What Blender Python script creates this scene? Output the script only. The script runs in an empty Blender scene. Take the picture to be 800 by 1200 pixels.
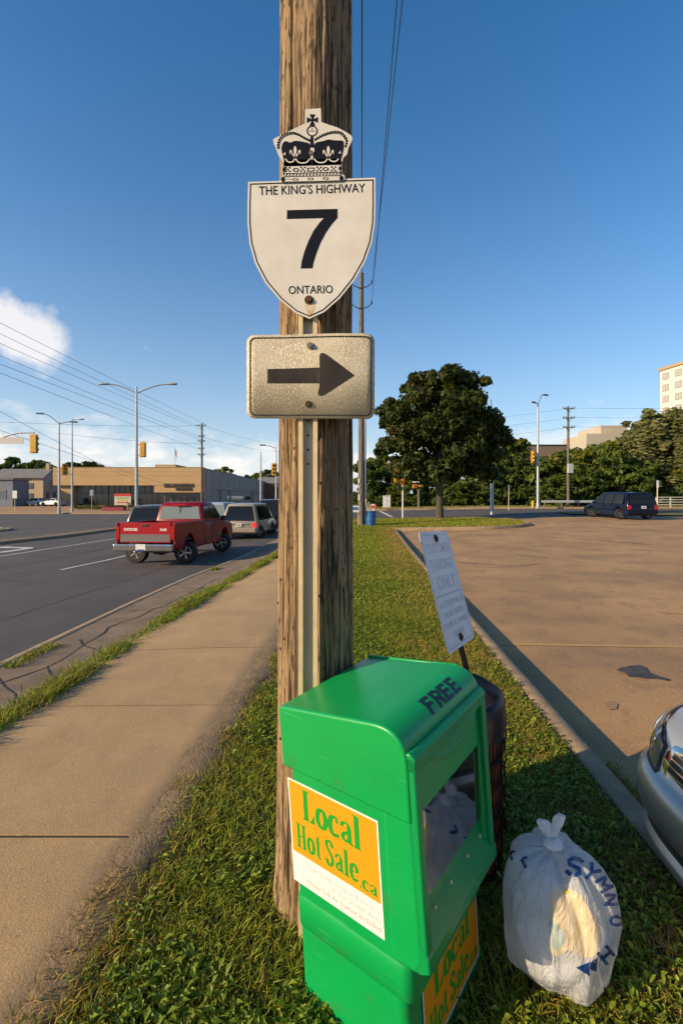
import bpy, bmesh, math, random
import numpy as np
from mathutils import Vector, Matrix
from mathutils.bvhtree import BVHTree
R_ = math.radians
random.seed(7); rng = np.random.default_rng(7)
SC = bpy.context.scene; COL = SC.collection

# ------------------------------------------------------------------ camera
F, CX, HY, CH = 540.0, 400.0, 584.0, 1.65        # focal length / centre column / horizon row of an 800x1200 frame, eye height
cam = bpy.data.cameras.new('camera'); cam_o = bpy.data.objects.new('camera', cam); COL.objects.link(cam_o)
cam.sensor_fit = 'HORIZONTAL'; cam.sensor_width = 36.0; cam.lens = 36*F/800
cam.shift_y = -(600-HY)/800; cam.clip_start = .05; cam.clip_end = 6000
cam_o.location = (0, 0, CH); cam_o.rotation_euler = (R_(90), 0, 0)
SC.camera = cam_o

# ------------------------------------------------------------------ sun, sky, exposure
SUN_EL, SUN_AZ = R_(21.0), R_(26.0)              # light travels towards (+cos az, +sin az)
LD = Vector((math.cos(SUN_AZ)*math.cos(SUN_EL), math.sin(SUN_AZ)*math.cos(SUN_EL), -math.sin(SUN_EL)))
sun = bpy.data.lights.new('sun', 'SUN'); sun.energy = 4.95; sun.angle = R_(.53); sun.color = (1.0, .79, .51)
sun_o = bpy.data.objects.new('sun', sun); COL.objects.link(sun_o)
sun_o.rotation_euler = LD.to_track_quat('-Z', 'Y').to_euler()
SC.view_settings.view_transform = 'Standard'; SC.view_settings.look = 'None'
SC.view_settings.exposure = 0.42; SC.view_settings.gamma = 1.0

world = bpy.data.worlds.new('World'); SC.world = world; world.use_nodes = True
NT = world.node_tree; NT.nodes.clear()
def wn(t, **k):
    n = NT.nodes.new(t)
    for a, b in k.items(): setattr(n, a, b)
    return n
def wl(a, b): NT.links.new(a, b)
def wmath(op, a, b=None, c=None, clamp=False):
    n = wn('ShaderNodeMath', operation=op, use_clamp=clamp)
    for i, q in enumerate((a, b, c)):
        if q is None: continue
        if isinstance(q, (int, float)): n.inputs[i].default_value = q
        else: wl(q, n.inputs[i])
    return n.outputs[0]
sky = wn('ShaderNodeTexSky', sky_type='NISHITA'); sky.sun_disc = False
sky.sun_elevation = SUN_EL; sky.sun_rotation = math.atan2(-LD.x, -LD.y)
sky.altitude = 100; sky.air_density = 1.0; sky.dust_density = .6; sky.ozone_density = 2.2
tc = wn('ShaderNodeTexCoord'); sep = wn('ShaderNodeSeparateXYZ'); wl(tc.outputs['Generated'], sep.inputs[0])
hsv = wn('ShaderNodeHueSaturation'); hsv.inputs['Saturation'].default_value = 1.42; hsv.inputs['Value'].default_value = 1.0
wl(sky.outputs[0], hsv.inputs['Color'])
# low cumulus: noise over the direction, kept to a band above the horizon, plus one bigger bank
mp = wn('ShaderNodeMapping'); mp.inputs['Scale'].default_value = (7.0, 7.0, 15.0); wl(tc.outputs['Generated'], mp.inputs[0])
nz = wn('ShaderNodeTexNoise'); nz.inputs['Scale'].default_value = 1.0; nz.inputs['Detail'].default_value = 12; nz.inputs['Roughness'].default_value = .63
wl(mp.outputs[0], nz.inputs['Vector'])
z = sep.outputs['Z']
band = wmath('MULTIPLY', wmath('SUBTRACT', 1.0, wmath('MULTIPLY', wmath('ABSOLUTE', wmath('SUBTRACT', z, .085)), 8.0), None, True), .40)
cdir = Vector((-378/F, 1, (HY-385)/F)).normalized()
dv = wn('ShaderNodeVectorMath', operation='SUBTRACT'); wl(tc.outputs['Generated'], dv.inputs[0]); dv.inputs[1].default_value = cdir
ds = wn('ShaderNodeVectorMath', operation='MULTIPLY'); wl(dv.outputs[0], ds.inputs[0]); ds.inputs[1].default_value = (1, 1, 1.5)
dl = wn('ShaderNodeVectorMath', operation='LENGTH'); wl(ds.outputs[0], dl.inputs[0])
nz2 = wn('ShaderNodeTexNoise'); nz2.inputs['Scale'].default_value = 9.0; nz2.inputs['Detail'].default_value = 12; nz2.inputs['Roughness'].default_value = .6
wl(tc.outputs['Generated'], nz2.inputs['Vector'])
bank = wmath('ADD', wmath('MULTIPLY', wmath('SUBTRACT', 1.0, wmath('MULTIPLY', dl.outputs['Value'], 5.2), None, True), .62), wmath('SUBTRACT', nz2.outputs['Fac'], .78))
dens = wmath('MAXIMUM', wmath('ADD', band, wmath('SUBTRACT', nz.outputs['Fac'], .72)), bank)
cov = wmath('MULTIPLY', dens, 4.6, None, True)
cov = wmath('MULTIPLY', cov, .74)
shade = wmath('MULTIPLY_ADD', dens, 1.2, .72, True)
ccol = wn('ShaderNodeMix', data_type='RGBA'); wl(shade, ccol.inputs[0])
ccol.inputs[6].default_value = (3.9, 4.2, 4.8, 1); ccol.inputs[7].default_value = (6.3, 5.9, 5.6, 1)
# pale low air
hzf = wmath('MULTIPLY', wmath('POWER', 2.718, wmath('MULTIPLY', wmath('MAXIMUM', z, 0.0), -4.1)), .93)
hz_ = wn('ShaderNodeMix', data_type='RGBA'); wl(hzf, hz_.inputs[0]); wl(hsv.outputs[0], hz_.inputs[6]); hz_.inputs[7].default_value = (3.55, 4.0, 4.5, 1)
mixc = wn('ShaderNodeMix', data_type='RGBA'); wl(cov, mixc.inputs[0]); wl(hz_.outputs[2], mixc.inputs[6]); wl(ccol.outputs[2], mixc.inputs[7])
bg = wn('ShaderNodeBackground'); bg.inputs['Strength'].default_value = .135
wl(mixc.outputs[2], bg.inputs['Color'])
wo = wn('ShaderNodeOutputWorld'); wl(bg.outputs[0], wo.inputs[0])

# ------------------------------------------------------------------ terrain and pixel helpers
def sstep(t):
    t = max(0.0, min(1.0, t)); return t*t*(3-2*t)
LPX = [-100, 3, 15, 26, 40, 55, 85, 3000]; LPZ = [0, 0, -.36, -.46, -.34, .0, .35, .35]
def g(x, y):
    yy = min(max(y, 0), 60)
    r = .012*max(0, yy-15) + .018*max(0, min(x-2, 14))*sstep((y-5)/20)
    l = float(np.interp(y, LPX, LPZ))
    r -= .055*math.exp(-((x-.22)**2+(y-1.35)**2)/.09)
    t = sstep((-1.0-x)/2.4) if y < 34 else sstep((-1.0-x)/(2.4+.5*(y-34)))
    return r*(1-t)+l*t
def G(px, py, dz=0.0, dmax=300):
    """point where the line of sight through (px, py) meets the terrain raised by dz"""
    sx, sz = (px-CX)/F, (HY-py)/F
    d = .5
    while d < dmax:
        if CH+sz*d < g(sx*d, d)+dz: break
        d *= 1.02
    lo, hi = d/1.02, d
    for _ in range(30):
        m = (lo+hi)/2
        if CH+sz*m < g(sx*m, m)+dz: hi = m
        else: lo = m
    return Vector((sx*hi, hi, g(sx*hi, hi)+dz))
def at(px, py, d): return Vector(((px-CX)/F*d, d, CH+(HY-py)/F*d))

# ------------------------------------------------------------------ materials
MATS = {}
def mat(name, col, rough=.6, metal=0.0, col2=None, nscale=8.0, namt=1.0, bump=0.0, bscale=60.0, stretch=(1, 1, 1), spec=.5, coat=0.0,
        detail=6.0, emit=None, alpha=1.0, trans=0.0, transl=0.0, rough2=None, lo=.35, hi=.65):
    if name in MATS: return MATS[name]
    m = bpy.data.materials.new(name); m.use_nodes = True; MATS[name] = m
    if not metal > .7: col = tuple(c*.88 for c in col); col2 = None if col2 is None else tuple(c*.88 for c in col2)
    nt = m.node_tree; b = nt.nodes['Principled BSDF']
    b.inputs['Base Color'].default_value = (*col, 1); b.inputs['Roughness'].default_value = rough; b.inputs['Metallic'].default_value = metal
    b.inputs['Specular IOR Level'].default_value = spec; b.inputs['Coat Weight'].default_value = coat; b.inputs['Coat Roughness'].default_value = .04
    b.inputs['Alpha'].default_value = alpha; b.inputs['Transmission Weight'].default_value = trans
    if emit: b.inputs['Emission Color'].default_value = (*emit[:3], 1); b.inputs['Emission Strength'].default_value = emit[3]
    L = nt.links.new
    if col2 is not None or bump:
        t = nt.nodes.new('ShaderNodeTexCoord'); mpp = nt.nodes.new('ShaderNodeMapping'); mpp.inputs['Scale'].default_value = stretch
        L(t.outputs['Object'], mpp.inputs[0])
    if col2 is not None:
        n = nt.nodes.new('ShaderNodeTexNoise'); n.inputs['Scale'].default_value = nscale; n.inputs['Detail'].default_value = detail; n.inputs['Roughness'].default_value = .6
        L(mpp.outputs[0], n.inputs['Vector'])
        r = nt.nodes.new('ShaderNodeMapRange'); r.inputs[1].default_value = lo; r.inputs[2].default_value = hi; r.inputs[4].default_value = namt
        L(n.outputs['Fac'], r.inputs[0])
        x = nt.nodes.new('ShaderNodeMix'); x.data_type = 'RGBA'; x.inputs[6].default_value = (*col, 1); x.inputs[7].default_value = (*col2, 1)
        L(r.outputs[0], x.inputs[0]); L(x.outputs[2], b.inputs['Base Color'])
        if rough2 is not None:
            q = nt.nodes.new('ShaderNodeMapRange'); q.inputs[3].default_value = rough; q.inputs[4].default_value = rough2
            L(r.outputs[0], q.inputs[0]); L(q.outputs[0], b.inputs['Roughness'])
    if bump:
        n2 = nt.nodes.new('ShaderNodeTexNoise'); n2.inputs['Scale'].default_value = bscale; n2.inputs['Detail'].default_value = 5
        L(mpp.outputs[0], n2.inputs['Vector'])
        bp = nt.nodes.new('ShaderNodeBump'); bp.inputs['Strength'].default_value = bump; bp.inputs['Distance'].default_value = .01
        L(n2.outputs['Fac'], bp.inputs['Height']); L(bp.outputs[0], b.inputs['Normal'])
    if transl:
        tr = nt.nodes.new('ShaderNodeBsdfTranslucent'); tr.inputs[0].default_value = (*[min(1, c*1.25) for c in col], 1)
        mx = nt.nodes.new('ShaderNodeMixShader'); mx.inputs[0].default_value = transl
        L(b.outputs[0], mx.inputs[1]); L(tr.outputs[0], mx.inputs[2]); L(mx.outputs[0], nt.nodes['Material Output'].inputs[0])
    return m
def overlay(m, *a): return speckle(m, *a)
def speckle(m, scale, dark, amt, lo=.62, hi=.7):
    """adds a second, finer layer of dark specks over whatever feeds Base Color"""
    nt = m.node_tree; b = nt.nodes['Principled BSDF']; L = nt.links.new
    t = nt.nodes.new('ShaderNodeTexCoord'); n = nt.nodes.new('ShaderNodeTexNoise'); n.inputs['Scale'].default_value = scale; n.inputs['Detail'].default_value = 3
    L(t.outputs['Object'], n.inputs['Vector'])
    r = nt.nodes.new('ShaderNodeMapRange'); r.inputs[1].default_value = lo; r.inputs[2].default_value = hi; r.inputs[4].default_value = amt
    L(n.outputs['Fac'], r.inputs[0])
    x = nt.nodes.new('ShaderNodeMix'); x.data_type = 'RGBA'; x.inputs[7].default_value = (*dark, 1)
    if b.inputs['Base Color'].is_linked: L(b.inputs['Base Color'].links[0].from_socket, x.inputs[6])
    else: x.inputs[6].default_value = b.inputs['Base Color'].default_value
    L(r.outputs[0], x.inputs[0]); L(x.outputs[2], b.inputs['Base Color'])
    return m

# ------------------------------------------------------------------ mesh builder
class MB:
    def __init__(s): s.v = []; s.f = []; s.mi = []; s.m = 0; s.M = Matrix.Identity(4)
    def add(s, vs, fs, M=None):
        b = len(s.v); M = s.M if M is None else s.M @ M
        s.v += [M @ Vector(p) for p in vs]; s.f += [[b+i for i in f] for f in fs]; s.mi += [s.m]*len(fs); return s
    def box(s, c, d, rz=0, M=None):
        x, y, z = d[0]/2, d[1]/2, d[2]/2
        vs = [(-x, -y, -z), (x, -y, -z), (x, y, -z), (-x, y, -z), (-x, -y, z), (x, -y, z), (x, y, z), (-x, y, z)]
        T = Matrix.Translation(c) @ Matrix.Rotation(rz, 4, 'Z')
        if M is not None: T = M @ T
        return s.add(vs, [(0, 3, 2, 1), (4, 5, 6, 7), (0, 1, 5, 4), (1, 2, 6, 5), (2, 3, 7, 6), (3, 0, 4, 7)], T)
    def tube(s, path, r, n=8, cap=True, M=None):
        P = [Vector(p) for p in path]; R = r if isinstance(r, (list, tuple)) else [r]*len(P)
        vs = []; fs = []; up = Vector((0, 0, 1)); prev = None
        for i, p in enumerate(P):
            t = (P[min(i+1, len(P)-1)]-P[max(i-1, 0)]).normalized()
            if prev is None:
                a = t.cross(up) if abs(t.z) < .95 else t.cross(Vector((0, 1, 0)))
            else: a = prev-t*prev.dot(t)
            a.normalize(); b = t.cross(a); prev = a
            for k in range(n):
                q = 2*math.pi*k/n; vs.append(p+(a*math.cos(q)+b*math.sin(q))*R[i])
        for i in range(len(P)-1):
            for k in range(n):
                k2 = (k+1) % n; fs.append((i*n+k, i*n+k2, (i+1)*n+k2, (i+1)*n+k))
        if cap: fs.append(tuple(range(n))[::-1]); fs.append(tuple((len(P)-1)*n+k for k in range(n)))
        return s.add(vs, fs, M)
    def lathe(s, prof, n=24, M=None, cap=True):
        vs = []; fs = []
        for r, zz in prof:
            for k in range(n):
                q = 2*math.pi*k/n; vs.append((r*math.cos(q), r*math.sin(q), zz))
        for i in range(len(prof)-1):
            for k in range(n):
                k2 = (k+1) % n; fs.append((i*n+k, i*n+k2, (i+1)*n+k2, (i+1)*n+k))
        if cap: fs.append(tuple(range(n))[::-1]); fs.append(tuple((len(prof)-1)*n+k for k in range(n)))
        return s.add(vs, fs, M)
    def prism(s, poly, z0, z1, M=None):
        n = len(poly); vs = [(p[0], p[1], z0) for p in poly]+[(p[0], p[1], z1) for p in poly]
        fs = [tuple(range(n))[::-1], tuple(range(n, 2*n))]+[(k, (k+1) % n, n+(k+1) % n, n+k) for k in range(n)]
        return s.add(vs, fs, M)
    def loft(s, rings, cap=True, closed=True, M=None):
        n = len(rings[0]); vs = [p for r in rings for p in r]; fs = []
        for i in range(len(rings)-1):
            for k in range(n if closed else n-1):
                k2 = (k+1) % n; fs.append((i*n+k, i*n+k2, (i+1)*n+k2, (i+1)*n+k))
        if cap: fs.append(tuple(range(n))[::-1]); fs.append(tuple((len(rings)-1)*n+k for k in range(n)))
        return s.add(vs, fs, M)
    def build(s, name, mats, parent=None, smooth=35, bevel=0, seg=2, sub=0, tri=False):
        me = bpy.data.meshes.new(name); me.from_pydata([tuple(p) for p in s.v], [], s.f); me.update()
        mats = mats if isinstance(mats, (list, tuple)) else [mats]
        for m in mats: me.materials.append(m)
        if len(mats) > 1: me.polygons.foreach_set('material_index', s.mi)
        bm = bmesh.new(); bm.from_mesh(me); bmesh.ops.recalc_face_normals(bm, faces=bm.faces); bm.to_mesh(me); bm.free()
        if smooth:
            me.shade_smooth(); me.set_sharp_from_angle(angle=R_(smooth))
        o = bpy.data.objects.new(name, me); COL.objects.link(o)
        if parent is not None: o.parent = parent
        if bevel:
            b = o.modifiers.new('bevel', 'BEVEL'); b.width = bevel; b.segments = seg; b.limit_method = 'ANGLE'; b.angle_limit = R_(32)
            b.use_clamp_overlap = True; b.harden_normals = False
        if sub:
            b = o.modifiers.new('sub', 'SUBSURF'); b.levels = sub; b.render_levels = sub
        return o
def npmesh(name, V, faces, mats, mi=None, parent=None, smooth=False):
    """V: n x 3, faces: list of (m x k) int arrays with fixed k"""
    me = bpy.data.meshes.new(name); V = np.asarray(V, np.float32)
    me.vertices.add(len(V)); me.vertices.foreach_set('co', V.ravel())
    tot = sum(f.size for f in faces); nf = sum(len(f) for f in faces)
    me.loops.add(tot); me.loops.foreach_set('vertex_index', np.concatenate([f.ravel() for f in faces]).astype(np.int32))
    st = []; c = 0
    for f in faces: st.append(c+np.arange(len(f))*f.shape[1]); c += f.size
    me.polygons.add(nf); me.polygons.foreach_set('loop_start', np.concatenate(st).astype(np.int32))
    for m in (mats if isinstance(mats, (list, tuple)) else [mats]): me.materials.append(m)
    if mi is not None: me.polygons.foreach_set('material_index', np.asarray(mi, np.int32))
    me.update(calc_edges=True)
    if smooth: me.shade_smooth()
    o = bpy.data.objects.new(name, me); COL.objects.link(o)
    if parent is not None: o.parent = parent
    return o
def thing(name, label, cat, loc=(0, 0, 0), rz=0, group=None):
    o = bpy.data.objects.new(name, None); COL.objects.link(o); o.empty_display_size = .2
    o.location = loc; o.rotation_euler = (0, 0, rz); tag(o, label, cat, group); return o
def tag(o, label, cat, group=None, kind=None):
    if label: o['label'] = label
    if cat: o['category'] = cat
    if group: o['group'] = group
    if kind: o['kind'] = kind
    return o
def struct(o): o['kind'] = 'structure'; return o
def copy_tree(o, loc=None, rz=None, label=None, parent=None, scale=None):
    c = o.copy(); COL.objects.link(c)
    if parent is not None: c.parent = parent
    for ch in list(o.children): copy_tree(ch, parent=c)
    if loc is not None: c.location = loc
    if rz is not None: c.rotation_euler = (0, 0, rz)
    if label: c['label'] = label
    if scale is not None: c.scale = scale if isinstance(scale, (tuple, list)) else (scale,)*3
    return c
def text_mesh(name, s, size, m, parent, M, ext=.0006, off=0.0, align='CENTER', sx=1.0, res=3):
    cu = bpy.data.curves.new(name, 'FONT'); cu.body = s; cu.size = size; cu.extrude = ext; cu.offset = off; cu.align_x = align; cu.align_y = 'CENTER'
    cu.resolution_u = res
    t = bpy.data.objects.new(name+'_tmp', cu); COL.objects.link(t)
    bpy.context.view_layer.update()
    me = bpy.data.meshes.new_from_object(t.evaluated_get(bpy.context.evaluated_depsgraph_get()))
    bpy.data.objects.remove(t); bpy.data.curves.remove(cu)
    me.transform(M @ Matrix.Diagonal((sx, 1, 1, 1)))
    me.materials.clear(); me.materials.append(m)
    o = bpy.data.objects.new(name, me); COL.objects.link(o)
    if parent is not None: o.parent = parent
    return o
def vnoise(x, y, seed=0):
    """smooth value noise in 0..1 on arrays"""
    x = np.asarray(x, float); y = np.asarray(y, float)
    xi = np.floor(x).astype(np.int64); yi = np.floor(y).astype(np.int64); fx = x-xi; fy = y-yi
    def h(a, b):
        n = (a*374761393+b*668265263+seed*974711) & 0x7fffffff
        n = ((n ^ (n >> 13))*1274126177) & 0x7fffffff
        return ((n ^ (n >> 16)) & 0xffff)/65535.0
    u = fx*fx*(3-2*fx); v = fy*fy*(3-2*fy)
    return (h(xi, yi)*(1-u)+h(xi+1, yi)*u)*(1-v)+(h(xi, yi+1)*(1-u)+h(xi+1, yi+1)*u)*v
def fbm(x, y, o=4, seed=0):
    a = 0; w = .5; t = 0
    for k in range(o): a = a+w*vnoise(x*2**k, y*2**k, seed+k*17); t += w; w *= .5
    return a/t
def sheet(name, ys, xl, xr, nx, dz, m):
    """ground strip between the curves xl(y) and xr(y), lying dz above the terrain"""
    V = []; nY = len(ys)
    for y in ys:
        a, b = xl(y), xr(y)
        for k in range(nx):
            x = a+(b-a)*k/(nx-1); V.append((x, y, g(x, y)+dz))
    i = np.arange(nY-1)[:, None]*nx+np.arange(nx-1)[None, :]
    Fc = np.stack([i, i+1, i+nx+1, i+nx], -1).reshape(-1, 4)
    o = npmesh(name, V, [Fc], m, smooth=True); struct(o); return o
def decal(name, pts, dz, m, parent=None):
    """flat marking: polygon of ground points laid dz above the terrain"""
    mb = MB(); V = [(p[0], p[1], g(p[0], p[1])+dz) for p in pts]; mb.add(V, [tuple(range(len(V)))])
    return mb.build(name, m, parent, smooth=0)
# ------------------------------------------------------------------ ground surfaces
ip = np.interp
def kerb_x(y): return float(ip(y, [-8, 4.7, 7.9, 11.2, 14.4, 22.2, 34], [-3.5, -3.55, -3.68, -3.72, -3.6, -3.33, -2.7]))   # edge of the road kerb
def walk_l(y): return float(ip(y, [-8, 3.3, 6, 8.2, 11, 13.6, 31], [-2.6, -2.47, -2.46, -2.42, -2.2, -1.98, -.95]))
def walk_r(y): return -1.10+.06*y
def lot_x(y): return 1.33+.054*y                                # grass side of the parking lot kerb
YS = list(np.arange(-6, 10, .5))+list(np.arange(10, 34.1, 1.0))
M_soil = mat('soil and turf', (.060, .040, .018), .95, col2=(.035, .030, .010), nscale=3.0, bump=.6, bscale=40)
M_turf = mat('far turf', (.10, .115, .02), .95, col2=(.15, .13, .035), nscale=1.3, bump=.8, bscale=30)
M_road = mat('road asphalt', (.078, .066, .060), .85, col2=(.11, .092, .08), nscale=.9, bump=.35, bscale=120, stretch=(1, .35, 1), detail=10)
speckle(M_road, 160, (.02, .02, .02), .5, .55, .68)
M_lot = mat('lot asphalt', (.55, .31, .125), .9, col2=(.37, .21, .09), nscale=.45, bump=.5, bscale=110, detail=12)
speckle(M_lot, 130, (.05, .042, .036), .75, .52, .66)
speckle(M_lot, .9, (.20, .125, .07), .55, .48, .72); speckle(M_lot, 4.5, (.17, .11, .065), .40, .54, .70); speckle(M_lot, 38, (.62, .42, .24), .5, .60, .70)
speckle(M_road, 1.4, (.05, .043, .04), .6, .5, .7)
M_blvd = mat('old boulevard asphalt', (.31, .205, .12), .95, col2=(.19, .13, .08), nscale=2.2, bump=.6, bscale=90, detail=10)
speckle(M_blvd, 110, (.07, .06, .05), .7, .5, .66)
M_conc = mat('pavement concrete', (.53, .33, .145), .9, col2=(.42, .26, .115), nscale=1.7, bump=.25, bscale=130, detail=10)
speckle(M_conc, 120, (.15, .12, .09), .7, .56, .70)
speckle(M_conc, 1.3, (.33, .21, .11), .55, .50, .72); speckle(M_conc, 7, (.30, .19, .105), .35, .56, .70); speckle(M_conc, 60, (.62, .42, .24), .5, .60, .70)
M_kerb = mat('kerb concrete', (.46, .31, .17), .9, col2=(.30, .205, .12), nscale=5, bump=.4, bscale=60)
speckle(M_kerb, 140, (.10, .085, .065), .7, .52, .68)
M_crack = mat('crack filler', (.035, .03, .027), .9)
M_white = mat('worn white road paint', (.62, .60, .56), .8, col2=(.28, .27, .25), nscale=9, lo=.5, hi=.75)
M_yell = mat('worn yellow paint', (.52, .34, .08), .85, col2=(.50, .29, .12), nscale=9, lo=.34, hi=.56)

def flat_grid(name, xs, ys, fz, m):
    V = [(x, y, fz(x, y)) for y in ys for x in xs]; nx = len(xs)
    i = np.arange(len(ys)-1)[:, None]*nx+np.arange(nx-1)[None, :]
    return struct(npmesh(name, V, [np.stack([i, i+1, i+nx+1, i+nx], -1).reshape(-1, 4)], m, smooth=True))
gx = [-3000, -900, -300, -140]+list(np.arange(-90, -12, 6))+list(np.arange(-12, 12, 1.2))+list(np.arange(12, 91, 6))+[140, 300, 900, 3000]
gy = [-300, -100, -40]+list(np.arange(-12, 92, 4))+[120, 170, 260, 500, 1200, 3500]
flat_grid('ground', gx, gy, lambda x, y: g(x, y)-.30, M_turf)
road_ys = list(np.arange(-10, 34, 1.5))
sheet('road', road_ys, lambda y: -45, lambda y: kerb_x(y)+.02, 24, -.12, M_road)
sheet('cross_street', list(np.arange(32.6, 50.1, 1.5)), lambda y: -45, lambda y: 75, 60, -.122, M_road)
sheet('far_road', list(np.arange(49, 181, 4)), lambda y: -45+.02*(y-49), lambda y: -2.2+.065*(y-49), 18, -.118, M_road)
sheet('parking_lot', list(np.arange(-8, 33, .75)), lambda y: lot_x(max(-8, y))+.10, lambda y: 60, 50, -.13, M_lot)
sheet('boulevard_strip', YS, lambda y: kerb_x(y)+.14, lambda y: walk_l(y)-.0, 6, .0, M_blvd)
sheet('lawn', list(np.arange(-6, 0, .5))+list(np.arange(0, 3, .12))+list(np.arange(3, 31.1, .6)), lambda y: walk_r(y)-.12, lambda y: lot_x(y)+.01, 24, .006, M_soil)
M_dirt = mat('trodden dirt', (.30, .20, .10), 1.0, col2=(.20, .135, .07), nscale=11, bump=.7, bscale=70, detail=10)
dn = lambda y: float(fbm(np.array([y*2.3]), np.array([.3]), 4, 5)[0])
V = []; ysd = np.arange(-2, 20, .04)
for y in ysd:
    a = walk_r(y)-.01-.22*max(0, dn(y)-.32); b = walk_r(y)+.06+.22*float(fbm(np.array([y*2.9]), np.array([4.3]), 4, 15)[0])
    for k, hgt in enumerate((.0165, .022, .020, .014, -.012)): x = a+(b-a)*k/4; V.append((x, y, g(x, y)+hgt+random.uniform(-.002, .003)))
i = np.arange(len(ysd)-1)[:, None]*5+np.arange(4)[None, :]
struct(npmesh('dirt_edge', V, [np.stack([i, i+1, i+6, i+5], -1).reshape(-1, 4)], M_dirt, smooth=True))
def kerb(name, ys, x0, w, h0, m, top=.006):
    """kerb with a rounded nose, standing from h0 below to just above the terrain"""
    mb = MB(); rings = []
    for y in ys:
        x = x0(y); zz = lambda q: g(x, y)+q
        wob = .004*math.sin(y*5.1)+.003*math.sin(y*13.7)
        rings.append([(x, y, zz(h0)), (x, y, zz(top-.02)), (x+.02, y, zz(top)), (x+w-.025, y, zz(top)), (x+w+wob, y, zz(top-.025)), (x+w+.012+wob, y, zz(h0))])
    mb.loft(rings); return struct(mb.build(name, m, smooth=50))
kerb('road_kerb', list(np.arange(-6, 34, .4)), lambda y: kerb_x(y)-.0, .15, -.2, M_kerb)
kerb('lot_kerb', list(np.arange(-6, 23.6, .3)), lot_x, .15, -.2, M_kerb, .02)
# pavement slabs with open joints between them
walk = thing('sidewalk', None, None); walk['kind'] = 'structure'
js = [-5+1.42*k+.55 for k in range(27)]; js = [3.65+1.42*k for k in range(-6, 20)]
for a, b in zip(js[:-1], js[1:]):
    n = 12; mb = MB(); ys = np.linspace(a+.009, b-.009, n); top = []; dzs = random.uniform(-.0015, .0025)
    for y in ys:
        l, r = walk_l(y), walk_r(y)
        top.append([(l, y, g(l, y)-.10), (l, y, g(l, y)+.006+dzs), (l+.012, y, g(l, y)+.012+dzs)]+[(l+(r-l)*k/10, y, g(l+(r-l)*k/10, y)+.012+dzs) for k in range(1, 10)]
                   +[(r-.012, y, g(r, y)+.012+dzs), (r, y, g(r, y)+.006+dzs), (r, y, g(r, y)-.10)])
    mb.loft(top); mb.build('paving_slab', M_conc, walk, smooth=30)
M_joint = mat('joint dirt', (.045, .033, .02), 1.0)
j = sheet('joint_bed', list(np.arange(-6, 33, .12)), lambda y: walk_l(y)+.02, lambda y: walk_r(y)-.02, 17, .0095, M_joint)
# grass island at the far end of the lot with its kerb, and the verge beyond the entrance
ISL = [(2.2, 23.75), (5.25, 23.64), (7.3, 23.5), (9.3, 24.4), (10.25, 25.4), (10.75, 27.6), (10.6, 29.5), (9.2, 31.6), (6, 32.3), (-.8, 32.4), (-.8, 23.9)]
def poly_ground(name, pts, dz, m):
    bm = bmesh.new(); vs = [bm.verts.new((x, y, 0)) for x, y in pts]; bm.faces.new(vs)
    for ax, lo, hi, st in ((0, min(p[0] for p in pts), max(p[0] for p in pts), 1.5), (1, min(p[1] for p in pts), max(p[1] for p in pts), 1.5)):
        c = lo+st
        while c < hi:
            no = (1, 0, 0) if ax == 0 else (0, 1, 0); co = (c, 0, 0) if ax == 0 else (0, c, 0)
            bmesh.ops.bisect_plane(bm, geom=bm.verts[:]+bm.edges[:]+bm.faces[:], plane_co=co, plane_no=no); c += st
    for v in bm.verts: v.co.z = g(v.co.x, v.co.y)+dz
    me = bpy.data.meshes.new(name); bm.to_mesh(me); bm.free(); me.materials.append(m); me.shade_smooth()
    o = bpy.data.objects.new(name, me); COL.objects.link(o); return struct(o)
def poly_kerb(name, pts, w, h0, top, m, closed=False):
    P = [Vector((*p, 0)) for p in pts]; Q = []
    for a, b in zip(P[:-1], P[1:]):
        n = max(1, int((b-a).length/.7)); Q += [a.lerp(b, k/n) for k in range(n)]
    Q.append(P[-1]); rings = []
    for i, p in enumerate(Q):
        t = (Q[min(i+1, len(Q)-1)]-Q[max(i-1, 0)]).normalized(); n = Vector((-t.y, t.x, 0)); zz = g(p.x, p.y)
        rings.append([(*(p+n*w/2).xy, zz+h0), (*(p+n*w/2).xy, zz+top-.02), (*(p+n*(w/2-.02)).xy, zz+top), (*(p-n*(w/2-.02)).xy, zz+top), (*(p-n*w/2).xy, zz+top-.02), (*(p-n*w/2).xy, zz+h0)])
    return struct(MB().loft(rings).build(name, m, smooth=50))
poly_ground('island_lawn', ISL, .0, M_turf)
poly_kerb('island_kerb', [(2.55, 23.62), (5.25, 23.52), (7.3, 23.38), (9.4, 24.3), (10.37, 25.35), (10.88, 27.6), (10.7, 29.6), (9.25, 31.72), (6, 32.42), (-1.5, 32.5)], .17, -.2, .03, M_kerb)
V2 = [(17.5, 35.2), (30, 31.5), (60, 27), (60, 31), (30, 36.5), (18.2, 39.2)]
poly_ground('verge_lawn', V2, -.03, M_turf)
poly_ground('lot_entrance', [(10.5, 31), (60, 26), (60, 33.5), (10.5, 33.6)], -.126, M_lot)
poly_ground('park_lawn', [(-2.0, 50.3), (75, 50.3), (75, 110), (1.5, 110)], .0, M_turf)
poly_kerb('park_kerb', [(-2.0, 50.2), (20, 50.2), (75, 50.2)], .18, -.2, .02, M_kerb)
sheet('far_sidewalk', list(np.arange(51.5, 53.2, .5)), lambda y: 4, lambda y: 75, 40, .012, M_conc)
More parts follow.
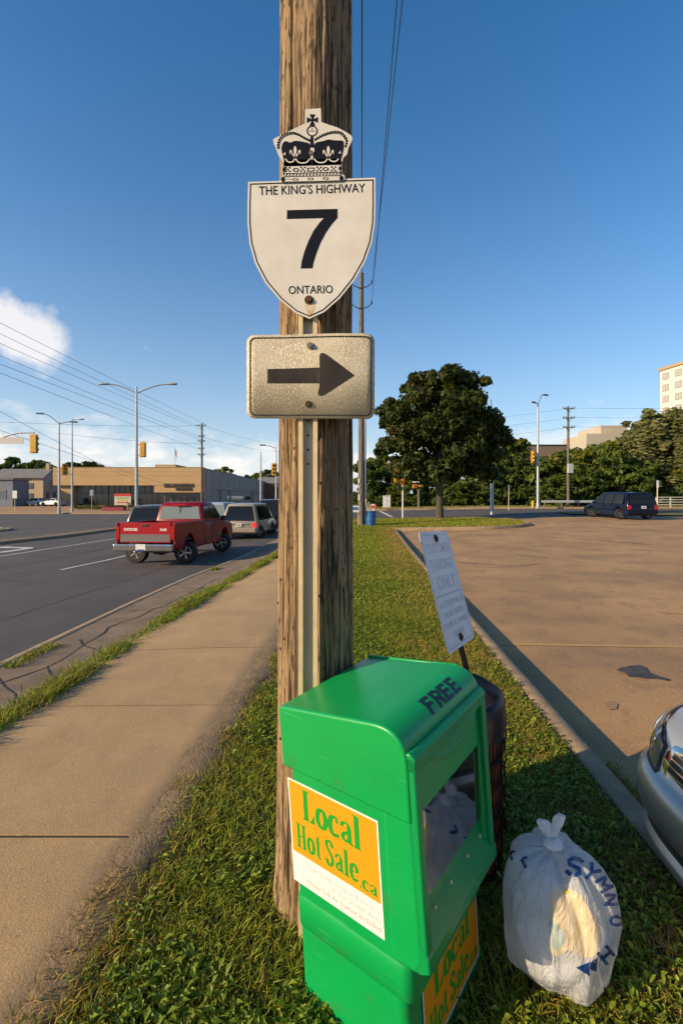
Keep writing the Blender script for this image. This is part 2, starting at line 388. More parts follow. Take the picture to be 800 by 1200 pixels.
# median strips and the far forecourt of the main road
MED = [(-17.7, 8), (-16.9, 16), (-16.4, 21.0), (-15.7, 28), (-15.3, 33.0), (-15.75, 33.5), (-16.2, 33.0), (-16.9, 27), (-17.6, 21), (-18.3, 15), (-19.1, 8)]
poly_ground('median_strip', MED, .0, M_blvd); poly_kerb('median_kerb', MED+[MED[0]], .17, -.2, .02, M_kerb)
IS2 = [(-27, 29.2), (-24, 28.9), (-22.4, 30.2), (-22.6, 31.6), (-25, 33), (-40, 34), (-40, 29.6)]
poly_ground('traffic_island', IS2, .0, M_blvd); poly_kerb('traffic_island_kerb', IS2+[IS2[0]], .17, -.2, .02, M_kerb)
poly_ground('forecourt', [(-75, 53.5), (-9, 53.5), (-8, 170), (-75, 170)], .0, M_lot)
poly_kerb('forecourt_kerb', [(-75, 53.4), (-9, 53.4), (-7.6, 120)], .18, -.3, .02, M_kerb)
poly_ground('forecourt_sidewalk', [(-60, 54), (-9.6, 54), (-9.6, 56), (-60, 56)], .012, M_conc)
# painted lines
def stripe(name, p, q, w, dz, m):
    P, Q = Vector(p), Vector(q); t = (Q-P).normalized(); n = Vector((-t.y, t.x)); k = max(1, int((Q-P).length/2)); mb = MB(); V = []
    for i in range(k+1):
        c = P.lerp(Q, i/k)
        for s in (-1, 1): e = c+n*s*w/2; V.append((e.x, e.y, g(e.x, e.y)+dz))
    mb.add(V, [(2*i, 2*i+1, 2*i+3, 2*i+2) for i in range(k)]); return struct(mb.build(name, m, smooth=0))
for a, b in ((-1.5, 2.5), (13.4, 18.2), (22.6, 26.6), (29.0, 32.5), (52, 56), (61, 65), (70, 74)):
    stripe('lane_marking', (-8.45+.022*a, a), (-8.45+.022*b, b), .13, -.114, M_white)
stripe('lane_marking', (-13.1, -4), (-12.3, 32.0), .13, -.114, M_white)
stripe('stop_line', (-11.9, 33.6), (-3.2, 33.4), .45, -.112, M_white)
AX, AY = -14.25, 20.4
ar = [(-1.55, -.1), (-.75, -.72), (-.75, -.25), (.35, -.3), (.55, -.55), (.55, -1.9), (.95, -1.9), (.95, -.3), (.55, .12), (-.75, .18), (-.75, .6)]
struct(decal('turn_arrow', [(AX+x*.9, AY+y*1.1) for x, y in ar], -.113, M_white))
stripe('crosswalk_line', (4, 36.6), (4.0, 48), .3, -.113, M_white)
stripe('parking_line', (1.85, 5.62), (6.9, 5.35), .07, -.124, M_yell)
stripe('parking_line', (1.7, 2.72), (6.6, 2.45), .10, -.124, M_yell)
def crack(name, pts, w, dz, m, jit=.05):
    Q = []
    for a, b in zip(pts[:-1], pts[1:]):
        A, B = Vector(a), Vector(b); n = max(2, int((B-A).length/.25))
        for k in range(n): Q.append(A.lerp(B, k/n)+Vector((random.uniform(-jit, jit), random.uniform(-jit, jit))))
    Q.append(Vector(pts[-1])); V = []; mb = MB()
    for i, p in enumerate(Q):
        t = (Q[min(i+1, len(Q)-1)]-Q[max(i-1, 0)]).normalized(); n = Vector((-t.y, t.x)); ww = w*random.uniform(.4, 1.2)/2
        for s in (-1, 1): e = p+n*s*ww; V.append((e.x, e.y, g(e.x, e.y)+dz))
    mb.add(V, [(2*i, 2*i+1, 2*i+3, 2*i+2) for i in range(len(Q)-1)]); return struct(mb.build(name, m, smooth=0))
crack('lot_crack', [(8.6, 19.5), (12, 15.5), (13.5, 14)], .06, -.124, M_crack, .14)
crack('lot_crack', [(12.5, 23), (15, 21)], .05, -.124, M_crack, .12)
crack('lot_crack', [(3.0, 13), (4.4, 12.0), (5.5, 12.4)], .03, -.124, M_crack, .09)
crack('lot_crack', [(5, 7.2), (6.2, 6.6), (7.0, 6.9)], .022, -.124, M_crack, .07)
crack('road_crack', [(-5.2, 3), (-5.3, 9), (-5.25, 15), (-4.9, 26)], .018, -.115, M_crack, .03)
crack('road_crack', [(-10.4, 6), (-10.2, 14), (-9.9, 30)], .05, -.115, M_crack, .03)
for pts in ([(-3.3, 3.6), (-2.95, 4.6), (-3.1, 6.2), (-2.9, 7.9), (-2.85, 10.5)], [(-3.2, 5.6), (-2.6, 5.0)], [(-3.3, 7.2), (-2.6, 7.7)], [(-2.95, 4.6), (-2.55, 4.2)], [(-3.3, 9.5), (-2.6, 9.1)], [(-3.0, 12), (-2.4, 11.6)], [(-3.2, 4.3), (-2.6, 3.7)]):
    crack('boulevard_crack', pts, .022, .005, M_crack, .04)
M_stain = mat('oil stain', (.035, .03, .026), .7, col2=(.09, .075, .06), nscale=9)
SP = [G(x, y, -.13) for x, y in ((722, 786), (728, 783), (740, 781), (750, 780), (757, 783), (761, 789), (772, 793), (785, 797), (784, 799), (768, 796), (755, 796), (745, 794), (737, 794), (733, 790))]
struct(decal('oil_stain', SP, -.122, M_stain))
SP = [G(x, y, -.13) for x, y in ((708, 824), (716, 822), (724, 826), (722, 832), (713, 833))]
struct(decal('oil_stain', SP, -.122, mat('faint oil stain', (.36, .21, .10), .8)))
# ------------------------------------------------------------------ near utility pole
def wood(name, base, dark, sz=(26, 26, .9)):
    m = mat(name, base, .9, col2=dark, nscale=1.0, stretch=sz, bump=.9, bscale=3.5, detail=10, lo=.34, hi=.66)
    nt = m.node_tree; b = nt.nodes['Principled BSDF']; L = nt.links.new
    t = nt.nodes.new('ShaderNodeTexCoord'); mp_ = nt.nodes.new('ShaderNodeMapping'); mp_.inputs['Scale'].default_value = (70, 70, 2.4); L(t.outputs['Object'], mp_.inputs[0])
    n = nt.nodes.new('ShaderNodeTexNoise'); n.inputs['Scale'].default_value = 1; n.inputs['Detail'].default_value = 4; L(mp_.outputs[0], n.inputs['Vector'])
    r = nt.nodes.new('ShaderNodeMapRange'); r.inputs[1].default_value = .545; r.inputs[2].default_value = .59; r.inputs[4].default_value = .9; L(n.outputs['Fac'], r.inputs[0])
    x = nt.nodes.new('ShaderNodeMix'); x.data_type = 'RGBA'; x.inputs[7].default_value = (dark[0]*.18, dark[1]*.16, dark[2]*.16, 1)
    L(b.inputs['Base Color'].links[0].from_socket, x.inputs[6]); L(r.outputs[0], x.inputs[0]); L(x.outputs[2], b.inputs['Base Color'])
    speckle(m, 1.0, (dark[0]*.22, dark[1]*.2, dark[2]*.2), .85, .60, .645); fl_n = [q for q in nt.nodes if q.type == 'TEX_NOISE'][-1]; mp3 = nt.nodes.new('ShaderNodeMapping'); mp3.inputs['Scale'].default_value = (70, 70, 17); L(t.outputs['Object'], mp3.inputs[0]); L(mp3.outputs[0], fl_n.inputs['Vector'])
    speckle(m, 1.0, (dark[0]*.3, dark[1]*.28, dark[2]*.26), .85, .56, .61); lastn = [q for q in nt.nodes if q.type == 'TEX_NOISE'][-1]
    mp2 = nt.nodes.new('ShaderNodeMapping'); mp2.inputs['Scale'].default_value = (170, 170, 7); L(t.outputs['Object'], mp2.inputs[0]); L(mp2.outputs[0], lastn.inputs['Vector'])
    return m
M_wood = wood('weathered pole wood', (.42, .27, .13), (.19, .12, .062), (34, 34, 1.3))
M_wood2 = wood('grey pole wood', (.26, .22, .17), (.16, .13, .10), (14, 14, .5))
M_galv = mat('galvanised steel', (.80, .62, .36), .55, .1, col2=(.66, .51, .30), nscale=14, bump=.05, bscale=90)
M_rust = mat('rusty steel', (.16, .07, .03), .85, .3, col2=(.07, .035, .02), nscale=40)
M_dark = mat('dark insulator', (.05, .05, .05), .5)
PX, PY = -.108, 1.92
def pole_r(z): return float(ip(z, [-.1, 0, .12, .35, 1.2, 2.1, 3.7, 14.5], [.188, .180, .168, .161, .156, .152, .149, .115]))
pole = thing('utility_pole', 'thick weathered wooden utility pole carrying the highway sign and arrow', 'utility pole', (PX, PY, 0))
nz_, na = 520, 200
zs = np.concatenate([np.linspace(-.1, 3.9, nz_), np.linspace(4.1, 14.5, 30)]); aa = np.arange(na)*2*np.pi/na
A, Z = np.meshgrid(aa, zs)
u_ = A/(2*np.pi)
def per(fx, fz, seed, o=3):     # noise periodic round the pole
    w = A/(2*np.pi)
    n1 = fbm(w*fx, Z*fz, o, seed); n2 = fbm((w-1)*fx, Z*fz, o, seed); return n1*(1-w)+n2*w
gro = per(70, 1.1, 3); gro2 = per(34, .55, 9); big = per(6, .35, 21)
crk = np.clip((gro-.56)/.08, 0, 1)*.008+np.clip((gro2-.59)/.06, 0, 1)*.015+np.clip((per(120, 3.2, 31)-.55)/.1, 0, 1)*.004
rad = np.array([pole_r(q) for q in zs])[:, None]+(big-.5)*.010+(per(24, 2.2, 41)-.5)*.006-crk
V = np.stack([np.cos(A)*rad, np.sin(A)*rad, Z], -1).reshape(-1, 3)
i = np.arange(len(zs)-1)[:, None]*na+np.arange(na)[None, :]; k2 = (np.arange(na)+1) % na
i2 = np.arange(len(zs)-1)[:, None]*na+k2[None, :]
npmesh('pole_shaft', V, [np.stack([i, i2, i2+na, i+na], -1).reshape(-1, 4)], M_wood, parent=pole, smooth=True)
mb = MB().box((.55, 0, 13.9), (2.3, .1, .12)); mb.build('crossarm', M_wood2, pole, smooth=0)
for x in (-.5, .35, .93, 1.5):
    MB().lathe([(.02, 13.96), (.05, 14.0), (.05, 14.06), (.03, 14.1)], 10, Matrix.Translation((x, 0, 0))).build('insulator', M_dark, pole)
rv = random.Random(4)
mb = MB()
for k in range(46):             # old staples and nails left in the wood
    an = rv.uniform(math.pi*1.02, math.pi*1.9); zz = rv.uniform(.5, 2.3); r = pole_r(zz)+.001
    p = Vector((math.cos(an)*r, math.sin(an)*r, zz)); mb.box(p, (.003, .006, .009), an)
mb.build('old_staple', M_rust, pole, smooth=0)['kind'] = 'stuff'

# ------------------------------------------------------------------ highway sign on its steel post
M_signw = mat('white reflective sheeting', (.80, .74, .64), .42, col2=(.70, .63, .52), nscale=6, bump=.03, bscale=300)
M_tan = mat('aged beige sheeting', (.66, .55, .375), .42, col2=(.48, .39, .25), nscale=7, bump=.45, bscale=230, rough2=.6)
speckle(M_tan, 210, (.86, .80, .64), .75, .53, .66)
M_ink = mat('black sign ink', (.008, .008, .012), .5, spec=.2)
M_brown = mat('faded brown ink', (.030, .024, .02), .6, col2=(.055, .044, .036), nscale=9, spec=.2)
M_edge = mat('sign metal edge', (.5, .47, .4), .5, .6)
M_stk = mat('rust streak', (.62, .36, .12), .6, col2=(.75, .62, .45), nscale=30)
SY = 1.70; K = SY/F             # metres per photograph pixel at the sign plates
def sp(px, py): return ((px-365.5)*K, (HY-py)*K+CH)
sx0 = (365.5-CX)*K
sign = thing('highway_sign', 'white shield route sign number 7 with crown above an arrow plate on steel post', 'road sign', (sx0, SY, 0))
RX = Matrix.Rotation(R_(90), 4, 'X')               # text/prism XY -> XZ facing the camera
def plate(poly, name, m, y=0.0, t=.0025, parent=sign, bev=0, rel=None):
    o = MB().prism(poly, -t/2, t/2, Matrix.Translation((0, y, 0)) @ RX).build(name, m, parent, smooth=0, bevel=bev); return o
def spoly(pts): return [sp(*p) for p in pts]
def ring_poly(name, outer, inner, m, y, parent):
    n = len(outer); mb = MB(); V = [(p[0], y, p[1]) for p in outer]+[(p[0], y, p[1]) for p in inner]
    V += [(p[0], y+.0008, p[1]) for p in outer]+[(p[0], y+.0008, p[1]) for p in inner]
    fs = [(k, (k+1) % n, n+(k+1) % n, n+k) for k in range(n)]+[(2*n+k, 3*n+k, 3*n+(k+1) % n, 2*n+(k+1) % n) for k in range(n)]
    return mb.add(V, fs).build(name, m, parent, smooth=0)
def smoothpoly(pts, closed=True, n=8):
    out = []; L = len(pts)
    for i in range(L if closed else L-1):
        p0, p1, p2, p3 = [Vector(pts[(i+k-1) % L] if closed else pts[max(0, min(L-1, i+k-1))]) for k in range(4)]
        for s in range(n):
            t = s/n; out.append(tuple(.5*((2*p1)+(-p0+p2)*t+(2*p0-5*p1+4*p2-p3)*t*t+(-p0+3*p1-3*p2+p3)*t**3)))
    if not closed: out.append(tuple(pts[-1]))
    return out
# U-channel post
pc = (360.5-365.5)*K
mb = MB(); w_ = .0355
prof = [(-w_, .0), (-w_+.016, .0), (-w_+.018, .022), (w_-.018, .022), (w_-.016, .0), (w_, .0), (w_, .004), (w_-.013, .004), (w_-.015, .027), (-w_+.015, .027), (-w_+.013, .004), (-w_, .004)]
rings = [[(pc+x, y+.008, zz) for x, y in prof] for zz in (-.35, 0, 1.2, 2.58)]
mb.loft(rings); mb.build('post', M_galv, sign, smooth=0)
MB().box((pc, .0288, 1.29), (.035, .0016, 2.5)).build('post_web_sky_tint', mat('sky tinted post web', (.34, .33, .26), .55, .2, col2=(.27, .27, .22), nscale=9, stretch=(8, 8, 1)), sign, smooth=0)  # strip over the web: same metal, its grey sky reflection put into the colour
mb = MB()
for k in range(9):
    zz = CH+(HY-543)*K+k*.0535
    if zz < 2.5: mb.tube([(pc, .0272, zz), (pc, .0278, zz)], .0046, 8)
holes = mb.build('punched_hole', mat('hole black', (.008, .008, .008), .9), sign, smooth=0); holes['kind'] = 'stuff'
for c in holes.data.vertices: c.co.y += .0
# shield
def shield(d):
    top = [(291+d, 214+d), (439.5-d, 209+d)]
    rt = [(439.6-d, 240), (439-d, 262), (435.5-d, 285), (427.5-d*.95, 307), (415-d*.9, 329), (398-d*.75, 350), (380-d*.5, 366), (362.5, 374-d*1.15)]
    lf = [(346+d*.5, 367), (328+d*.75, 352), (311+d*.9, 332), (299+d*.95, 309), (292.5+d, 286), (290.2+d, 262), (290.3+d, 240)]
    return top+rt+lf
pl = plate(spoly(shield(0)), 'shield', M_signw, -.004, .003)
def inset_poly(P, d):
    n = len(P); out = []; A = sum(P[k][0]*P[(k+1) % n][1]-P[(k+1) % n][0]*P[k][1] for k in range(n)); sg = 1 if A > 0 else -1
    for k in range(n):
        p = Vector(P[k]); a = (p-Vector(P[k-1])).normalized(); b = (Vector(P[(k+1) % n])-p).normalized(); na, nb = Vector((-a.y, a.x))*sg, Vector((-b.y, b.x))*sg
        m = (na+nb).normalized(); out.append(tuple(p+m*d/max(.35, m.dot(na))))
    return out
ring_poly('shield_border', inset_poly(spoly(shield(0)), .0068), inset_poly(spoly(shield(0)), .0108), M_ink, -.0063, pl)
def arc_of(ps): return spoly(ps)
TM = lambda px, py, rot=0, y=-.0061: Matrix.Translation((sp(px, py)[0], y, sp(px, py)[1])) @ RX @ Matrix.Rotation(R_(rot), 4, 'Z')
text_mesh('lettering', "THE KING'S HIGHWAY", 14.6*K, M_ink, pl, TM(365.5, 223.4, 1.6), .0003, .0002, sx=.83)
text_mesh('lettering', 'ONTARIO', 13.4*K, M_ink, pl, TM(364, 340.5, 1.2), .0003, .0002, sx=.86)
seven = [(336.4, 247.2), (395.2, 245.6), (395.2, 256), (389, 263), (382, 273), (375.5, 285), (370.5, 298), (367.3, 308), (366, 315), (352.4, 315.3), (353.5, 307), (356.8, 295), (361.5, 283), (367.5, 271), (374.5, 261.5), (379.5, 256.3), (336.2, 257.4)]
o = plate(spoly(seven), 'numeral', M_ink, -.0061, .0006, pl)
def blob(px, py, rx, ry): return [(px+rx*math.cos(q*math.pi/8), py+ry*math.sin(q*math.pi/8)) for q in range(16)]
def bolt(px, py, r, m, washer=True):
    x, zz = sp(px, py); mb = MB()
    if washer: mb.tube([(x, -.005, zz), (x, -.0085, zz)], r*1.5, 16)
    mb.tube([(x, -.0085, zz), (x, -.015, zz)], [r, r*.9], 6); return mb.build('bolt', m, sign, smooth=30)
st = [(358.5, 353), (366, 352), (368.5, 360), (366.5, 366), (363.5, 371), (360.5, 368), (358, 361)]
plate(smoothpoly(spoly(st), n=4), 'rust_streak', M_stk, -.0060, .0004, pl)
bolt(362, 352.2, .011, mat('rusted bolt', (.17, .085, .035), .7, .5, col2=(.06, .03, .02), nscale=120))
# crown plate
c8 = lambda pts: [sp(320+x/8, 120+y/8) for x, y in pts]
cr_out = [(300, 82), (448, 72), (452, 200), (520, 225), (600, 250), (680, 293), (735, 330), (741, 362), (722, 405), (705, 440), (693, 500), (655, 535), (645, 580), (642, 620), (645, 680), (668, 700), (672, 735), (640, 752), (80, 765), (64, 745), (74, 720), (96, 690), (98, 620), (92, 565), (60, 520), (45, 490), (28, 440), (8, 395), (2, 362), (30, 345), (75, 325), (200, 262), (296, 215)]
crown = plate(c8(cr_out), 'crown_plate', M_signw, -.0085, .0025)
yk = -.0101
def cink(pts, name='emblem', m=M_ink, y=yk): return plate(c8(pts), name, m, y, .0006, crown)
def cink_s(pts, **k): return plate(smoothpoly(c8(pts), n=5), 'emblem', k.get('m', M_ink), k.get('y', yk), .0006, crown)
# cross, orb, stem
for q in range(4):
    a = R_(90*q); ca, sa = math.cos(a), math.sin(a); P0 = [(-8, 10), (-27, 52), (27, 52), (8, 10)]
    cink([(369+x*ca-y*sa, 182+x*sa+y*ca) for x, y in P0])
cink(blob(369, 182, 13, 13))
def ring8(x, y, r1, r2, ry=1.0):
    n = 24; o_ = [(x+r1*math.cos(k*2*math.pi/n), y+r1*ry*math.sin(k*2*math.pi/n)) for k in range(n)]; i_ = [(x+r2*math.cos(k*2*math.pi/n), y+r2*ry*math.sin(k*2*math.pi/n)) for k in range(n)]
    return ring_poly('emblem', c8(o_), c8(i_), M_ink, yk-.0003, crown)
ring8(367, 285, 52, 40); cink([(340, 284), (394, 284), (394, 288), (340, 288)]); cink([(364, 255), (369, 255), (369, 284), (364, 284)])
cink([(352, 330), (376, 330), (386, 440), (346, 440)])
# the two caps of the crown
capL = [(95, 395), (125, 380), (160, 392), (205, 378), (250, 380), (300, 390), (335, 400), (348, 430), (345, 480), (352, 560), (330, 600), (115, 608), (104, 560), (92, 510), (80, 450)]
capR = [(395, 400), (420, 388), (470, 378), (520, 364), (570, 372), (620, 374), (655, 380), (662, 430), (650, 500), (635, 555), (630, 592), (400, 600), (372, 560), (386, 480), (384, 430)]
cink_s(capL); cink_s(capR); cink([(108, 555), (632, 545), (630, 596), (112, 608)])
def arcdots(pts, n, r):
    P = smoothpoly(pts, False, 12); D = [0]
    for a, b in zip(P[:-1], P[1:]): D.append(D[-1]+math.dist(a, b))
    for k in range(n):
        d = D[-1]*k/(n-1); x = ip(d, D, [p[0] for p in P]); y = ip(d, D, [p[1] for p in P]); cink(blob(x, y, r, r))
arL = [(50, 440), (50, 400), (70, 350), (115, 315), (180, 300), (240, 318), (295, 350), (345, 372)]
arR = [(398, 362), (450, 330), (510, 305), (575, 292), (630, 298), (668, 330), (690, 375), (680, 425)]
arcdots(arL, 17, 11); arcdots(arR, 17, 11)
def stroke8(pts, w, m=M_ink, y=yk):
    P = smoothpoly(pts, False, 6); L_ = []; R2 = []
    for i_, p in enumerate(P):
        a, b = P[max(0, i_-1)], P[min(len(P)-1, i_+1)]; t = Vector((b[0]-a[0], b[1]-a[1])).normalized(); n = Vector((-t.y, t.x))*w/2
        L_.append((p[0]+n.x, p[1]+n.y)); R2.append((p[0]-n.x, p[1]-n.y))
    return cink(L_+R2[::-1], m=m, y=y)
stroke8([(x+10, y+14) for x, y in arL], 7); stroke8([(x-6, y+14) for x, y in arR], 7)
# fleurs-de-lis and festoons in white on the caps
for fx in (208, 517):
    cink_s([(fx, 425), (fx+14, 455), (fx+10, 490), (fx, 515), (fx-10, 490), (fx-14, 455)], m=M_signw, y=yk-.0006)
    for s in (-1, 1): cink_s([(fx+s*8, 512), (fx+s*25, 490), (fx+s*36, 465), (fx+s*50, 468), (fx+s*48, 505), (fx+s*38, 482), (fx+s*26, 508), (fx+s*10, 528)], m=M_signw, y=yk-.0006)
for sx_ in ((118, 545, 165, 578, 205, 545), (212, 545, 275, 585, 345, 545), (385, 545, 450, 582, 510, 545), (522, 545, 570, 572, 612, 545)):
    stroke8([(sx_[0], sx_[1]), (sx_[0]*.6+sx_[2]*.4, sx_[3]-8), (sx_[2], sx_[3]), (sx_[4]*.6+sx_[2]*.4, sx_[3]-8), (sx_[4], sx_[5])], 11, M_signw, yk-.0008)
cink([(95, 505), (118, 482), (118, 512)], m=M_signw, y=yk-.0006); cink([(612, 495), (632, 468), (634, 497)], m=M_signw, y=yk-.0006)
# band: outlines, jewels, ropework
stroke8([(100, 612), (370, 604), (634, 596)], 7); stroke8([(100, 682), (370, 674), (640, 668)], 6); stroke8([(95, 712), (370, 706), (645, 700)], 6); stroke8([(84, 762), (370, 756), (650, 748)], 7)
stroke8([(108, 600), (102, 660), (104, 700)], 9); stroke8([(632, 590), (632, 650), (640, 692)], 9)
for x, y in ((95, 735), (640, 725)): cink(blob(x, y, 20, 22))
for k in range(17):
    x = 118+k*31; y = 696-k*.75; cink([(x, y+9), (x+12, y-11), (x+23, y-11), (x+11, y+9)])
for x in (215, 492): ring8(x, 648 if x < 300 else 640, 30, 17, .62)
ring_poly('emblem', c8([(320, 628), (388, 626), (388, 662), (320, 664)]), c8([(329, 636), (379, 634), (379, 654), (329, 656)]), M_ink, yk-.0003, crown)
for x in (140, 280, 430, 565):
    for dx, dy in ((-17, -17), (17, -17), (0, 0), (-17, 17), (17, 17)): cink(blob(x+dx, 646-x*.014+dy, 9, 8))
cink(blob(108, 645, 16, 20)); cink(blob(626, 634, 14, 18))
for x, y in ((212, 737), (352, 732), (492, 728)): ring8(x, y, 28, 18, .42)
stroke8([(120, 735), (150, 734), (180, 736)], 3)
bolt(364.8, 181.5, .0095, mat('weathered bolt', (.38, .33, .25), .5, .7, col2=(.22, .18, .13), nscale=90))
# arrow plate, creased along its middle
ax0, ay0, ax1, ay1 = 289.5, 391.5, 439.0, 490.5
def apt(px, py):
    x, zz = sp(px, py); t = max(0, (px-362)/77); y = -.006+.020*t*t+.004*math.sin((px-300)/26) * (.5+.5*math.cos((py-400)/60))
    return x, y, zz
def rrect(x0, y0, x1, y1, r, d0=0, n=6):
    out = []
    for cx, cy, a0 in ((x1-r, y1-r, 0), (x0+r, y1-r, 90), (x0+r, y0+r, 180), (x1-r, y0+r, 270)):
        for k in range(n+1):
            a = R_(a0+90*k/n); out.append((cx+r*math.cos(a), cy+r*math.sin(a)))
    return out
def curved(name, polys, m, lift, parent, holes=None, slices=30):
    """flat outline(s) in photograph units cut into upright slices and laid on the creased plate"""
    bm = bmesh.new()
    for poly in polys:
        vs = [bm.verts.new((x, y, 0)) for x, y in poly]; bm.faces.new(vs)
    for k in range(1, slices):
        c = ax0+(ax1-ax0)*k/slices
        bmesh.ops.bisect_plane(bm, geom=bm.verts[:]+bm.edges[:]+bm.faces[:], plane_co=(c, 0, 0), plane_no=(1, 0, 0))
    for v in bm.verts:
        px, py = v.co.x, v.co.y; py2 = py-(px-365)*.022*(1-(py-391)/100); p = apt(px, py2); v.co = (p[0], p[1]-lift, p[2])
    bmesh.ops.triangulate(bm, faces=bm.faces[:])
    bmesh.ops.recalc_face_normals(bm, faces=bm.faces[:])
    if bm.faces and sum(f.normal.y*f.calc_area() for f in bm.faces) > 0: bmesh.ops.reverse_faces(bm, faces=bm.faces[:])
    me = bpy.data.meshes.new(name); bm.to_mesh(me); bm.free(); me.materials.append(m); me.shade_smooth()
    o = bpy.data.objects.new(name, me); COL.objects.link(o); o.parent = parent; return o
ap = curved('arrow_plate', [rrect(ax0, ay0, ax1, ay1, 9)], M_tan, 0, sign)
so = ap.modifiers.new('thick', 'SOLIDIFY'); so.thickness = .003; so.offset = -1
ro, ri = rrect(ax0+3.2, ay0+3, ax1-3.2, ay1-3, 7), rrect(ax0+4.7, ay0+4.5, ax1-4.7, ay1-4.5, 6)
n = len(ro); curved('plate_border', [[ro[k], ro[(k+1) % n], ri[(k+1) % n], ri[k]] for k in range(n)], M_brown, .0008, ap)
arrow = [(313.5, 432), (375.5, 431)]+[(374.6, 424), (374.3, 417.5), (375.5, 414.6), (378.5, 414), (382, 415.5)]+[(415, 440.2)]+[(382, 462), (377.5, 464.3), (374, 464.2), (372.4, 461.5), (373.5, 456), (375.8, 449.5)]+[(313.5, 449)]
curved('arrow', [arrow], M_brown, .0010, ap)
bolt(363.5, 405.5, .0085, MATS['weathered bolt']); bolt(361.5, 474, .0085, MATS['rusted bolt'])

# ------------------------------------------------------------------ green newspaper box
M_green = mat('green moulded plastic', (.002, .34, .075), .34, col2=(.003, .30, .065), nscale=3, bump=.02, bscale=200, spec=.5)
speckle(M_green, 5, (.010, .27, .065), .5, .55, .75); speckle(M_green, 160, (.05, .34, .12), .5, .66, .72); speckle(M_green, 45, (.002, .24, .045), .5, .62, .74)
def scratches(m, sx, col, amt, lo, hi):
    speckle(m, 1.0, col, amt, lo, hi); nt = m.node_tree; n = [q for q in nt.nodes if q.type == 'TEX_NOISE'][-1]; t = [q for q in nt.nodes if q.type == 'TEX_COORD'][-1]
    mp_ = nt.nodes.new('ShaderNodeMapping'); mp_.inputs['Scale'].default_value = sx; mp_.inputs['Rotation'].default_value = (.3, .25, .1); nt.links.new(t.outputs['Object'], mp_.inputs[0]); nt.links.new(mp_.outputs[0], n.inputs['Vector'])
scratches(M_green, (5, 5, 190), (.10, .42, .20), .45, .69, .73); scratches(M_green, (150, 150, 5), (.015, .20, .05), .5, .67, .72); speckle(M_green, 11, (.035, .17, .045), .5, .60, .74)
M_green2 = mat('green moulded plastic trim', (.003, .27, .065), .35)
M_blk = mat('black lettering vinyl', (.012, .014, .02), .45)
BR = Matrix.Rotation(R_(1.4), 4, 'X') @ Matrix.Rotation(R_(-3.5), 4, 'Y') @ Matrix.Rotation(R_(-38.8), 4, 'Z')
box = thing('newspaper_box', 'bright green plastic free newspaper box leaning beside the pole', 'newspaper box')
box.matrix_world = Matrix.Translation((-.147, 1.544, .0)) @ BR
BA, BB = .484, .512
VX = Matrix(((1, 0, 0, 0), (0, 0, 1, 0), (0, 1, 0, 0), (0, 0, 0, 1)))   # prism (x, y, z) -> (u, v, w) with x=u, y=w, z=v
def uw_prism(name, poly, v0, v1, m, bev=.012, seg=3, parent=box): return MB().prism(poly, v0, v1, VX).build(name, m, parent, smooth=40, bevel=bev, seg=seg)
def rounded(pts, radii, n=7):
    out = []; L = len(pts)
    for i_ in range(L):
        p = Vector(pts[i_]); a = (Vector(pts[i_-1])-p); b = (Vector(pts[(i_+1) % L])-p); r = radii[i_]
        if r <= 0: out.append(tuple(p)); continue
        ang = a.angle(b); d = min(r/math.tan(ang/2), a.length*.49, b.length*.49); A_ = p+a.normalized()*d; B_ = p+b.normalized()*d
        for k in range(n+1):
            t = k/n; q = (A_.lerp(p, t)).lerp(p.lerp(B_, t), t); out.append(tuple(q))
    return out
# lower body, flaring to a skirt
mb = MB(); rr = []
def rrect2(u0, u1, v0, v1, r, w, n=5):
    return [(x, y, w) for x, y in rrect(u0, v0, u1, v1, r, n=n)]
for w, e in ((-.085, -.014), (-.07, -.018), (-.035, -.018), (-.012, .006), (.01, .010), (.34, .0125), (.80, .013)):
    rr.append(rrect2(e, .432-e*.2, e, BB-e, .03, w))
mb.loft(rr); mb.build('cabinet', M_green, box, smooth=40)
# moulded belt round the cabinet
mb = MB(); rr = []
for w, e in ((.228, .013), (.238, .0065), (.29, .006), (.325, .0065), (.338, .013)): rr.append(rrect2(e, .45, e, BB-e, .035, w))
mb.loft(rr); mb.build('belt', M_green, box, smooth=40)
# front housing: cheeks on both sides run up into the hood
cheek = rounded([(.385, .335), (.474, .340), (.494, .38), (.480, .94), (.385, .94)], [.03, .02, .03, 0, .0])
uw_prism('front_cheek', cheek, .0088, .052, M_green, .014); uw_prism('front_cheek', cheek, BB-.052, BB-.0088, M_green, .014)
hood = rounded([(-.009, .76), (.482, .76), (.480, 1.022), (-.013, .962)], [.012, 0, .10, .022], 10)
uw_prism('hood', hood, .006, BB-.006, M_green, .016, 4)
mb = MB().loft([[(.0, BB-.012, .958), (.0, BB+.001, .958), (.0, BB+.001, .972), (.0, BB-.012, .972)], [(.40, BB-.012, .999), (.40, BB+.001, .999), (.40, BB+.001, 1.012), (.40, BB-.012, 1.012)]])
mb.build('hood_rim', M_green, box, bevel=.004)
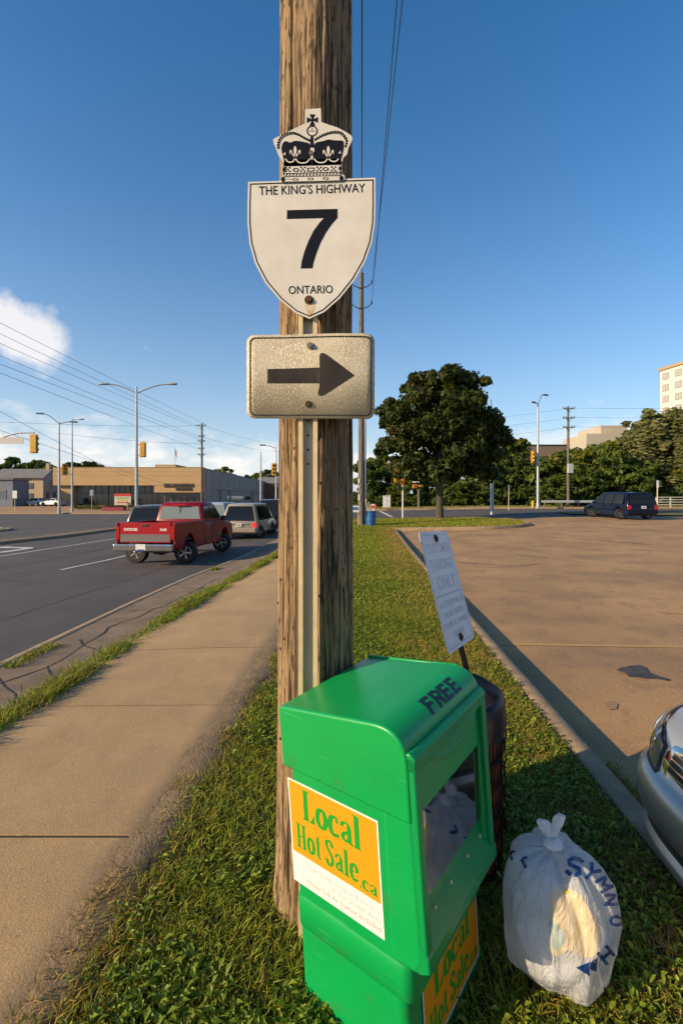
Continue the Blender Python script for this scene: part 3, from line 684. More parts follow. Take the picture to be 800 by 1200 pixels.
# door: frame, pull handle, pane
U0 = .462
door = MB(); T = U0+.045
lip = rounded([(.43, .94), (.484, .955), (.502, .940), (.498, .90), (.43, .90)], [0, .012, .012, 0, 0], 4)
door.prism(lip, .012, BB-.012, VX)
rail = rounded([(.43, .352), (.482, .345), (.512, .362), (.510, .40), (.470, .47), (.462, .535), (.43, .54)], [0, .012, .014, .01, .006, .006, 0], 4)
door.prism(rail, .010, BB-.010, VX)
stile = rounded([(.43, .35), (.498, .35), (.506, .37), (.499, .945), (.43, .945)], [0, .01, .01, .01, 0], 4)
for a, b in ((.012, .044), (BB-.044, BB-.012)): door.prism(stile, a, b, VX)
dr = door.build('door', M_green2, box, smooth=40, bevel=.006, seg=2)
hd = MB(); zz = [[(.470, .05, .935), (.470, .055, .892), (.470, .11, .888), (.470, .185, .855), (.470, .375, .855), (.470, .44, .935)], [(.500, .06, .935), (.498, .06, .897), (.498, .112, .893), (.506, .19, .860), (.506, .37, .860), (.500, .43, .935)]]
hd.loft(zz).build('pull_handle', M_green2, dr, smooth=0, bevel=.006, seg=2)
M_pane = mat('scratched clear pane', (.012, .011, .010), .05, spec=.9, coat=1.0)
M_pane.node_tree.nodes['Principled BSDF'].inputs['IOR'].default_value = 1.7
MB().box((.476, BB/2, .715), (.006, BB-.10, .40)).build('pane', M_pane, dr, smooth=0)
MB().lathe([(.004, 0), (.004, .0008), (.001, .001)], 8, Matrix.Translation((.14, .33, .980))).build('vent_hole', M_dark, box); MB().lathe([(.003, 0), (.003, .0008), (.001, .001)], 8, Matrix.Translation((.30, .36, .9965))).build('vent_hole', mat('paint chip', (.6, .62, .55), .6), box)
for v_ in (.10, .20, .32, .42): MB().tube([(.484, v_, .47), (.489, v_, .472)], .005, 10).build('door_screw', M_galv, dr)
# FREE on the rolled front edge
FQ = {'F': [(0, 0, .17, 1), (.17, .80, .50, 1), (.17, .42, .42, .62)], 'E': [(0, 0, .17, 1), (.17, .80, .50, 1), (.17, .41, .45, .60), (.17, 0, .50, .20)], 'R': [(0, 0, .17, 1), (.17, .80, .42, 1), (.17, .40, .42, .58), (.37, .54, .54, .86)]}
bmf = bmesh.new(); cx_ = 0
for ch in 'FREE':
    qs = [[(a, b), (c, b), (c, d), (a, d)] for a, b, c, d in FQ[ch]]
    if ch == 'R': qs += [[(.22, .44), (.42, .44), (.57, 0), (.38, 0)]]
    for k, q in enumerate(qs): bmf.faces.new([bmf.verts.new(((cx_+x-1.13)*.090, (y-.5)*.060, k*.00008)) for x, y in q])
    cx_ += .60
for k in range(1, 12): bmesh.ops.bisect_plane(bmf, geom=bmf.verts[:]+bmf.edges[:]+bmf.faces[:], plane_co=(0, -.033+.066*k/12, 0), plane_no=(0, 1, 0))
me_ = bpy.data.meshes.new('free_lettering'); bmf.to_mesh(me_); bmf.free(); me_.materials.append(M_blk); fr = bpy.data.objects.new('free_lettering', me_); COL.objects.link(fr); fr.parent = box
# wrap onto the hood: text y runs down the rolled edge
hp = [Vector(p) for p in hood]; ti = max(range(len(hp)), key=lambda k: (hp[k].y, hp[k].x))
pp = [Vector((.25, 0.962+.25*.060/.484))]+sorted([p for p in hp if p.x > .375 and p.y > .90], key=lambda p: math.atan2(p.y-.92, p.x-.38), reverse=True)+[Vector((.482, .80))]
D = [0]
for a, b in zip(pp[:-1], pp[1:]): D.append(D[-1]+(b-a).length)
mid = D[-1]-.21
for v in fr.data.vertices:
    d = mid-v.co.y; u = ip(d, D, [p.x for p in pp]); w = ip(d, D, [p.y for p in pp])
    u2 = ip(d+.004, D, [p.x for p in pp]); w2 = ip(d+.004, D, [p.y for p in pp]); t = Vector((u2-u, w2-w)).normalized()
    lz_ = .0012+v.co.z; v.co = (u-t.y*lz_, .290+v.co.x, w+t.x*lz_)
fr.data.update()
# posters with hand-drawn letters
M_or = mat('orange poster paper', (.93, .31, .003), .5, col2=(.88, .29, .003), nscale=4)
M_pw = mat('white poster paper', (.80, .76, .70), .5)
M_lg = mat('green poster ink', (.01, .30, .02), .5)
M_gi = mat('grey poster ink', (.50, .47, .46), .6); M_pi = mat('pink poster ink', (.78, .33, .33), .6)
def pen(path, a, b, n=5):
    """stroke of an upright broad pen (half axes a across, b up) along a path"""
    P = smoothpoly(path, False, n) if len(path) > 2 else [tuple(p) for p in path]; L_ = []; R2 = []
    for i_, p in enumerate(P):
        q0, q1 = P[max(0, i_-1)], P[min(len(P)-1, i_+1)]; t = Vector((q1[0]-q0[0], q1[1]-q0[1])).normalized(); nx, ny = -t.y, t.x
        s = math.sqrt(a*a*nx*nx+b*b*ny*ny); ox, oy = a*a*nx/s, b*b*ny/s
        L_.append((p[0]+ox, p[1]+oy)); R2.append((p[0]-ox, p[1]-oy))
    return [[L_[i_], L_[i_+1], R2[i_+1], R2[i_]] for i_ in range(len(P)-1)]
def rect(x0, y0, x1, y1): return [[(x0, y0), (x1, y0), (x1, y1), (x0, y1)]]
def ell(cx, cy, rx, ry, a0, a1, n=22): return [(cx+rx*math.cos(R_(a0+(a1-a0)*k/n)), cy+ry*math.sin(R_(a0+(a1-a0)*k/n))) for k in range(n+1)]
TH, TN = .085, .030
def glyph(c):
    if c == 'L': return rect(.05, 0, .225, 1)+rect(-.0, .95, .28, 1)+rect(0, 0, .46, .05)+[[(.46, 0), (.46, .30), (.43, .30), (.30, .045)]], .50
    if c == 'l': return rect(.045, 0, .215, 1.0)+rect(0, .955, .13, 1.0)+rect(.0, 0, .26, .045), .28
    if c == 'o': return pen(ell(.22, .33, .145, .31, 0, 360, 32), TH, TN, 1), .45
    if c == 'c': return pen(ell(.22, .33, .145, .31, 55, 320, 28), TH, TN, 1)+[[(.27, .47), (.36, .44), (.38, .56), (.28, .60)]], .41
    if c == 'a': return rect(.245, .06, .40, .52)+pen([(.07, .47), (.11, .585), (.22, .64), (.31, .58), (.33, .48)], TH*.72, TN, 4)+pen([(.31, .36), (.18, .31), (.10, .19), (.14, .07), (.24, .06), (.32, .16)], TH*.8, TN, 5)+pen([(.32, .10), (.37, .03), (.45, .05)], TH*.7, TN, 3), .45
    if c == 'H': return rect(.045, 0, .205, 1)+rect(.335, 0, .495, 1)+rect(.205, .47, .335, .53)+rect(0, .955, .25, 1)+rect(.29, .955, .54, 1)+rect(0, 0, .25, .045)+rect(.29, 0, .54, .045), .57
    if c == 't': return rect(.08, .09, .235, .86)+rect(.0, .60, .31, .645)+pen([(.15, .12), (.20, .025), (.31, .06)], TH*.7, TN, 4), .34
    if c == 'S': return pen([(.37, .76), (.33, .93), (.22, .975), (.10, .90), (.09, .74), (.21, .56), (.33, .40), (.355, .22), (.25, .04), (.12, .04), (.07, .24)], TH*.95, TN*1.3, 5)+[[(.36, .68), (.40, .68), (.40, .96), (.37, .96)]]+[[(.04, .03), (.075, .03), (.075, .33), (.04, .33)]], .46
    if c == 'e': return pen(ell(.22, .33, .145, .31, 8, 318, 30), TH, TN, 1)+rect(.13, .33, .35, .37), .42
    if c == '.': return [[(x, y) for x, y in ell(.08, .07, .075, .075, 0, 337.5, 15)]], .18
    return [], .2
def lettering(s, x0, w, y0, h, M, m, parent, lift):
    """draws s so that it spans w from x0, with capitals h tall, in the plane of M"""
    adv = [glyph(c)[1] for c in s]; tot = sum(adv); kx = w/tot; x = x0; q = 0
    for c, ad in zip(s, adv):
        mb = MB()
        for poly in glyph(c)[0]:
            q += 1; dz_ = lift+.00004*(q % 7)
            P_ = [(x+px_*kx, y0+py_*h, dz_) for px_, py_ in poly]; mb.add(P_, [tuple(range(len(P_)))], M)
        if mb.v: mb.build('letter', m, parent, smooth=0)
        x += ad*kx
def poster(name, M, w, h, split, parent, small=True):
    p = MB().box((w/2, h/2, .0004), (w, h, .0008), M=M).build(name, M_pw, parent, smooth=0)
    b = .0055
    MB().box((b+(w-2*b)/2, (split+h-b)/2, .0010), (w-2*b, h-b-split, .0006), M=M).build('orange_field', M_or, p, smooth=0)
    hh = h-split
    lettering('Local', w*.17, w*.66, split+hh*.52, hh*.41, M, M_lg, p, .0016)
    lettering('Hot Sale', w*.075, w*.70, split+hh*.09, hh*.34, M, M_lg, p, .0016)
    lettering('.ca', w*.775, w*.185, split+hh*.055, hh*.19, M, M_lg, p, .0016)
    if small:
        for k, (s, m) in enumerate((('Your Local Coupon Resource', M_gi), ('In the Guelph Area', M_gi), ('House Sell by Owner Included', M_pi))):
            text_mesh('small_print', s, split*.235, m, p, M @ Matrix.Translation((w*.975, split*(.74-.25*k), .0011)), .0002, 0, 'RIGHT', .98, 1)
    return p
# side poster on the near face (v = const): x along u, y along w, facing -v
PM = Matrix(((1, 0, 0, .006), (0, 0, -1, .0123), (0, 1, 0, .377), (0, 0, 0, 1)))
poster('poster', PM, .362, .347, .103, box)
# front poster below the door, on the cabinet front (u = const), x along v, y along w, facing +u
PM2 = Matrix(((0, 0, 1, .4338), (1, 0, 0, .088), (0, 1, 0, -.022), (0, 0, 0, 1)))
poster('poster', PM2, .390, .26, .012, box, False)
# ------------------------------------------------------------------ litter bin with a black liner, behind the newspaper box
M_slat = mat('rust brown painted steel', (.46, .085, .028), .6, col2=(.26, .055, .02), nscale=14, bump=.2, bscale=80)
M_mesh = mat('dark wire', (.035, .028, .025), .5, .6)
M_liner = mat('black bin liner', (.010, .010, .012), .42, spec=.35)
bx, by, br = .49, 2.17, .255
binn = thing('litter_bin', 'rust brown litter bin with black liner standing behind the green newspaper box', 'trash can', (bx, by, 0))
MB().lathe([(br-.03, .02), (br-.022, .03), (br-.022, .70), (br-.028, .71)], 40).build('drum', M_slat, binn)
for k in range(30):
    a = 2*math.pi*(k+.5)/30
    MB().box((br-.016, 0, .36), (.008, .040, .64), M=Matrix.Rotation(a, 4, 'Z')).build('slat', M_slat, binn, smooth=0)
mb = MB()
for w in (.03, .26, .50, .70): mb.lathe([(br-.010, w-.012), (br-.002, w-.010), (br-.002, w+.010), (br-.010, w+.012)], 40, cap=False)
mb.build('band', M_mesh, binn)
mb = MB()
for k in range(60):
    a = 2*math.pi*k/60; c, s = math.cos(a), math.sin(a); a2 = a+.32
    mb.tube([(br*c, br*s, .03), (br*math.cos(a2), br*math.sin(a2), .70)], .0022, 4); a2 = a-.32
    mb.tube([(br*c, br*s, .03), (br*math.cos(a2), br*math.sin(a2), .70)], .0022, 4)
mb.build('wire_mesh', M_mesh, binn, smooth=0)['kind'] = 'stuff'
n = 120; prof = [(-.05, .50, 0), (-.035, .58, .3), (-.012, .66, .4), (.004, .60, 1.0), (.012, .66, .8), (.010, .72, .5), (.004, .752, .2), (-.010, .758, .2), (-.03, .745, .4), (-.045, .68, .8), (-.05, .5, 1)]
prof = [(.012, .595, 1.4), (.016, .63, 1.1), (.013, .68, .8), (.010, .72, .5), (.004, .752, .25), (-.010, .758, .25), (-.03, .74, .5), (-.045, .66, .9), (-.06, .45, 1), (-.2, .40, 1)]
rings = []
for dr_, w, am in prof:
    rg = []
    for k in range(n):
        a = 2*math.pi*k/n; f1 = vnoise(np.array([k*40/n]), np.array([w*7]), 5)[0]-.5; f2 = vnoise(np.array([k*18/n]), np.array([w*11]), 8)[0]-.5
        r = br+dr_+(f1*.014+f2*.02)*am; rg.append((r*math.cos(a), r*math.sin(a), w+f2*.04*am))
    rings.append(rg)
MB().loft(rings).build('liner', M_liner, binn, smooth=60)
mb = MB(); rv = random.Random(3)
for k in range(9):          # chain hanging down the outside of the bin
    a = -.12; p = Vector((math.cos(a)*(br+.012), math.sin(a)*(br+.012), .56-.055*k)); L_ = []
    for q in range(10):
        t = 2*math.pi*q/9; e = Vector((0, math.cos(t)*.010, math.sin(t)*.03)) if k % 2 else Vector((math.cos(t)*.010, 0, math.sin(t)*.03)); L_.append(p+e)
    mb.tube(L_, .0032, 5, cap=False)
mb.build('chain', M_mesh, binn)

# ------------------------------------------------------------------ white garbage bag
def plastic(name, col, tr, al):
    m = bpy.data.materials.new(name); m.use_nodes = True; nt = m.node_tree; b = nt.nodes['Principled BSDF']; L = nt.links.new
    b.inputs['Base Color'].default_value = (*col, 1); b.inputs['Roughness'].default_value = .22; b.inputs['Specular IOR Level'].default_value = .6
    t = nt.nodes.new('ShaderNodeBsdfTranslucent'); t.inputs[0].default_value = (*col, 1); x = nt.nodes.new('ShaderNodeMixShader'); x.inputs[0].default_value = tr
    L(b.outputs[0], x.inputs[1]); L(t.outputs[0], x.inputs[2])
    q = nt.nodes.new('ShaderNodeBsdfTransparent'); y = nt.nodes.new('ShaderNodeMixShader'); y.inputs[0].default_value = al
    L(x.outputs[0], y.inputs[1]); L(q.outputs[0], y.inputs[2]); L(y.outputs[0], nt.nodes['Material Output'].inputs[0])
    tcn = nt.nodes.new('ShaderNodeTexCoord'); nn = nt.nodes.new('ShaderNodeTexNoise'); nn.inputs['Scale'].default_value = 17; nn.inputs['Detail'].default_value = 4; nn.inputs['Distortion'].default_value = 1.5
    mpb = nt.nodes.new('ShaderNodeMapping'); mpb.inputs['Scale'].default_value = (1, 1, .42); L(tcn.outputs['Object'], mpb.inputs[0]); L(mpb.outputs[0], nn.inputs['Vector']); m1 = nt.nodes.new('ShaderNodeMath'); m1.operation = 'SUBTRACT'; m1.inputs[1].default_value = .5; m2 = nt.nodes.new('ShaderNodeMath'); m2.operation = 'ABSOLUTE'; L(nn.outputs['Fac'], m1.inputs[0]); L(m1.outputs[0], m2.inputs[0]); bp = nt.nodes.new('ShaderNodeBump'); bp.inputs['Strength'].default_value = .9; bp.inputs['Distance'].default_value = .03
    L(m2.outputs[0], bp.inputs['Height']); L(bp.outputs[0], b.inputs['Normal']); L(bp.outputs[0], t.inputs['Normal']); return m
M_bag = plastic('white translucent plastic', (.84, .82, .81), .42, .34)
M_bagk = plastic('white bunched plastic', (.84, .82, .82), .3, .08)
GX, GY = .738, 1.575
bag = thing('garbage_bag', 'full white plastic garbage bag with blue lettering tied and lying on the grass', 'garbage bag', (GX, GY, 0))
nr, nt_ = 72, 180
hs = np.linspace(0, 1, nr); TT = np.arange(nt_)*2*np.pi/nt_
Hh, Tt = np.meshgrid(hs, TT, indexing='ij')
rp = np.interp(Hh, [0, .03, .10, .2, .35, .5, .62, .72, .8, .87, .92, .96, 1], [.0, .055, .118, .176, .216, .224, .214, .190, .152, .104, .062, .034, .024])
zp = np.interp(Hh, [0, .03, .10, .2, .35, .5, .62, .72, .8, .87, .92, .96, 1], [.004, .006, .025, .07, .15, .235, .305, .352, .383, .402, .412, .418, .424])
def pern(fx, fz, seed, o=3):
    w = Tt/(2*np.pi); return fbm(w*fx, Hh*fz, o, seed)*(1-w)+fbm((w-1)*fx, Hh*fz, o, seed)*w
topw = np.clip((Hh-.45)/.45, 0, 1); fold = np.abs(pern(26, 1.0, 5, 2)-.5)*2; fold2 = np.abs(pern(11, .6, 15, 2)-.5)*2
# flat facets where the contents press on the plastic
fq = np.random.default_rng(11); fc = np.full(Hh.shape, 9.0); ux_, uy_, uz_ = np.cos(Tt)*np.maximum(rp, .01), np.sin(Tt)*np.maximum(rp, .01), zp-.19
ul = np.sqrt(ux_**2+uy_**2+uz_**2); ux_, uy_, uz_ = ux_/ul, uy_/ul, uz_/ul
for _k in range(34):
    nv = fq.normal(size=3); nv[2] *= .8; nv /= np.linalg.norm(nv); dt = nv[0]*ux_+nv[1]*uy_+nv[2]*uz_
    fc = np.minimum(fc, np.where(dt > .3, (.86+.14*fq.random())/np.maximum(dt, .3), 9.0))
fc = np.clip(fc, .80, 1.10); lump = rp*(fc-.97)*np.clip(Hh*8, 0, 1)*(1-topw*.85)-(np.clip(.09-np.abs(pern(10, 2.4, 12, 2)-.5), 0, .09))*.22*(1-topw*.5)
r = rp+lump-topw*rp*(fold*.30+fold2*.34)*np.clip(1.25-Hh*.7, .3, 1)+(pern(30, 7, 19)-.5)*.006
bulge = .030*np.exp(-((Tt-R_(350)) % (2*np.pi))**2)   # sags to one side
X = r*np.cos(Tt)*1.02-.012*np.clip((Hh-.5)*2, 0, 1)*1.8; Y = r*np.sin(Tt)*.95
Zz = zp*1.10+(pern(5, 1.5, 33)-.5)*.07*np.clip((Hh-.2)*2, 0, 1)*(Hh < .93)+topw*(1-np.clip((Hh-.85)/.1, 0, 1))*(.02-.075*fold2)
X *= .83; Y *= .82; Zz *= 1.0; BV = np.stack([X, Y, np.maximum(Zz, .003)], -1).reshape(-1, 3)
i = np.arange(nr-1)[:, None]*nt_+np.arange(nt_)[None, :]; i2 = np.arange(nr-1)[:, None]*nt_+((np.arange(nt_)+1) % nt_)[None, :]
npmesh('bag_skin', BV, [np.stack([i, i2, i2+nt_, i+nt_], -1).reshape(-1, 4)], M_bag, parent=bag, smooth=True)
kx, ky, kz = float(X[-1].mean()), float(Y[-1].mean()), float(Zz[-1].mean())
mb = MB().lathe([(.022, -.012), (.034, 0), (.030, .014), (.018, .024)], 20, Matrix.Translation((kx, ky, kz+.002)))
mb.build('knot', M_bagk, bag)
def ear(dx, dy, h, w, sd):
    rg = []; q = random.Random(sd)
    for k in range(9):
        t = k/8; c = Vector((kx+dx*t, ky+dy*t, kz+.012+h*t)); ww = w*(.35+.9*t-.35*t*t)*(1 if k < 8 else .75)
        rg.append([c+Vector((math.cos(a*math.pi/10)*ww*(1+.25*math.sin(a*2.1+sd)), math.sin(a*math.pi/10)*ww*.38*(1+.3*math.cos(a*1.7+k)), q.uniform(-.004, .004)*(t > .1))) for a in range(20)])
    return MB().loft(rg, cap=False).build('bag_ear', M_bagk, bag, smooth=70)
ear(.030, .005, .085, .021, 2); ear(-.028, .012, .062, .024, 5)
# things showing through the thin plastic
def lump_obj(name, c, s, m, sd):
    bm = bmesh.new(); bmesh.ops.create_icosphere(bm, subdivisions=3, radius=1)
    for v in bm.verts:
        d = v.co.normalized(); k = .85+.3*float(fbm(np.array([d.x*2+d.z+5]), np.array([d.y*2-d.z+5]), 3, sd)[0]); v.co = Vector((d.x*s[0]*k, d.y*s[1]*k, d.z*s[2]*k))+Vector(c)
    me = bpy.data.meshes.new(name); bm.to_mesh(me); bm.free(); me.materials.append(m); me.shade_smooth()
    o = bpy.data.objects.new(name, me); COL.objects.link(o); o.parent = bag; return o
M_yp = mat('yellow packet', (.96, .56, .004), .5, col2=(.80, .58, .03), nscale=14)
lump_obj('paper_waste', (.0, .01, .14), (.125, .12, .12), mat('pale paper', (.80, .77, .74), .8), 6)
lump_obj('paper_waste', (-.02, .02, .25), (.11, .11, .11), mat('grey paper', (.74, .74, .76), .8, col2=(.60, .66, .62), nscale=12), 9)
# blue print, wrapped onto the plastic
M_blue = mat('blue print', (.008, .050, .19), .4)
bt = BVHTree.FromPolygons([Vector(p)+Vector((GX, GY, 0)) for p in BV.tolist()], [list(map(int, f)) for f in np.stack([i, i2, i2+nt_, i+nt_], -1).reshape(-1, 4)])
def on_bag(px, py, lift=.0042):
    d = Vector(((px-CX)/F, 1, (HY-py)/F)).normalized(); h = bt.ray_cast(Vector((0, 0, CH)), d)
    return None if h[0] is None else h[0]-d*lift-Vector((GX, GY, 0))
def bag_print(name, polys, m=None, lift=.0042):
    bm = bmesh.new()
    for poly in polys:
        vs = [bm.verts.new((x, y, 0)) for x, y in poly]; bm.faces.new(vs)
    bmesh.ops.triangulate(bm, faces=bm.faces[:])
    for _ in range(3 if m is None else 4): bmesh.ops.subdivide_edges(bm, edges=[e for e in bm.edges if e.calc_length() > 1.6], cuts=1, use_grid_fill=False)
    bmesh.ops.triangulate(bm, faces=bm.faces[:]); bad = []
    for v in bm.verts:
        p = on_bag(v.co.x, v.co.y, lift)
        if p is None: bad.append(v)
        else: v.co = p
    if bad: bmesh.ops.delete(bm, geom=bad, context='VERTS')
    if not bm.faces: bm.free(); return
    me = bpy.data.meshes.new(name); bm.to_mesh(me); bm.free(); me.materials.append(m or M_blue)
    o = bpy.data.objects.new(name, me); COL.objects.link(o); o.parent = bag
def seg(pts, w):
    out = []
    for (x0, y0), (x1, y1) in zip(pts[:-1], pts[1:]):
        t = Vector((x1-x0, y1-y0)).normalized(); n = Vector((-t.y, t.x))*w/2; e = t*w*.3
        out.append([(x0-e.x+n.x, y0-e.y+n.y), (x1+e.x+n.x, y1+e.y+n.y), (x1+e.x-n.x, y1+e.y-n.y), (x0-e.x-n.x, y0-e.y-n.y)])
    return out
def letters(ch, cx, cy, s, rot, w=3.6):
    S_ = {'S': [[(.4, .4), (.2, .5), (-.2, .5), (-.4, .28), (-.3, .06), (.3, -.06), (.4, -.28), (.2, -.5), (-.2, -.5), (-.4, -.4)]], 'Y': [[(-.4, .5), (0, .05), (0, -.5)], [(.4, .5), (0, .05)]],
          'M': [[(-.45, -.5), (-.45, .5), (0, -.1), (.45, .5), (.45, -.5)]], 'N': [[(-.4, -.5), (-.4, .5), (.4, -.5), (.4, .5)]], 'O': [[(.4, 0), (.28, .4), (0, .5), (-.28, .4), (-.4, 0), (-.28, -.4), (0, -.5), (.28, -.4), (.4, 0)]],
          'H': [[(-.4, -.5), (-.4, .5)], [(.4, -.5), (.4, .5)], [(-.4, 0), (.4, 0)]], 'r': [[(-.2, -.5), (-.2, .3)], [(-.2, .1), (.05, .3), (.3, .25)]]}[ch]
    c, q = math.cos(R_(rot)), math.sin(R_(rot)); out = []
    for st_ in S_: out += seg([(cx+(x*c-y*q)*s, cy-(x*q+y*c)*s) for x, y in st_], w)
    bag_print('bag_letter', out)
z6 = lambda x, y: (580+x/4.615, 940+y/4.615)
for ch, x, y, s, rot in (('S', 428, 350, 19, -14), ('Y', 520, 382, 17, -42), ('M', 590, 445, 15, -62), ('N', 628, 530, 14, -88), ('O', 655, 645, 13, -95), ('H', 603, 830, 16, -140), ('r', 92, 285, 11, 18), ('r', 160, 322, 13, 30)):
    letters(ch, *z6(x, y), s, rot, s*.25)
bag_print('yellow_packet', [[z6(*p) for p in ((305, 470), (380, 455), (455, 500), (520, 600), (560, 700), (545, 830), (470, 850), (400, 800), (330, 835), (290, 800), (300, 640))]], M_yp, -.006)
bag_print('green_print', [[z6(*p) for p in ((290, 640), (340, 660), (385, 740), (340, 815), (300, 780))]], mat('green packet print', (.10, .30, .16), .5), -.0045)
bag_print('bag_emblem', [[z6(*p) for p in ((436, 897), (508, 868), (512, 945))], [z6(*p) for p in ((512, 868), (552, 846), (548, 920), (514, 908))]])

# ------------------------------------------------------------------ leaning parking sign
M_psign = mat('faded white sign enamel', (.82, .76, .74), .5, col2=(.72, .66, .66), nscale=5)
M_pink2 = mat('faded red ink', (.66, .54, .56), .6); M_gr2 = mat('faded grey ink', (.54, .53, .55), .6)
LN = R_(-12.3)                                      # leans to the road side
ps = thing('parking_sign', 'faded white customer parking sign leaning on a thin rusty post', 'parking sign', (.808, 2.427, 0))
px0 = Vector((.236, .37, -.02)).normalized(); pu = Vector((-.133, .116, .6075)); pu = (pu-px0*pu.dot(px0)).normalized(); pn = px0.cross(pu)   # across, up, face turned to the lot
pB = Matrix((px0, -pn, pu)).transposed().to_4x4()
ps.matrix_world = Matrix.Translation(Vector((.634, 2.415, .878))-pu*.898+pn*(-.022)) @ pB
FM = Matrix.Identity(4)
pw, ph, pz = .43, .615, .898
fl = Matrix(((1, 0, 0, 0), (0, 0, -1, 0), (0, 1, 0, 0), (0, 0, 0, 1)))
SM = FM @ Matrix.Translation((0, -.022, pz)) @ fl     # sign plane: x across, y up, normal towards the lot
plt = MB().prism(rrect(-pw/2, 0, pw/2, ph, .03), -.001, .001, SM).build('sign_plate', M_psign, ps, smooth=0)
ro, ri = rrect(-pw/2+.017, .017, pw/2-.017, ph-.017, .024), rrect(-pw/2+.022, .022, pw/2-.022, ph-.022, .02); n = len(ro)
MB().add([(x, y, .0014) for x, y in ro]+[(x, y, .0014) for x, y in ri], [(k, (k+1) % n, n+(k+1) % n, n+k) for k in range(n)], SM).build('sign_border', M_gr2, plt, smooth=0)
def pst(s, y, size, m, sx=1): text_mesh('lettering', s, size, m, plt, SM @ Matrix.Translation((0, y, .0014)), .0002, .0012, sx=sx, res=2)
pst('CUSTOMER', .520, .075, M_pink2, .86); pst('PARKING', .430, .085, M_gr2, .9); pst('ONLY', .335, .10, M_gr2, 1)
MB().box((0, .275, .0016), (pw-.07, .010, .0006), M=SM).build('rule', M_gr2, plt, smooth=0)
for k, s in enumerate(('ALL OTHERS WILL BE', 'TAGGED AND/OR', 'TOWED AT OWNERS', 'EXPENSE')): pst(s, .228-.052*k, .041, M_gr2, .9)
mb = MB(); prf = [(-.02, 0), (-.014, 0), (-.010, .016), (.010, .016), (.014, 0), (.02, 0), (.02, .003), (.016, .003), (.012, .019), (-.012, .019), (-.016, .003), (-.02, .003)]
mb.loft([[(FM @ Vector((x, y-.019, zz))) for x, y in prf] for zz in (-.25, .7, 1.50)]); mb.build('post', M_rust, ps, smooth=0)
for y in (.045, ph-.04):
    mb = MB(); mb.tube([(0, y, .001), (0, y, .007)], .021, 14, M=SM); mb.tube([(0, y, .007), (0, y, .014)], .010, 6, M=SM); mb.build('bolt', M_rust, ps, smooth=30)

# ------------------------------------------------------------------ silver car nosed up to the kerb
M_silver = mat('silver car paint', (.52, .49, .44), .34, .55, coat=.5, col2=(.56, .53, .48), nscale=700)
M_glassd = mat('dark car glass', (.012, .014, .016), .04, spec=.8, coat=.5)
M_black = mat('black plastic trim', (.012, .012, .013), .5)
M_chrome = mat('chrome', (.75, .75, .75), .08, 1.0)
M_tyre = mat('tyre rubber', (.016, .016, .017), .8)
M_alloy = mat('alloy wheel', (.45, .45, .46), .3, .8)
M_lens = mat('clear lamp lens', (.13, .14, .16), .05, spec=.9, coat=1.0)
M_red = mat('red lamp lens', (.42, .008, .012), .15, coat=.6)
M_redlit = mat('lit red lamp', (.5, .01, .01), .2, emit=(1, .03, .02, .8))
M_plate = mat('number plate white', (.72, .72, .70), .4)
carw = .865
def plan(t):
    """front outline of the car in plan: t from 0 (centre) to 1 (side behind the corner); returns (back from the nose, across)"""
    P = [(0, 0), (.004, .20), (.018, .40), (.045, .55), (.10, .69), (.20, .79), (.36, .845), (.60, .865), (1.0, .868)]
    q = t*(len(P)-1); k = min(int(q), len(P)-2); f = q-k; p = [Vector(P[max(0, min(len(P)-1, k+j))]) for j in (-1, 0, 1, 2)]
    if k == 0: p[0] = Vector((P[1][0], -P[1][1]))
    v = .5*((2*p[1])+(-p[0]+p[2])*f+(2*p[0]-5*p[1]+4*p[2]-p[3])*f*f+(-p[0]+3*p[1]-3*p[2]+p[3])*f**3); return v.x, v.y
LV = [(.17, .09, .95), (.19, .045, .985), (.225, .028, 1.0), (.255, .030, 1.0), (.275, .055, .995), (.30, .062, .993), (.325, .045, .996), (.35, .015, 1.0), (.42, .0, 1.004), (.49, -.002, 1.005), (.525, .012, 1.003), (.545, .04, .998), (.56, .062, .992), (.62, .078, .988), (.68, .105, .982), (.725, .15, .972), (.755, .22, .955), (.775, .32, .935), (.80, .50, .91), (.83, .74, .88), (.86, 1.0, .85)]
def csurf(t, z, sgn, lift=0.0):
    nx = ip(z, [l[0] for l in LV], [l[1] for l in LV]); ws = ip(z, [l[0] for l in LV], [l[2] for l in LV])
    def P(tt, zz):
        a, b = plan(tt); n_ = ip(zz, [l[0] for l in LV], [l[1] for l in LV]); w_ = ip(zz, [l[0] for l in LV], [l[2] for l in LV]); k = 1.0-.25*max(0, (zz-.55))
        return Vector((n_*(1-.55*tt*tt)+a, b*w_*sgn, zz))
    p = P(t, z)
    if lift:
        e = .004; d1 = P(min(1, t+e), z)-P(max(0, t-e), z); d2 = P(t, min(.86, z+.006))-P(t, max(.17, z-.006)); n = d1.cross(d2)*sgn
        if n.length > 1e-12:
            n.normalize(); n = n if (n.x < 0 or n.y*sgn > 0 and abs(n.y) > abs(n.x)) else -n; p = p+n*lift
    return p
car = thing('parked_car', 'silver car with dark grille parked nose up to the kerb beside the garbage bag', 'car', (1.335, 1.50, -.125), R_(2))
NTt = 26; side = lambda z: [csurf(k/NTt, z, 1) for k in range(NTt, -1, -1)]+[csurf(k/NTt, z, -1) for k in range(1, NTt+1)]
rings = []
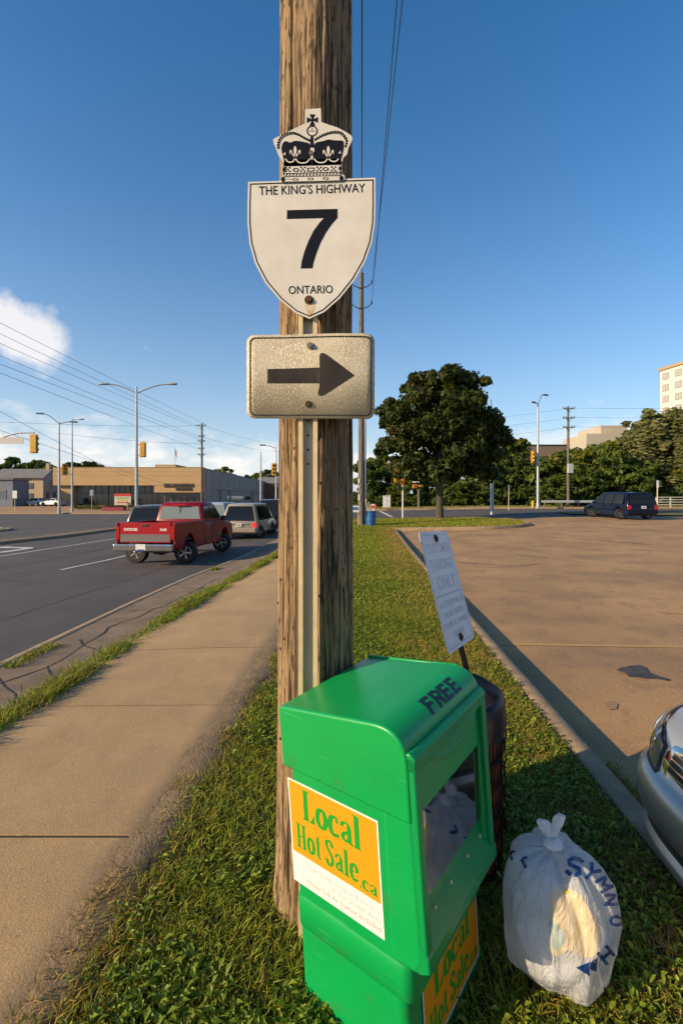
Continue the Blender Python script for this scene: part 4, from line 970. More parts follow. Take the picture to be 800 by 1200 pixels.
for z_, nx_, ws_ in LV:
    rg = side(z_); xe = 4.35-.2*max(0, z_-.6); w2 = carw*ws_
    rg = rg+[Vector((1.05, -w2, z_))][:0]+[Vector((2.2, -w2*1.0, z_)), Vector((3.8, -w2*.99, z_)), Vector((xe-.1, -w2*.9, z_)), Vector((xe, -w2*.6, z_)), Vector((xe, w2*.6, z_)), Vector((xe-.1, w2*.9, z_)), Vector((3.8, w2*.99, z_)), Vector((2.2, w2, z_))]
    rings.append(rg)
MB().loft(rings).build('body', M_silver, car, smooth=50)
def gh(z, x0, x1, w): return [(x0, -w, z), (x0+.0, w, z), (x1, w, z), (x1, -w, z)]
MB().loft([gh(.855, 1.02, 3.95, .74), gh(.98, 1.28, 3.80, .73), gh(1.30, 1.85, 3.35, .62), gh(1.38, 2.05, 3.15, .58), gh(1.41, 2.25, 3.0, .50)]).build('roof_and_pillars', M_silver, car, smooth=50, bevel=.02)
MB().add([(1.09, -.66, .90), (1.09, .66, .90), (1.83, .56, 1.315), (1.83, -.56, 1.315)], [(0, 1, 2, 3)], Matrix.Translation((-.03, 0, .012))).build('windscreen', M_glassd, car)
for s in (-1, 1):
    MB().add([(1.42, s*.735, .93), (3.6, s*.735, .93), (3.25, s*.645, 1.29), (1.92, s*.645, 1.29)], [(0, 1, 2, 3)], Matrix.Translation((0, s*.012, 0))).build('side_window', M_glassd, car)
def wheel(parent, c, r, w, rim=M_alloy, hub=None, n=28):
    R = Matrix.Translation(c) @ Matrix.Rotation(R_(90), 4, 'X') if True else None
    wl_ = MB().lathe([(r*.58, -w/2), (r*.9, -w/2), (r*.98, -w*.38), (r, -w*.2), (r, w*.2), (r*.98, w*.38), (r*.9, w/2), (r*.58, w/2)], n, R, cap=True).build('wheel', M_tyre, parent, smooth=40)
    mb = MB()
    for s in (-1, 1):
        mb.lathe([(r*.60, s*w*.50), (r*.57, s*w*.53), (r*.53, s*w*.46), (r*.50, s*w*.40), (r*.2, s*w*.44), (r*.14, s*w*.52), (.001, s*w*.53)], n, R, cap=False)
        for k in range(5): mb.box((r*.36, 0, s*w*.47), (r*.36, r*.13, w*.08), M=R @ Matrix.Rotation(2*math.pi*k/5, 4, 'Z'))
    mb.build('rim', rim, wl_, smooth=40); return wl_
for x in (.86, 3.45):
    for s in (-1, 1): wheel(car, (x, s*.78, .31), .31, .2); MB().lathe([(.35, -.012), (.35, .004), (.31, .006)], 28, Matrix.Translation((x, s*.862, .33)) @ Matrix.Rotation(R_(90), 4, 'X')).build('wheel_arch', M_black, car)
def patch(name, t0, t1, za, zb, sgn, lift, m, nu=14, nv=6, parent=car, poly=None):
    """piece of trim that follows the nose; za/zb give its lower and upper edge over t"""
    V = []; th = []
    for a in range(nu+1):
        t = t0+(t1-t0)*a/nu
        for b in range(nv+1):
            z_ = za(a/nu)+(zb(a/nu)-za(a/nu))*b/nv; V.append(csurf(t, z_, sgn, lift)); th.append(csurf(t, z_, sgn, -.004))
    N = len(V); q = lambda a, b: a*(nv+1)+b
    fs = [(q(a, b), q(a+1, b), q(a+1, b+1), q(a, b+1)) for a in range(nu) for b in range(nv)]
    ed = [q(a, 0) for a in range(nu+1)]+[q(nu, b) for b in range(1, nv+1)]+[q(a, nv) for a in range(nu-1, -1, -1)]+[q(0, b) for b in range(nv-1, 0, -1)]
    fs += [(ed[k], ed[(k+1) % len(ed)], N+ed[(k+1) % len(ed)], N+ed[k]) for k in range(len(ed))]
    return MB().add(V+th, fs).build(name, m, parent, smooth=40)
lf_ = lambda *p: (lambda s: float(ip(s, np.linspace(0, 1, len(p)), p)))
for s in (1, -1):
    patch('headlight_seam', .385, .815, lf_(.545, .553, .578, .62), lf_(.67, .737, .767, .765), s, .003, M_black, 16, 6)
    hl = patch('headlight', .40, .80, lf_(.555, .565, .59, .63), lf_(.66, .725, .755, .755), s, .007, M_lens, 16, 8)
    patch('indicator', .74, .80, lf_(.62, .66), lf_(.73, .74), s, .009, mat('amber lens', (.6, .22, .03), .2), 4, 4, hl)
    for t_, r_ in ((.50, .042), (.62, .045)):
        c = csurf(t_, .645+.05*(t_-.5), s, .006); MB().lathe([(r_, 0), (r_*.9, .004), (r_*.55, .006), (.001, .007)], 18, Matrix.Translation(c) @ (csurf(t_, .645+.05*(t_-.5), s, .02)-csurf(t_, .645+.05*(t_-.5), s, 0)).to_track_quat('Z', 'Y').to_matrix().to_4x4()).build('reflector', M_chrome, hl)
    for ta, tb, zz_ in ((.47, .53, .60), (.58, .65, .62)): patch('reflector', ta, tb, lf_(zz_), lf_(zz_+.085), s, .0095, M_chrome, 5, 4, hl)
    patch('bumper_slot', .0, .60, lf_(.272, .272), lf_(.305, .300, .292), s, .004, M_black, 14, 2)
    patch('grille', .0, .335, lf_(.565, .565, .575, .59), lf_(.705, .705, .70, .665), s, .004, M_black, 12, 5)
    patch('grille_surround', .325, .36, lf_(.565, .60), lf_(.69, .655), s, .010, M_chrome, 3, 5)
    patch('grille_surround', .0, .345, lf_(.70, .70, .70, .672), lf_(.716, .716, .714, .69), s, .010, M_chrome, 12, 2)
    patch('bumper_moulding', .55, .80, lf_(.36, .36), lf_(.43, .43), s, .003, mat('silver trim', (.36, .34, .32), .3, .8), 8, 3)
    for k in range(4): patch('grille_bar', .0, .325, lf_(.585+.027*k,)*1 if False else (lambda q, k=k: .588+.027*k), (lambda q, k=k: .594+.027*k), s, .008, M_chrome, 10, 1)
# ------------------------------------------------------------------ vehicles on the road and in the lot (local frame: +Y forward, ground at z = 0)
def body_prism(poly, wfun, m, name, parent, inset=.05, bev=0, smooth=40):
    """side outline (y, z) carried across the car: full outline at the flanks, drawn in and rounded at both sides"""
    P = [Vector(p) for p in poly]; n = len(P); area = sum(P[k].x*P[(k+1) % n].y-P[(k+1) % n].x*P[k].y for k in range(n))
    def off(d):
        out = []
        for k in range(n):
            a, b = (P[k]-P[k-1]).normalized(), (P[(k+1) % n]-P[k]).normalized(); na, nb = Vector((a.y, -a.x)), Vector((b.y, -b.x)); v = (na+nb)
            v = v.normalized() if v.length > 1e-6 else na; s = (1 if area > 0 else -1); out.append(P[k]-v*s*d)
        return out
    rings = []
    for sgn, seq in ((-1, ((inset, 0), (inset*.35, -inset*.55), (0, -inset*1.3))), (1, ((0, -inset*1.3), (inset*.35, -inset*.55), (inset, 0)))):
        for d, dw in seq: rings.append([(sgn*(wfun(p.y)+dw), p.x, p.y) for p in off(d)])
    return MB().loft(rings).build(name, m, parent, smooth=smooth, bevel=bev)
def arch_pts(yc, r, zb, n=9, zc=None):
    zc = zc if zc is not None else r*.88
    a0 = math.asin(max(-1, min(1, (zb-zc)/r))); return [(yc+r*math.cos(a0+(math.pi-2*a0)*k/n), zc+r*math.sin(a0+(math.pi-2*a0)*k/n)) for k in range(n+1)]
def glass_quad(name, pts, parent, m, t=.006):
    P = [Vector(p) for p in pts]; n = (P[1]-P[0]).cross(P[2]-P[0]).normalized()
    N = len(P); V = [p for p in P]+[p+n*t for p in P]
    return MB().add(V, [tuple(range(N))[::-1], tuple(range(N, 2*N))]+[(k, (k+1) % N, N+(k+1) % N, N+k) for k in range(N)]).build(name, m, parent, smooth=0)
M_glass = mat('tinted car glass', (.012, .014, .016), .06, spec=.3)
M_glassl = mat('pale car glass', (.20, .24, .23), .08, spec=.4)
M_lampc = mat('car headlamp', (.6, .6, .6), .1)
def paint(name, c, metal=.3): return mat(name, c, .30, metal*.3, coat=.3, spec=.15)
def plate_at(parent, y, z, m=M_plate, s=-1):
    p = MB().box((0, y, z), (.31, .012, .16)).build('number_plate', m, parent, smooth=0)
    MB().box((0, y+s*.007, z), (.23, .002, .06)).build('plate_number', mat('plate blue', (.03, .05, .22), .5), p, smooth=0)
def van(name, label, loc, rz, paintm, L=4.85, W=1.92, H=1.75, hood=1.0, rear=.22, group=None, lit=False, cat='minivan', glassm=None, wb=3.0, gl=.93, trimm=None, rake=.75, sill=.30):
    glassm = glassm or M_glass; trimm = trimm or paintm
    o = thing(name, label, cat, loc, rz, group); yb = -L/2; yf = L/2; r = .345; ya, yc = yb+.92, yb+.92+wb; hw = W/2
    low = [(yb+.04, sill+.02)]+arch_pts(ya, r+.06, sill, zc=.36)[::-1]+arch_pts(yc, r+.06, sill, zc=.36)[::-1]+[(yf-.02, sill), (yf+.02, .52), (yf-.05, .76), (yf-.25, .86), (yf-hood+.1, 1.02)]
    cowl = yf-hood; top = low+[(cowl-rake, H-.12), (cowl-rake-.25, H-.03), (cowl-rake-1.0, H), (yb+rear+.5, H-.02), (yb+rear+.12, H-.07), (yb+rear*.55, 1.25), (yb+.05, gl), (yb, .62), (yb, .50)]
    def w(z): return hw*(1-.035*max(0, .6-z)/.3) if z < .95 else hw*(1-.25*((z-.95)/(H-.95))**1.25)
    body_prism(top, w, paintm, 'body', o)
    # windows: tailgate, windscreen, three along each side
    zt, zl = H-.16, gl+.07; yl = lambda z: ip(z, [gl, 1.25, H-.07], [yb+.05, yb+rear*.55, yb+rear+.12])
    rows = [(zl, .14), (1.25, .12), (zt, .12)]; V_ = []
    for dy_ in (-.012, .004):
        for z_, e_ in rows: V_ += [(-w(z_)+e_, yl(z_)+dy_, z_), (w(z_)-e_, yl(z_)+dy_, z_)]
    MB().add(V_, [(0, 1, 3, 2), (2, 3, 5, 4), (6, 8, 9, 7), (8, 10, 11, 9), (0, 6, 7, 1), (4, 5, 11, 10), (0, 2, 8, 6), (2, 4, 10, 8), (1, 7, 9, 3), (3, 9, 11, 5)]).build('rear_window', glassm, o, smooth=0)
    ws = lambda z: ip(z, [1.02, H-.12], [yf-hood+.1, cowl-rake])
    glass_quad('windscreen', [(w(1.08)-.1, ws(1.08)+.004, 1.08), (-w(1.08)+.1, ws(1.08)+.004, 1.08), (-w(zt)+.1, ws(zt)+.004, zt), (w(zt)-.1, ws(zt)+.004, zt)], o, glassm)
    y0, y1 = yb+rear+.25, cowl-.25; cuts = [y0, y0+(y1-y0)*.34, y0+(y1-y0)*.66, y1]
    for s in (-1, 1):
        for k in range(3):
            a, b = cuts[k]+.035, cuts[k+1]-.035; bt = b if k < 2 else b-.55; at_ = a+(.12 if k == 0 else 0); xw, xt = w(zl)+.004, w(zt)+.004
            q = [(s*xw, a, zl), (s*xw, b, zl), (s*xt, bt, zt), (s*xt, at_, zt)]; glass_quad('side_window', q if s > 0 else q[::-1], o, glassm)
        for yy in (ya, yc): wheel(o, (s*(hw-.11), yy, r), r, .21, n=20)
        z0 = gl-.22
        MB().box((s*(hw-.12), yb+.035, z0+.06), (.20, .09, .24)).build('tail_light', M_redlit if lit else M_red, o, smooth=0, bevel=.01)
        MB().box((s*(hw-.24), yf-.075, .70), (.40, .14, .15)).build('headlight', M_lampc, o, smooth=0, bevel=.02)
        MB().box((s*(hw+.07), cowl-.35, 1.08), (.16, .09, .12)).build('mirror', paintm, o, smooth=0, bevel=.02)
        for k in (1, 2): MB().box((s*(hw+.006), cuts[k]+.10, .88), (.03, .15, .025)).build('door_handle', paintm, o, smooth=0)
        mb = MB()
        for k in (1, 2): mb.box((s*(hw-.002), cuts[k], .68), (.006, .012, .62))
        MB().box((s*(hw-.0), (ya+yc)/2, .62), (.02, wb-.95, .05)).build('side_moulding', trimm, o, smooth=0)
        for k in (1, 2): MB().box((s*(hw-.0005), cuts[k]-.02, .68), (.004, .012, .50)).build('door_seam', M_black, o, smooth=0)
    MB().box((0, yb-.01, .50), (W-.10, .10, .24)).build('rear_bumper', trimm, o, smooth=0, bevel=.03)
    MB().box((0, yb-.03, .86-.02), (W*.55, .02, .045)).build('tailgate_trim', trimm, o, smooth=0)
    plate_at(o, yb-.055, .78)
    MB().box((0, (ya+yc)/2, .30), (W-.35, L-1.0, .12)).build('underbody', M_black, o, smooth=0)
    return o
def pickup():
    s0 = thing('pickup_truck', 'dark red pickup truck driving away in the near lane', 'pickup truck', (0, 0, 0)); o = s0
    red = mat('dark red truck paint', (.22, .003, .008), .4, .0, coat=.08, spec=.3); redl = mat('lit red truck paint', (.36, .004, .012), .4, .0, coat=.08, spec=.3); gm = mat('grey tailgate panel', (.15, .125, .12), .5)  # one paint: the tailgate's light is put into a brighter copy of the red
    yb, W, r = 0.0, 1.98, .39; hw = W/2; ya, yc = 1.18, 4.93
    # cab and bonnet
    poly = [(2.62, .44), (2.62, 1.18), (2.66, 1.20)]+[(4.62, 1.19), (5.0, 1.16), (5.75, 1.10), (5.98, .98), (6.04, .80), (6.02, .52), (5.96, .42)]+arch_pts(yc, r+.08, .42, zc=.40)+[(4.3, .40)]
    def w(z): return hw if z < 1.12 else hw-.03
    body_prism(poly, w, red, 'cab_body', o)
    def rw(z): return hw-.05-.16*((z-1.18)/.66)**1.1 if z > 1.18 else hw-.05
    gp = [(2.64, 1.16), (2.74, 1.70), (2.86, 1.80), (3.3, 1.84), (3.9, 1.83), (4.15, 1.76), (4.80, 1.17)]
    cabtop = body_prism(gp, rw, red, 'cab_roof', o)
    yw = lambda z: ip(z, [1.16, 1.70], [2.64, 2.74]); zl, zt = 1.28, 1.68
    rwn = glass_quad('rear_window', [(-rw(zl)+.13, yw(zl)-.004, zl), (rw(zl)-.13, yw(zl)-.004, zl), (rw(zt)-.12, yw(zt)-.004, zt), (-rw(zt)+.12, yw(zt)-.004, zt)], o, M_glassl)
    MB().box((0, yw(1.48)-.013, 1.48), (.018, .008, .40)).build('window_bar', M_black, rwn, smooth=0)
    MB().box((0, 2.63, 1.745), (.5, .05, .035)).build('brake_lamp', M_red, o, smooth=0)
    glass_quad('windscreen', [(rw(1.24)-.08, 4.73, 1.24), (-rw(1.24)+.08, 4.73, 1.24), (-rw(1.72)+.08, 4.21, 1.72), (rw(1.72)-.08, 4.21, 1.72)], o, M_glass)
    for s in (-1, 1):
        for a, b, bt in ((2.80, 3.35, 3.35), (3.42, 4.58, 4.10)):
            q = [(s*(rw(zl)+.006), a, zl), (s*(rw(zl)+.006), b, zl), (s*(rw(zt)+.006), bt, zt), (s*(rw(zt)+.006), a+.04, zt)]; glass_quad('side_window', q if s > 0 else q[::-1], o, M_glass)
        # bed side with its wheel arch
        bp = [(.10, .52), (.06, .60), (.06, 1.26), (2.60, 1.26), (2.60, .44), (1.75, .44)]+arch_pts(ya, r+.09, .44, zc=.42)+[(.5, .50)]
        VXs = Matrix(((0, 0, 1, 0), (1, 0, 0, 0), (0, 1, 0, 0), (0, 0, 0, 1)))
        MB().prism(bp, s*hw-.075 if s > 0 else s*hw, s*hw if s > 0 else s*hw+.075, VXs).build('bed_side', red, o, smooth=0, bevel=.03, seg=3)
        wheel(o, (s*(hw-.12), ya, r), r, .25, n=24); wheel(o, (s*(hw-.12), yc, r), r, .25, n=24)
        MB().box((s*(hw-.085), .055, .98), (.13, .09, .36)).build('tail_light', M_red, o, smooth=0, bevel=.012)
        MB().box((s*(hw+.10), 4.42, 1.25), (.19, .10, .19)).build('mirror', M_black, o, smooth=0, bevel=.02)
        MB().box((s*(hw+.008), 3.62, 1.02), (.03, .16, .035)).build('door_handle', M_black, o, smooth=0)
        for yy in (3.40, 4.55): MB().box((s*(hw-.001), yy, .82), (.006, .014, .68)).build('door_seam', M_black, o, smooth=0)
        MB().box((s*(hw+.002), 3.45, .66), (.02, 1.6, .04)).build('side_moulding', M_black, o, smooth=0)
        MB().box((s*(hw-.30), 6.0, .86), (.42, .10, .22)).build('headlight', M_lampc, o, smooth=0, bevel=.02)
    MB().box((0, 1.35, .74), (W-.14, 2.5, .06)).build('bed_floor', M_black, o, smooth=0)
    MB().box((0, 2.56, .96), (W-.14, .05, .52)).build('bed_front', red, o, smooth=0)
    for s in (-1, 1): MB().box((s*(hw-.22), ya, .88), (.25, .95, .26)).build('wheel_box', M_black, o, smooth=0, bevel=.05)
    tg = MB().box((0, .055, .99), (W-.30, .06, .56)).build('tailgate', redl, o, smooth=0, bevel=.015)
    MB().box((0, .020, .845), (W-.34, .012, .20)).build('tailgate_band', gm, tg, smooth=0)
    MB().box((0, .018, 1.19), (.22, .02, .07)).build('tailgate_handle', M_black, tg, smooth=0, bevel=.01)
    tf = Matrix(((1, 0, 0, 0), (0, 0, -1, .0235), (0, 1, 0, 0), (0, 0, 0, 1)))
    wl_ = mat('white tailgate lettering', (.75, .72, .68), .5)
    text_mesh('lettering', 'DODGE', .10, wl_, tg, tf @ Matrix.Translation((-.48, 1.075, 0)), .002, .004, sx=1.25)
    text_mesh('lettering', 'RAM', .095, wl_, tg, tf @ Matrix.Translation((.60, 1.07, 0)), .002, .004, sx=1.1)
    bm_ = MB().box((0, -.06, .585), (W-.04, .20, .20)).build('rear_bumper', mat('chrome bumper', (.62, .60, .56), .18, 1.0, col2=(.5, .48, .45), nscale=3), o, smooth=0, bevel=.035, seg=3)
    p = MB().box((-.05, -.17, .60), (.32, .014, .17)).build('number_plate', M_plate, bm_, smooth=0)
    MB().box((-.05, -.178, .595), (.24, .003, .065)).build('plate_number', mat('plate blue', (.03, .05, .22), .5), p, smooth=0)
    MB().tube([(-.1, .9, .36), (-.1, 3.4, .36)], .07, 8).tube([(-.75, ya, r), (.75, ya, r)], .06, 8).lathe([(.001, -.14), (.12, -.12), (.15, 0), (.12, .12), (.001, .14)], 10, Matrix.Translation((0, ya, r))).build('rear_axle', M_black, o)
    MB().box((0, 3.0, .47), (1.1, 5.2, .14)).build('chassis', M_black, o, smooth=0)
    MB().tube([(.55, .15, .42), (.55, 1.2, .42)], .035, 8).build('exhaust', M_rust, o)
    MB().box((0, 6.03, .62), (W-.06, .16, .22)).build('front_bumper', M_chrome, o, smooth=0, bevel=.03)
    for ch in o.children:
        if ch.name.split('.')[0] != 'wheel':
            for c in [ch]+list(ch.children): c.data.transform(Matrix.Diagonal((1, 1, 1.155, 1)))
    return o
tr = pickup(); k = .955
p0 = G(205, 662, -.12); hdg = R_(-4.0)              # heading along the road
rc = Vector((-5.06, 14.0)); r_ = Vector((math.cos(hdg), math.sin(hdg))); c0 = rc-r_*.99*k
zt_ = g(-5.9, 16.4)-.12
tr.location = (c0.x, c0.y, zt_); tr.rotation_euler = (R_(-.2), 0, hdg); tr.scale = (k, k, k)
tan = paint('champagne van paint', (.36, .29, .22), .6)
def on_road(x, y): return (x, y, g(x, y)-.12)
van('minivan', 'champagne minivan waiting ahead of the red pickup with brake lights on', on_road(-5.35, 27.4), R_(-4), tan, L=5.1, W=1.93, H=1.95, lit=True)
van('minivan', 'pale blue and white van in the far lane between the pickup and the champagne minivan', on_road(-8.6, 33.5), R_(-4), paint('pale blue paint', (.40, .47, .55), .3), H=1.90, lit=True, glassm=M_glassl)
van('suv', 'black suv ahead of the champagne minivan, beside the wooden pole', on_road(-4.95, 35.2), R_(-4), paint('black paint', (.012, .012, .014), .2), H=2.1, W=1.98, L=4.9, lit=True, cat='suv')
van('suv', 'dark grey suv half hidden behind the tail of the red pickup', on_road(-9.75, 25.5), R_(-4), paint('dark grey paint', (.03, .032, .035), .2), H=1.9, lit=True, cat='suv')
nav = paint('navy van paint', (.003, .006, .022), .1)
pv = G(735, 608, -.13)
van('minivan', 'dark navy minivan crossing the parking lot towards the cross street', (18.6, 31.0, g(18.6, 31.0)-.13), R_(2.5), nav, L=4.85, W=1.95, H=1.75, trimm=nav)
def sedan(label, loc, rz, m, group=None):
    o = thing('parked_car', label, 'car', loc, rz, group); L, W = 4.6, 1.78; hw = W/2; r = .32; ya, yc = -1.35, 1.35
    low = [(-2.28, .30)]+arch_pts(ya, r+.05, .26, zc=.33)[::-1]+arch_pts(yc, r+.05, .26, zc=.33)[::-1]+[(2.26, .28), (2.30, .50), (2.18, .68), (1.0, .86), (.25, 1.34), (-.2, 1.42), (-.85, 1.40), (-1.55, .98), (-2.2, .93), (-2.3, .7)]
    def w(z): return hw if z < .9 else hw*(1-.24*((z-.9)/.5)**1.2)
    body_prism(low, w, m, 'body', o)
    for s in (-1, 1):
        for a, b, a2, b2 in ((-1.25, -.33, -.82, -.33), (-.27, .75, -.27, .22)):
            q = [(s*(w(.95)+.005), a, .95), (s*(w(.95)+.005), b, .95), (s*(w(1.33)+.005), b2, 1.33), (s*(w(1.33)+.005), a2, 1.33)]; glass_quad('side_window', q if s > 0 else q[::-1], o, M_glass)
        wheel(o, (s*(hw-.1), ya, r), r, .19, n=16); wheel(o, (s*(hw-.1), yc, r), r, .19, n=16)
        MB().box((s*(hw-.2), 2.22, .62), (.3, .12, .13)).build('headlight', M_lampc, o, smooth=0); MB().box((s*(hw-.2), -2.28, .78), (.34, .06, .14)).build('tail_light', M_red, o, smooth=0)
    glass_quad('windscreen', [(.68, .93, .93), (-.68, .93, .93), (-.56, .32, 1.32), (.56, .32, 1.32)], o, M_glass)
    glass_quad('rear_window', [(-.66, -1.52, 1.0), (.66, -1.52, 1.0), (.56, -.95, 1.36), (-.56, -.95, 1.36)], o, M_glass); return o
wh = paint('white car paint', (.62, .61, .60), .1); sv = paint('grey car paint', (.35, .36, .37), .5)
def lotp(px, d): x = (px-CX)/F*d; return (x, d, g(x, d)+.0)
sedan('white sedan parked before the blue grey building', lotp(42, 82), R_(82), wh)
sedan('silver sedan parked under the gable of the tan house', lotp(63, 80), R_(75), sv)
# ------------------------------------------------------------------ street lamps, poles, signals, wires
M_grey = mat('galvanised lamp post', (.40, .42, .45), .5, .6); M_lamp = mat('lamp head', (.28, .29, .30), .5, .3); M_glow = mat('lamp glass', (.5, .5, .48), .2)
M_sig = mat('signal yellow', (.62, .33, .012), .5, col2=(.5, .26, .01), nscale=5)
def gz(x, y, dz=0): return g(x, y)+dz
def lamp_post(label, x, y, top, arms, r=.11, dz=0, group=None, rz=0):
    z0 = gz(x, y, dz); o = thing('street_lamp', label, 'street lamp', (x, y, z0), 0, group); h = top-z0
    MB().tube([(0, 0, -.1), (0, 0, h*.5), (0, 0, h)], [r, r*.8, r*.5], 10).build('post', M_grey, o)
    MB().tube([(0, 0, -.05), (0, 0, .5)], r*1.35, 10).build('base_collar', M_grey, o)
    for tip, rise, drop in arms:
        tv = Vector(tip); z1 = h-drop; pts = []
        for k in range(9):
            t = k/8; pts.append((tv.x*t, tv.y*t, z1+rise*math.sin(t*math.pi/2)**1.0))
        a = MB().tube(pts, r*.36, 6).build('arm', M_grey, o); e = Vector(pts[-1]); d = Vector((tv.x, tv.y, 0)).normalized(); ang = math.atan2(d.y, d.x)
        M = Matrix.Translation(e+d*.30) @ Matrix.Rotation(ang, 4, 'Z')
        MB().loft([[(x_, y_*w_, z_) for y_, z_ in ((-.12, .0), (-.09, .09), (.0, .12), (.09, .09), (.12, .0), (.09, -.05), (0, -.07), (-.09, -.05))] for x_, w_ in ((-.36, .55), (-.15, 1.0), (.2, 1.25), (.42, .8))], M=M).build('lamp_head', M_lamp, a)
    return o
def P2(px, d): return (px-CX)/F*d
def Z2(py, d): return CH+(HY-py)/F*d
lamp_post('tall double armed street lamp behind the red pickup truck', P2(160, 38), 38, Z2(453, 38), [((-2.35, 0), .75, .55), ((2.6, 0), .75, .55)], .15)
lamp_post('double armed street lamp between the tan house and the fire station', P2(69.3, 53), 53, Z2(494, 53), [((-1.5, -.5), 1.1, .3), ((1.0, .5), .35, .3)], .14)
lamp_post('street lamp with one arm standing left of the wooden pole', P2(323.5, 62), 62, Z2(522, 62), [((-1.4, -.6), .35, .4)], .13)
lamp_post('double armed street lamp by the guardrail across the cross street', P2(630, 48.6), 48.6, Z2(472, 48.6), [((.75, .4), 1.15, .2), ((-.42, -.3), .05, .1)], .16)
o = lamp_post('slim wooden pole with a small lamp near the fire station', P2(84.5, 56), 56, Z2(491, 56), [((.7, 0), .05, .1)], .12)
def pole_thing(label, x, y, top, r=.16, arms=(), m=None, rz=0, dz=0, extra=None):
    z0 = gz(x, y, dz); o = thing('utility_pole', label, 'utility pole', (x, y, z0), rz); h = top-z0
    MB().tube([(0, 0, -.2), (0, 0, h*.4), (0, 0, h)], [r, r*.88, r*.66], 12).build('pole_shaft', m or M_wood2, o)
    for z, w in arms:
        c = MB().box((0, -r, z-z0), (w, .09, .11)).build('crossarm', M_wood2, o, smooth=0)
        for s in (-.48, -.25, .25, .48): MB().lathe([(.02, 0), (.05, .04), (.05, .12), (.03, .16)], 6, Matrix.Translation((s*w, -r, z-z0+.055))).build('insulator', M_dark, c)
        if w > 1: MB().tube([(-w*.3, -r, z-z0), (0, -r*.9, z-z0-.45)], .02, 4).build('brace', M_dark, c); MB().tube([(w*.3, -r, z-z0), (0, -r*.9, z-z0-.45)], .02, 4).build('brace', M_dark, c)
    return o
d2 = 26.0; x2 = P2(423.2, d2)
def curved_arm(o, z, w, r):
    for s in (-1, 1):
        a = MB().tube([(0, -r, z-.28), (s*w*.25, -r, z-.20), (s*w*.45, -r, z-.02)], .028, 6).build('bracket', M_dark, o); MB().lathe([(.02, 0), (.055, .04), (.05, .14), (.02, .2)], 8, Matrix.Translation((s*w*.46, -r, z-.02))).build('insulator', M_dark, a)
up2 = pole_thing('second wooden utility pole beyond the lawn, beside the blue barrel', x2, d2, Z2(320, d2), .19)
z0 = up2.location.z
for py in (333, 357): curved_arm(up2, Z2(py, d2)-z0, 1.25, .15)
MB().tube([(.235, -.04, -.1), (.225, -.04, 6.6)], .05, 8).build('conduit', M_grey, up2)
for px, py, w, h in ((420.2, 563.5, .14, .24), (420.2, 570.5, .12, .10), (420.3, 583, .13, .34)): MB().box((P2(px, d2)-x2, -.20, Z2(py, d2)-z0), (w, .02, h)).build('notice', mat('paper notice', (.62, .58, .50), .7), up2, smooth=0)
pole_thing('wooden utility pole in front of the fire station, with five stub arms', P2(236.5, 68), 68, Z2(496, 68), .19, [(Z2(499, 68), 1.4), (Z2(511.5, 68), .9), (Z2(517, 68), 1.1), (Z2(526, 68), .9), (Z2(533, 68), 1.1)])
pole_thing('plain thin pole left of the wooden pole, beyond the champagne minivan', P2(305.5, 78), 78, Z2(530, 78), .17, m=M_grey)
d3 = 52; p3_ = pole_thing('wooden utility pole with a grey box and three crossarms by the guardrail', P2(665.5, d3), d3, Z2(476, d3), .17, [(Z2(479, d3), 1.3), (Z2(490, d3), 1.3), (Z2(501, d3), 1.3)])
MB().box((.12, -.22, Z2(549, d3)-p3_.location.z), (.55, .4, 1.05)).build('transformer_box', mat('grey box', (.40, .41, .39), .6), p3_, smooth=0, bevel=.02)
# pole with a thick sleeve beside the maple
d4 = 37.5; x4 = P2(576.2, d4); st_ = thing('sign_pole', 'tall thin pole with a thick grey sleeve beside the dark maple', 'pole', (x4, d4, gz(x4, d4)))
h4 = Z2(547, d4)-st_.location.z; MB().tube([(0, 0, -.2), (0, 0, h4)], .155, 12).build('sleeve', M_grey, st_); MB().tube([(-.03, 0, h4-.1), (-.06, 0, Z2(468, d4)-st_.location.z)], [.05, .035], 8).build('shaft', M_wood2, st_)
def signal(label, px, py, d, h=1.15, face=180, backplate=False, group=None):
    """three lamp head; face 180 turns the lenses to the camera, 0 shows its back"""
    o = thing('traffic_signal', label, 'traffic light', (P2(px, d), d, Z2(py, d)), R_(face-180), group)
    MB().box((0, 0, 0), (h*.33, .22, h)).build('housing', M_sig, o, smooth=0, bevel=.02)
    MB().box((0, .02, 0), (h*.47, .02, h*1.08)).build('back_board', M_sig, o, smooth=0)
    for k, c in enumerate(((.30, .01, .01), (.35, .20, .02), (.01, .20, .10))):
        z = h*.31*(1-k); v = MB()
        T = Matrix.Translation((0, -.11, z)) @ Matrix.Rotation(R_(90), 4, 'X')
        n = 12; rg = [[(h*.13*math.cos(a), h*.13*math.sin(a), q) for a in [R_(-20+220*j/n) for j in range(n+1)]] for q in (0, .17)]
        rg2 = [[(h*.12*math.cos(a), h*.12*math.sin(a), q) for a in [R_(-20+220*j/n) for j in range(n+1)]] for q in (.17, 0)]
        v.loft(rg+rg2, cap=False, closed=False, M=T).build('visor', M_sig, o)
        MB().lathe([(h*.115, 0), (h*.08, .015), (.001, .02)], 12, T).build('lens', mat('signal lens %d' % k, c, .2), o)
    MB().tube([(0, 0, h*.5), (0, 0, h*.5+.16)], .03, 6).build('hanger', M_grey, o)
    return o
signal('yellow traffic signal hanging from the mast arm at the left edge, seen from behind', 40, 520, 30, 1.15, 0)
signal('yellow traffic signal on the tall double armed lamp, seen from behind', 167.5, 527, 37.8, 1.15, 0)
MB_ = MB()
signal('small amber traffic signal beside the slim wooden pole with a lamp', 76, 550, 52, 1.2, 205)
signal('orange traffic signal beside the arm of the street lamp left of the wooden pole', 321.3, 550, 60, 1.5, 180)
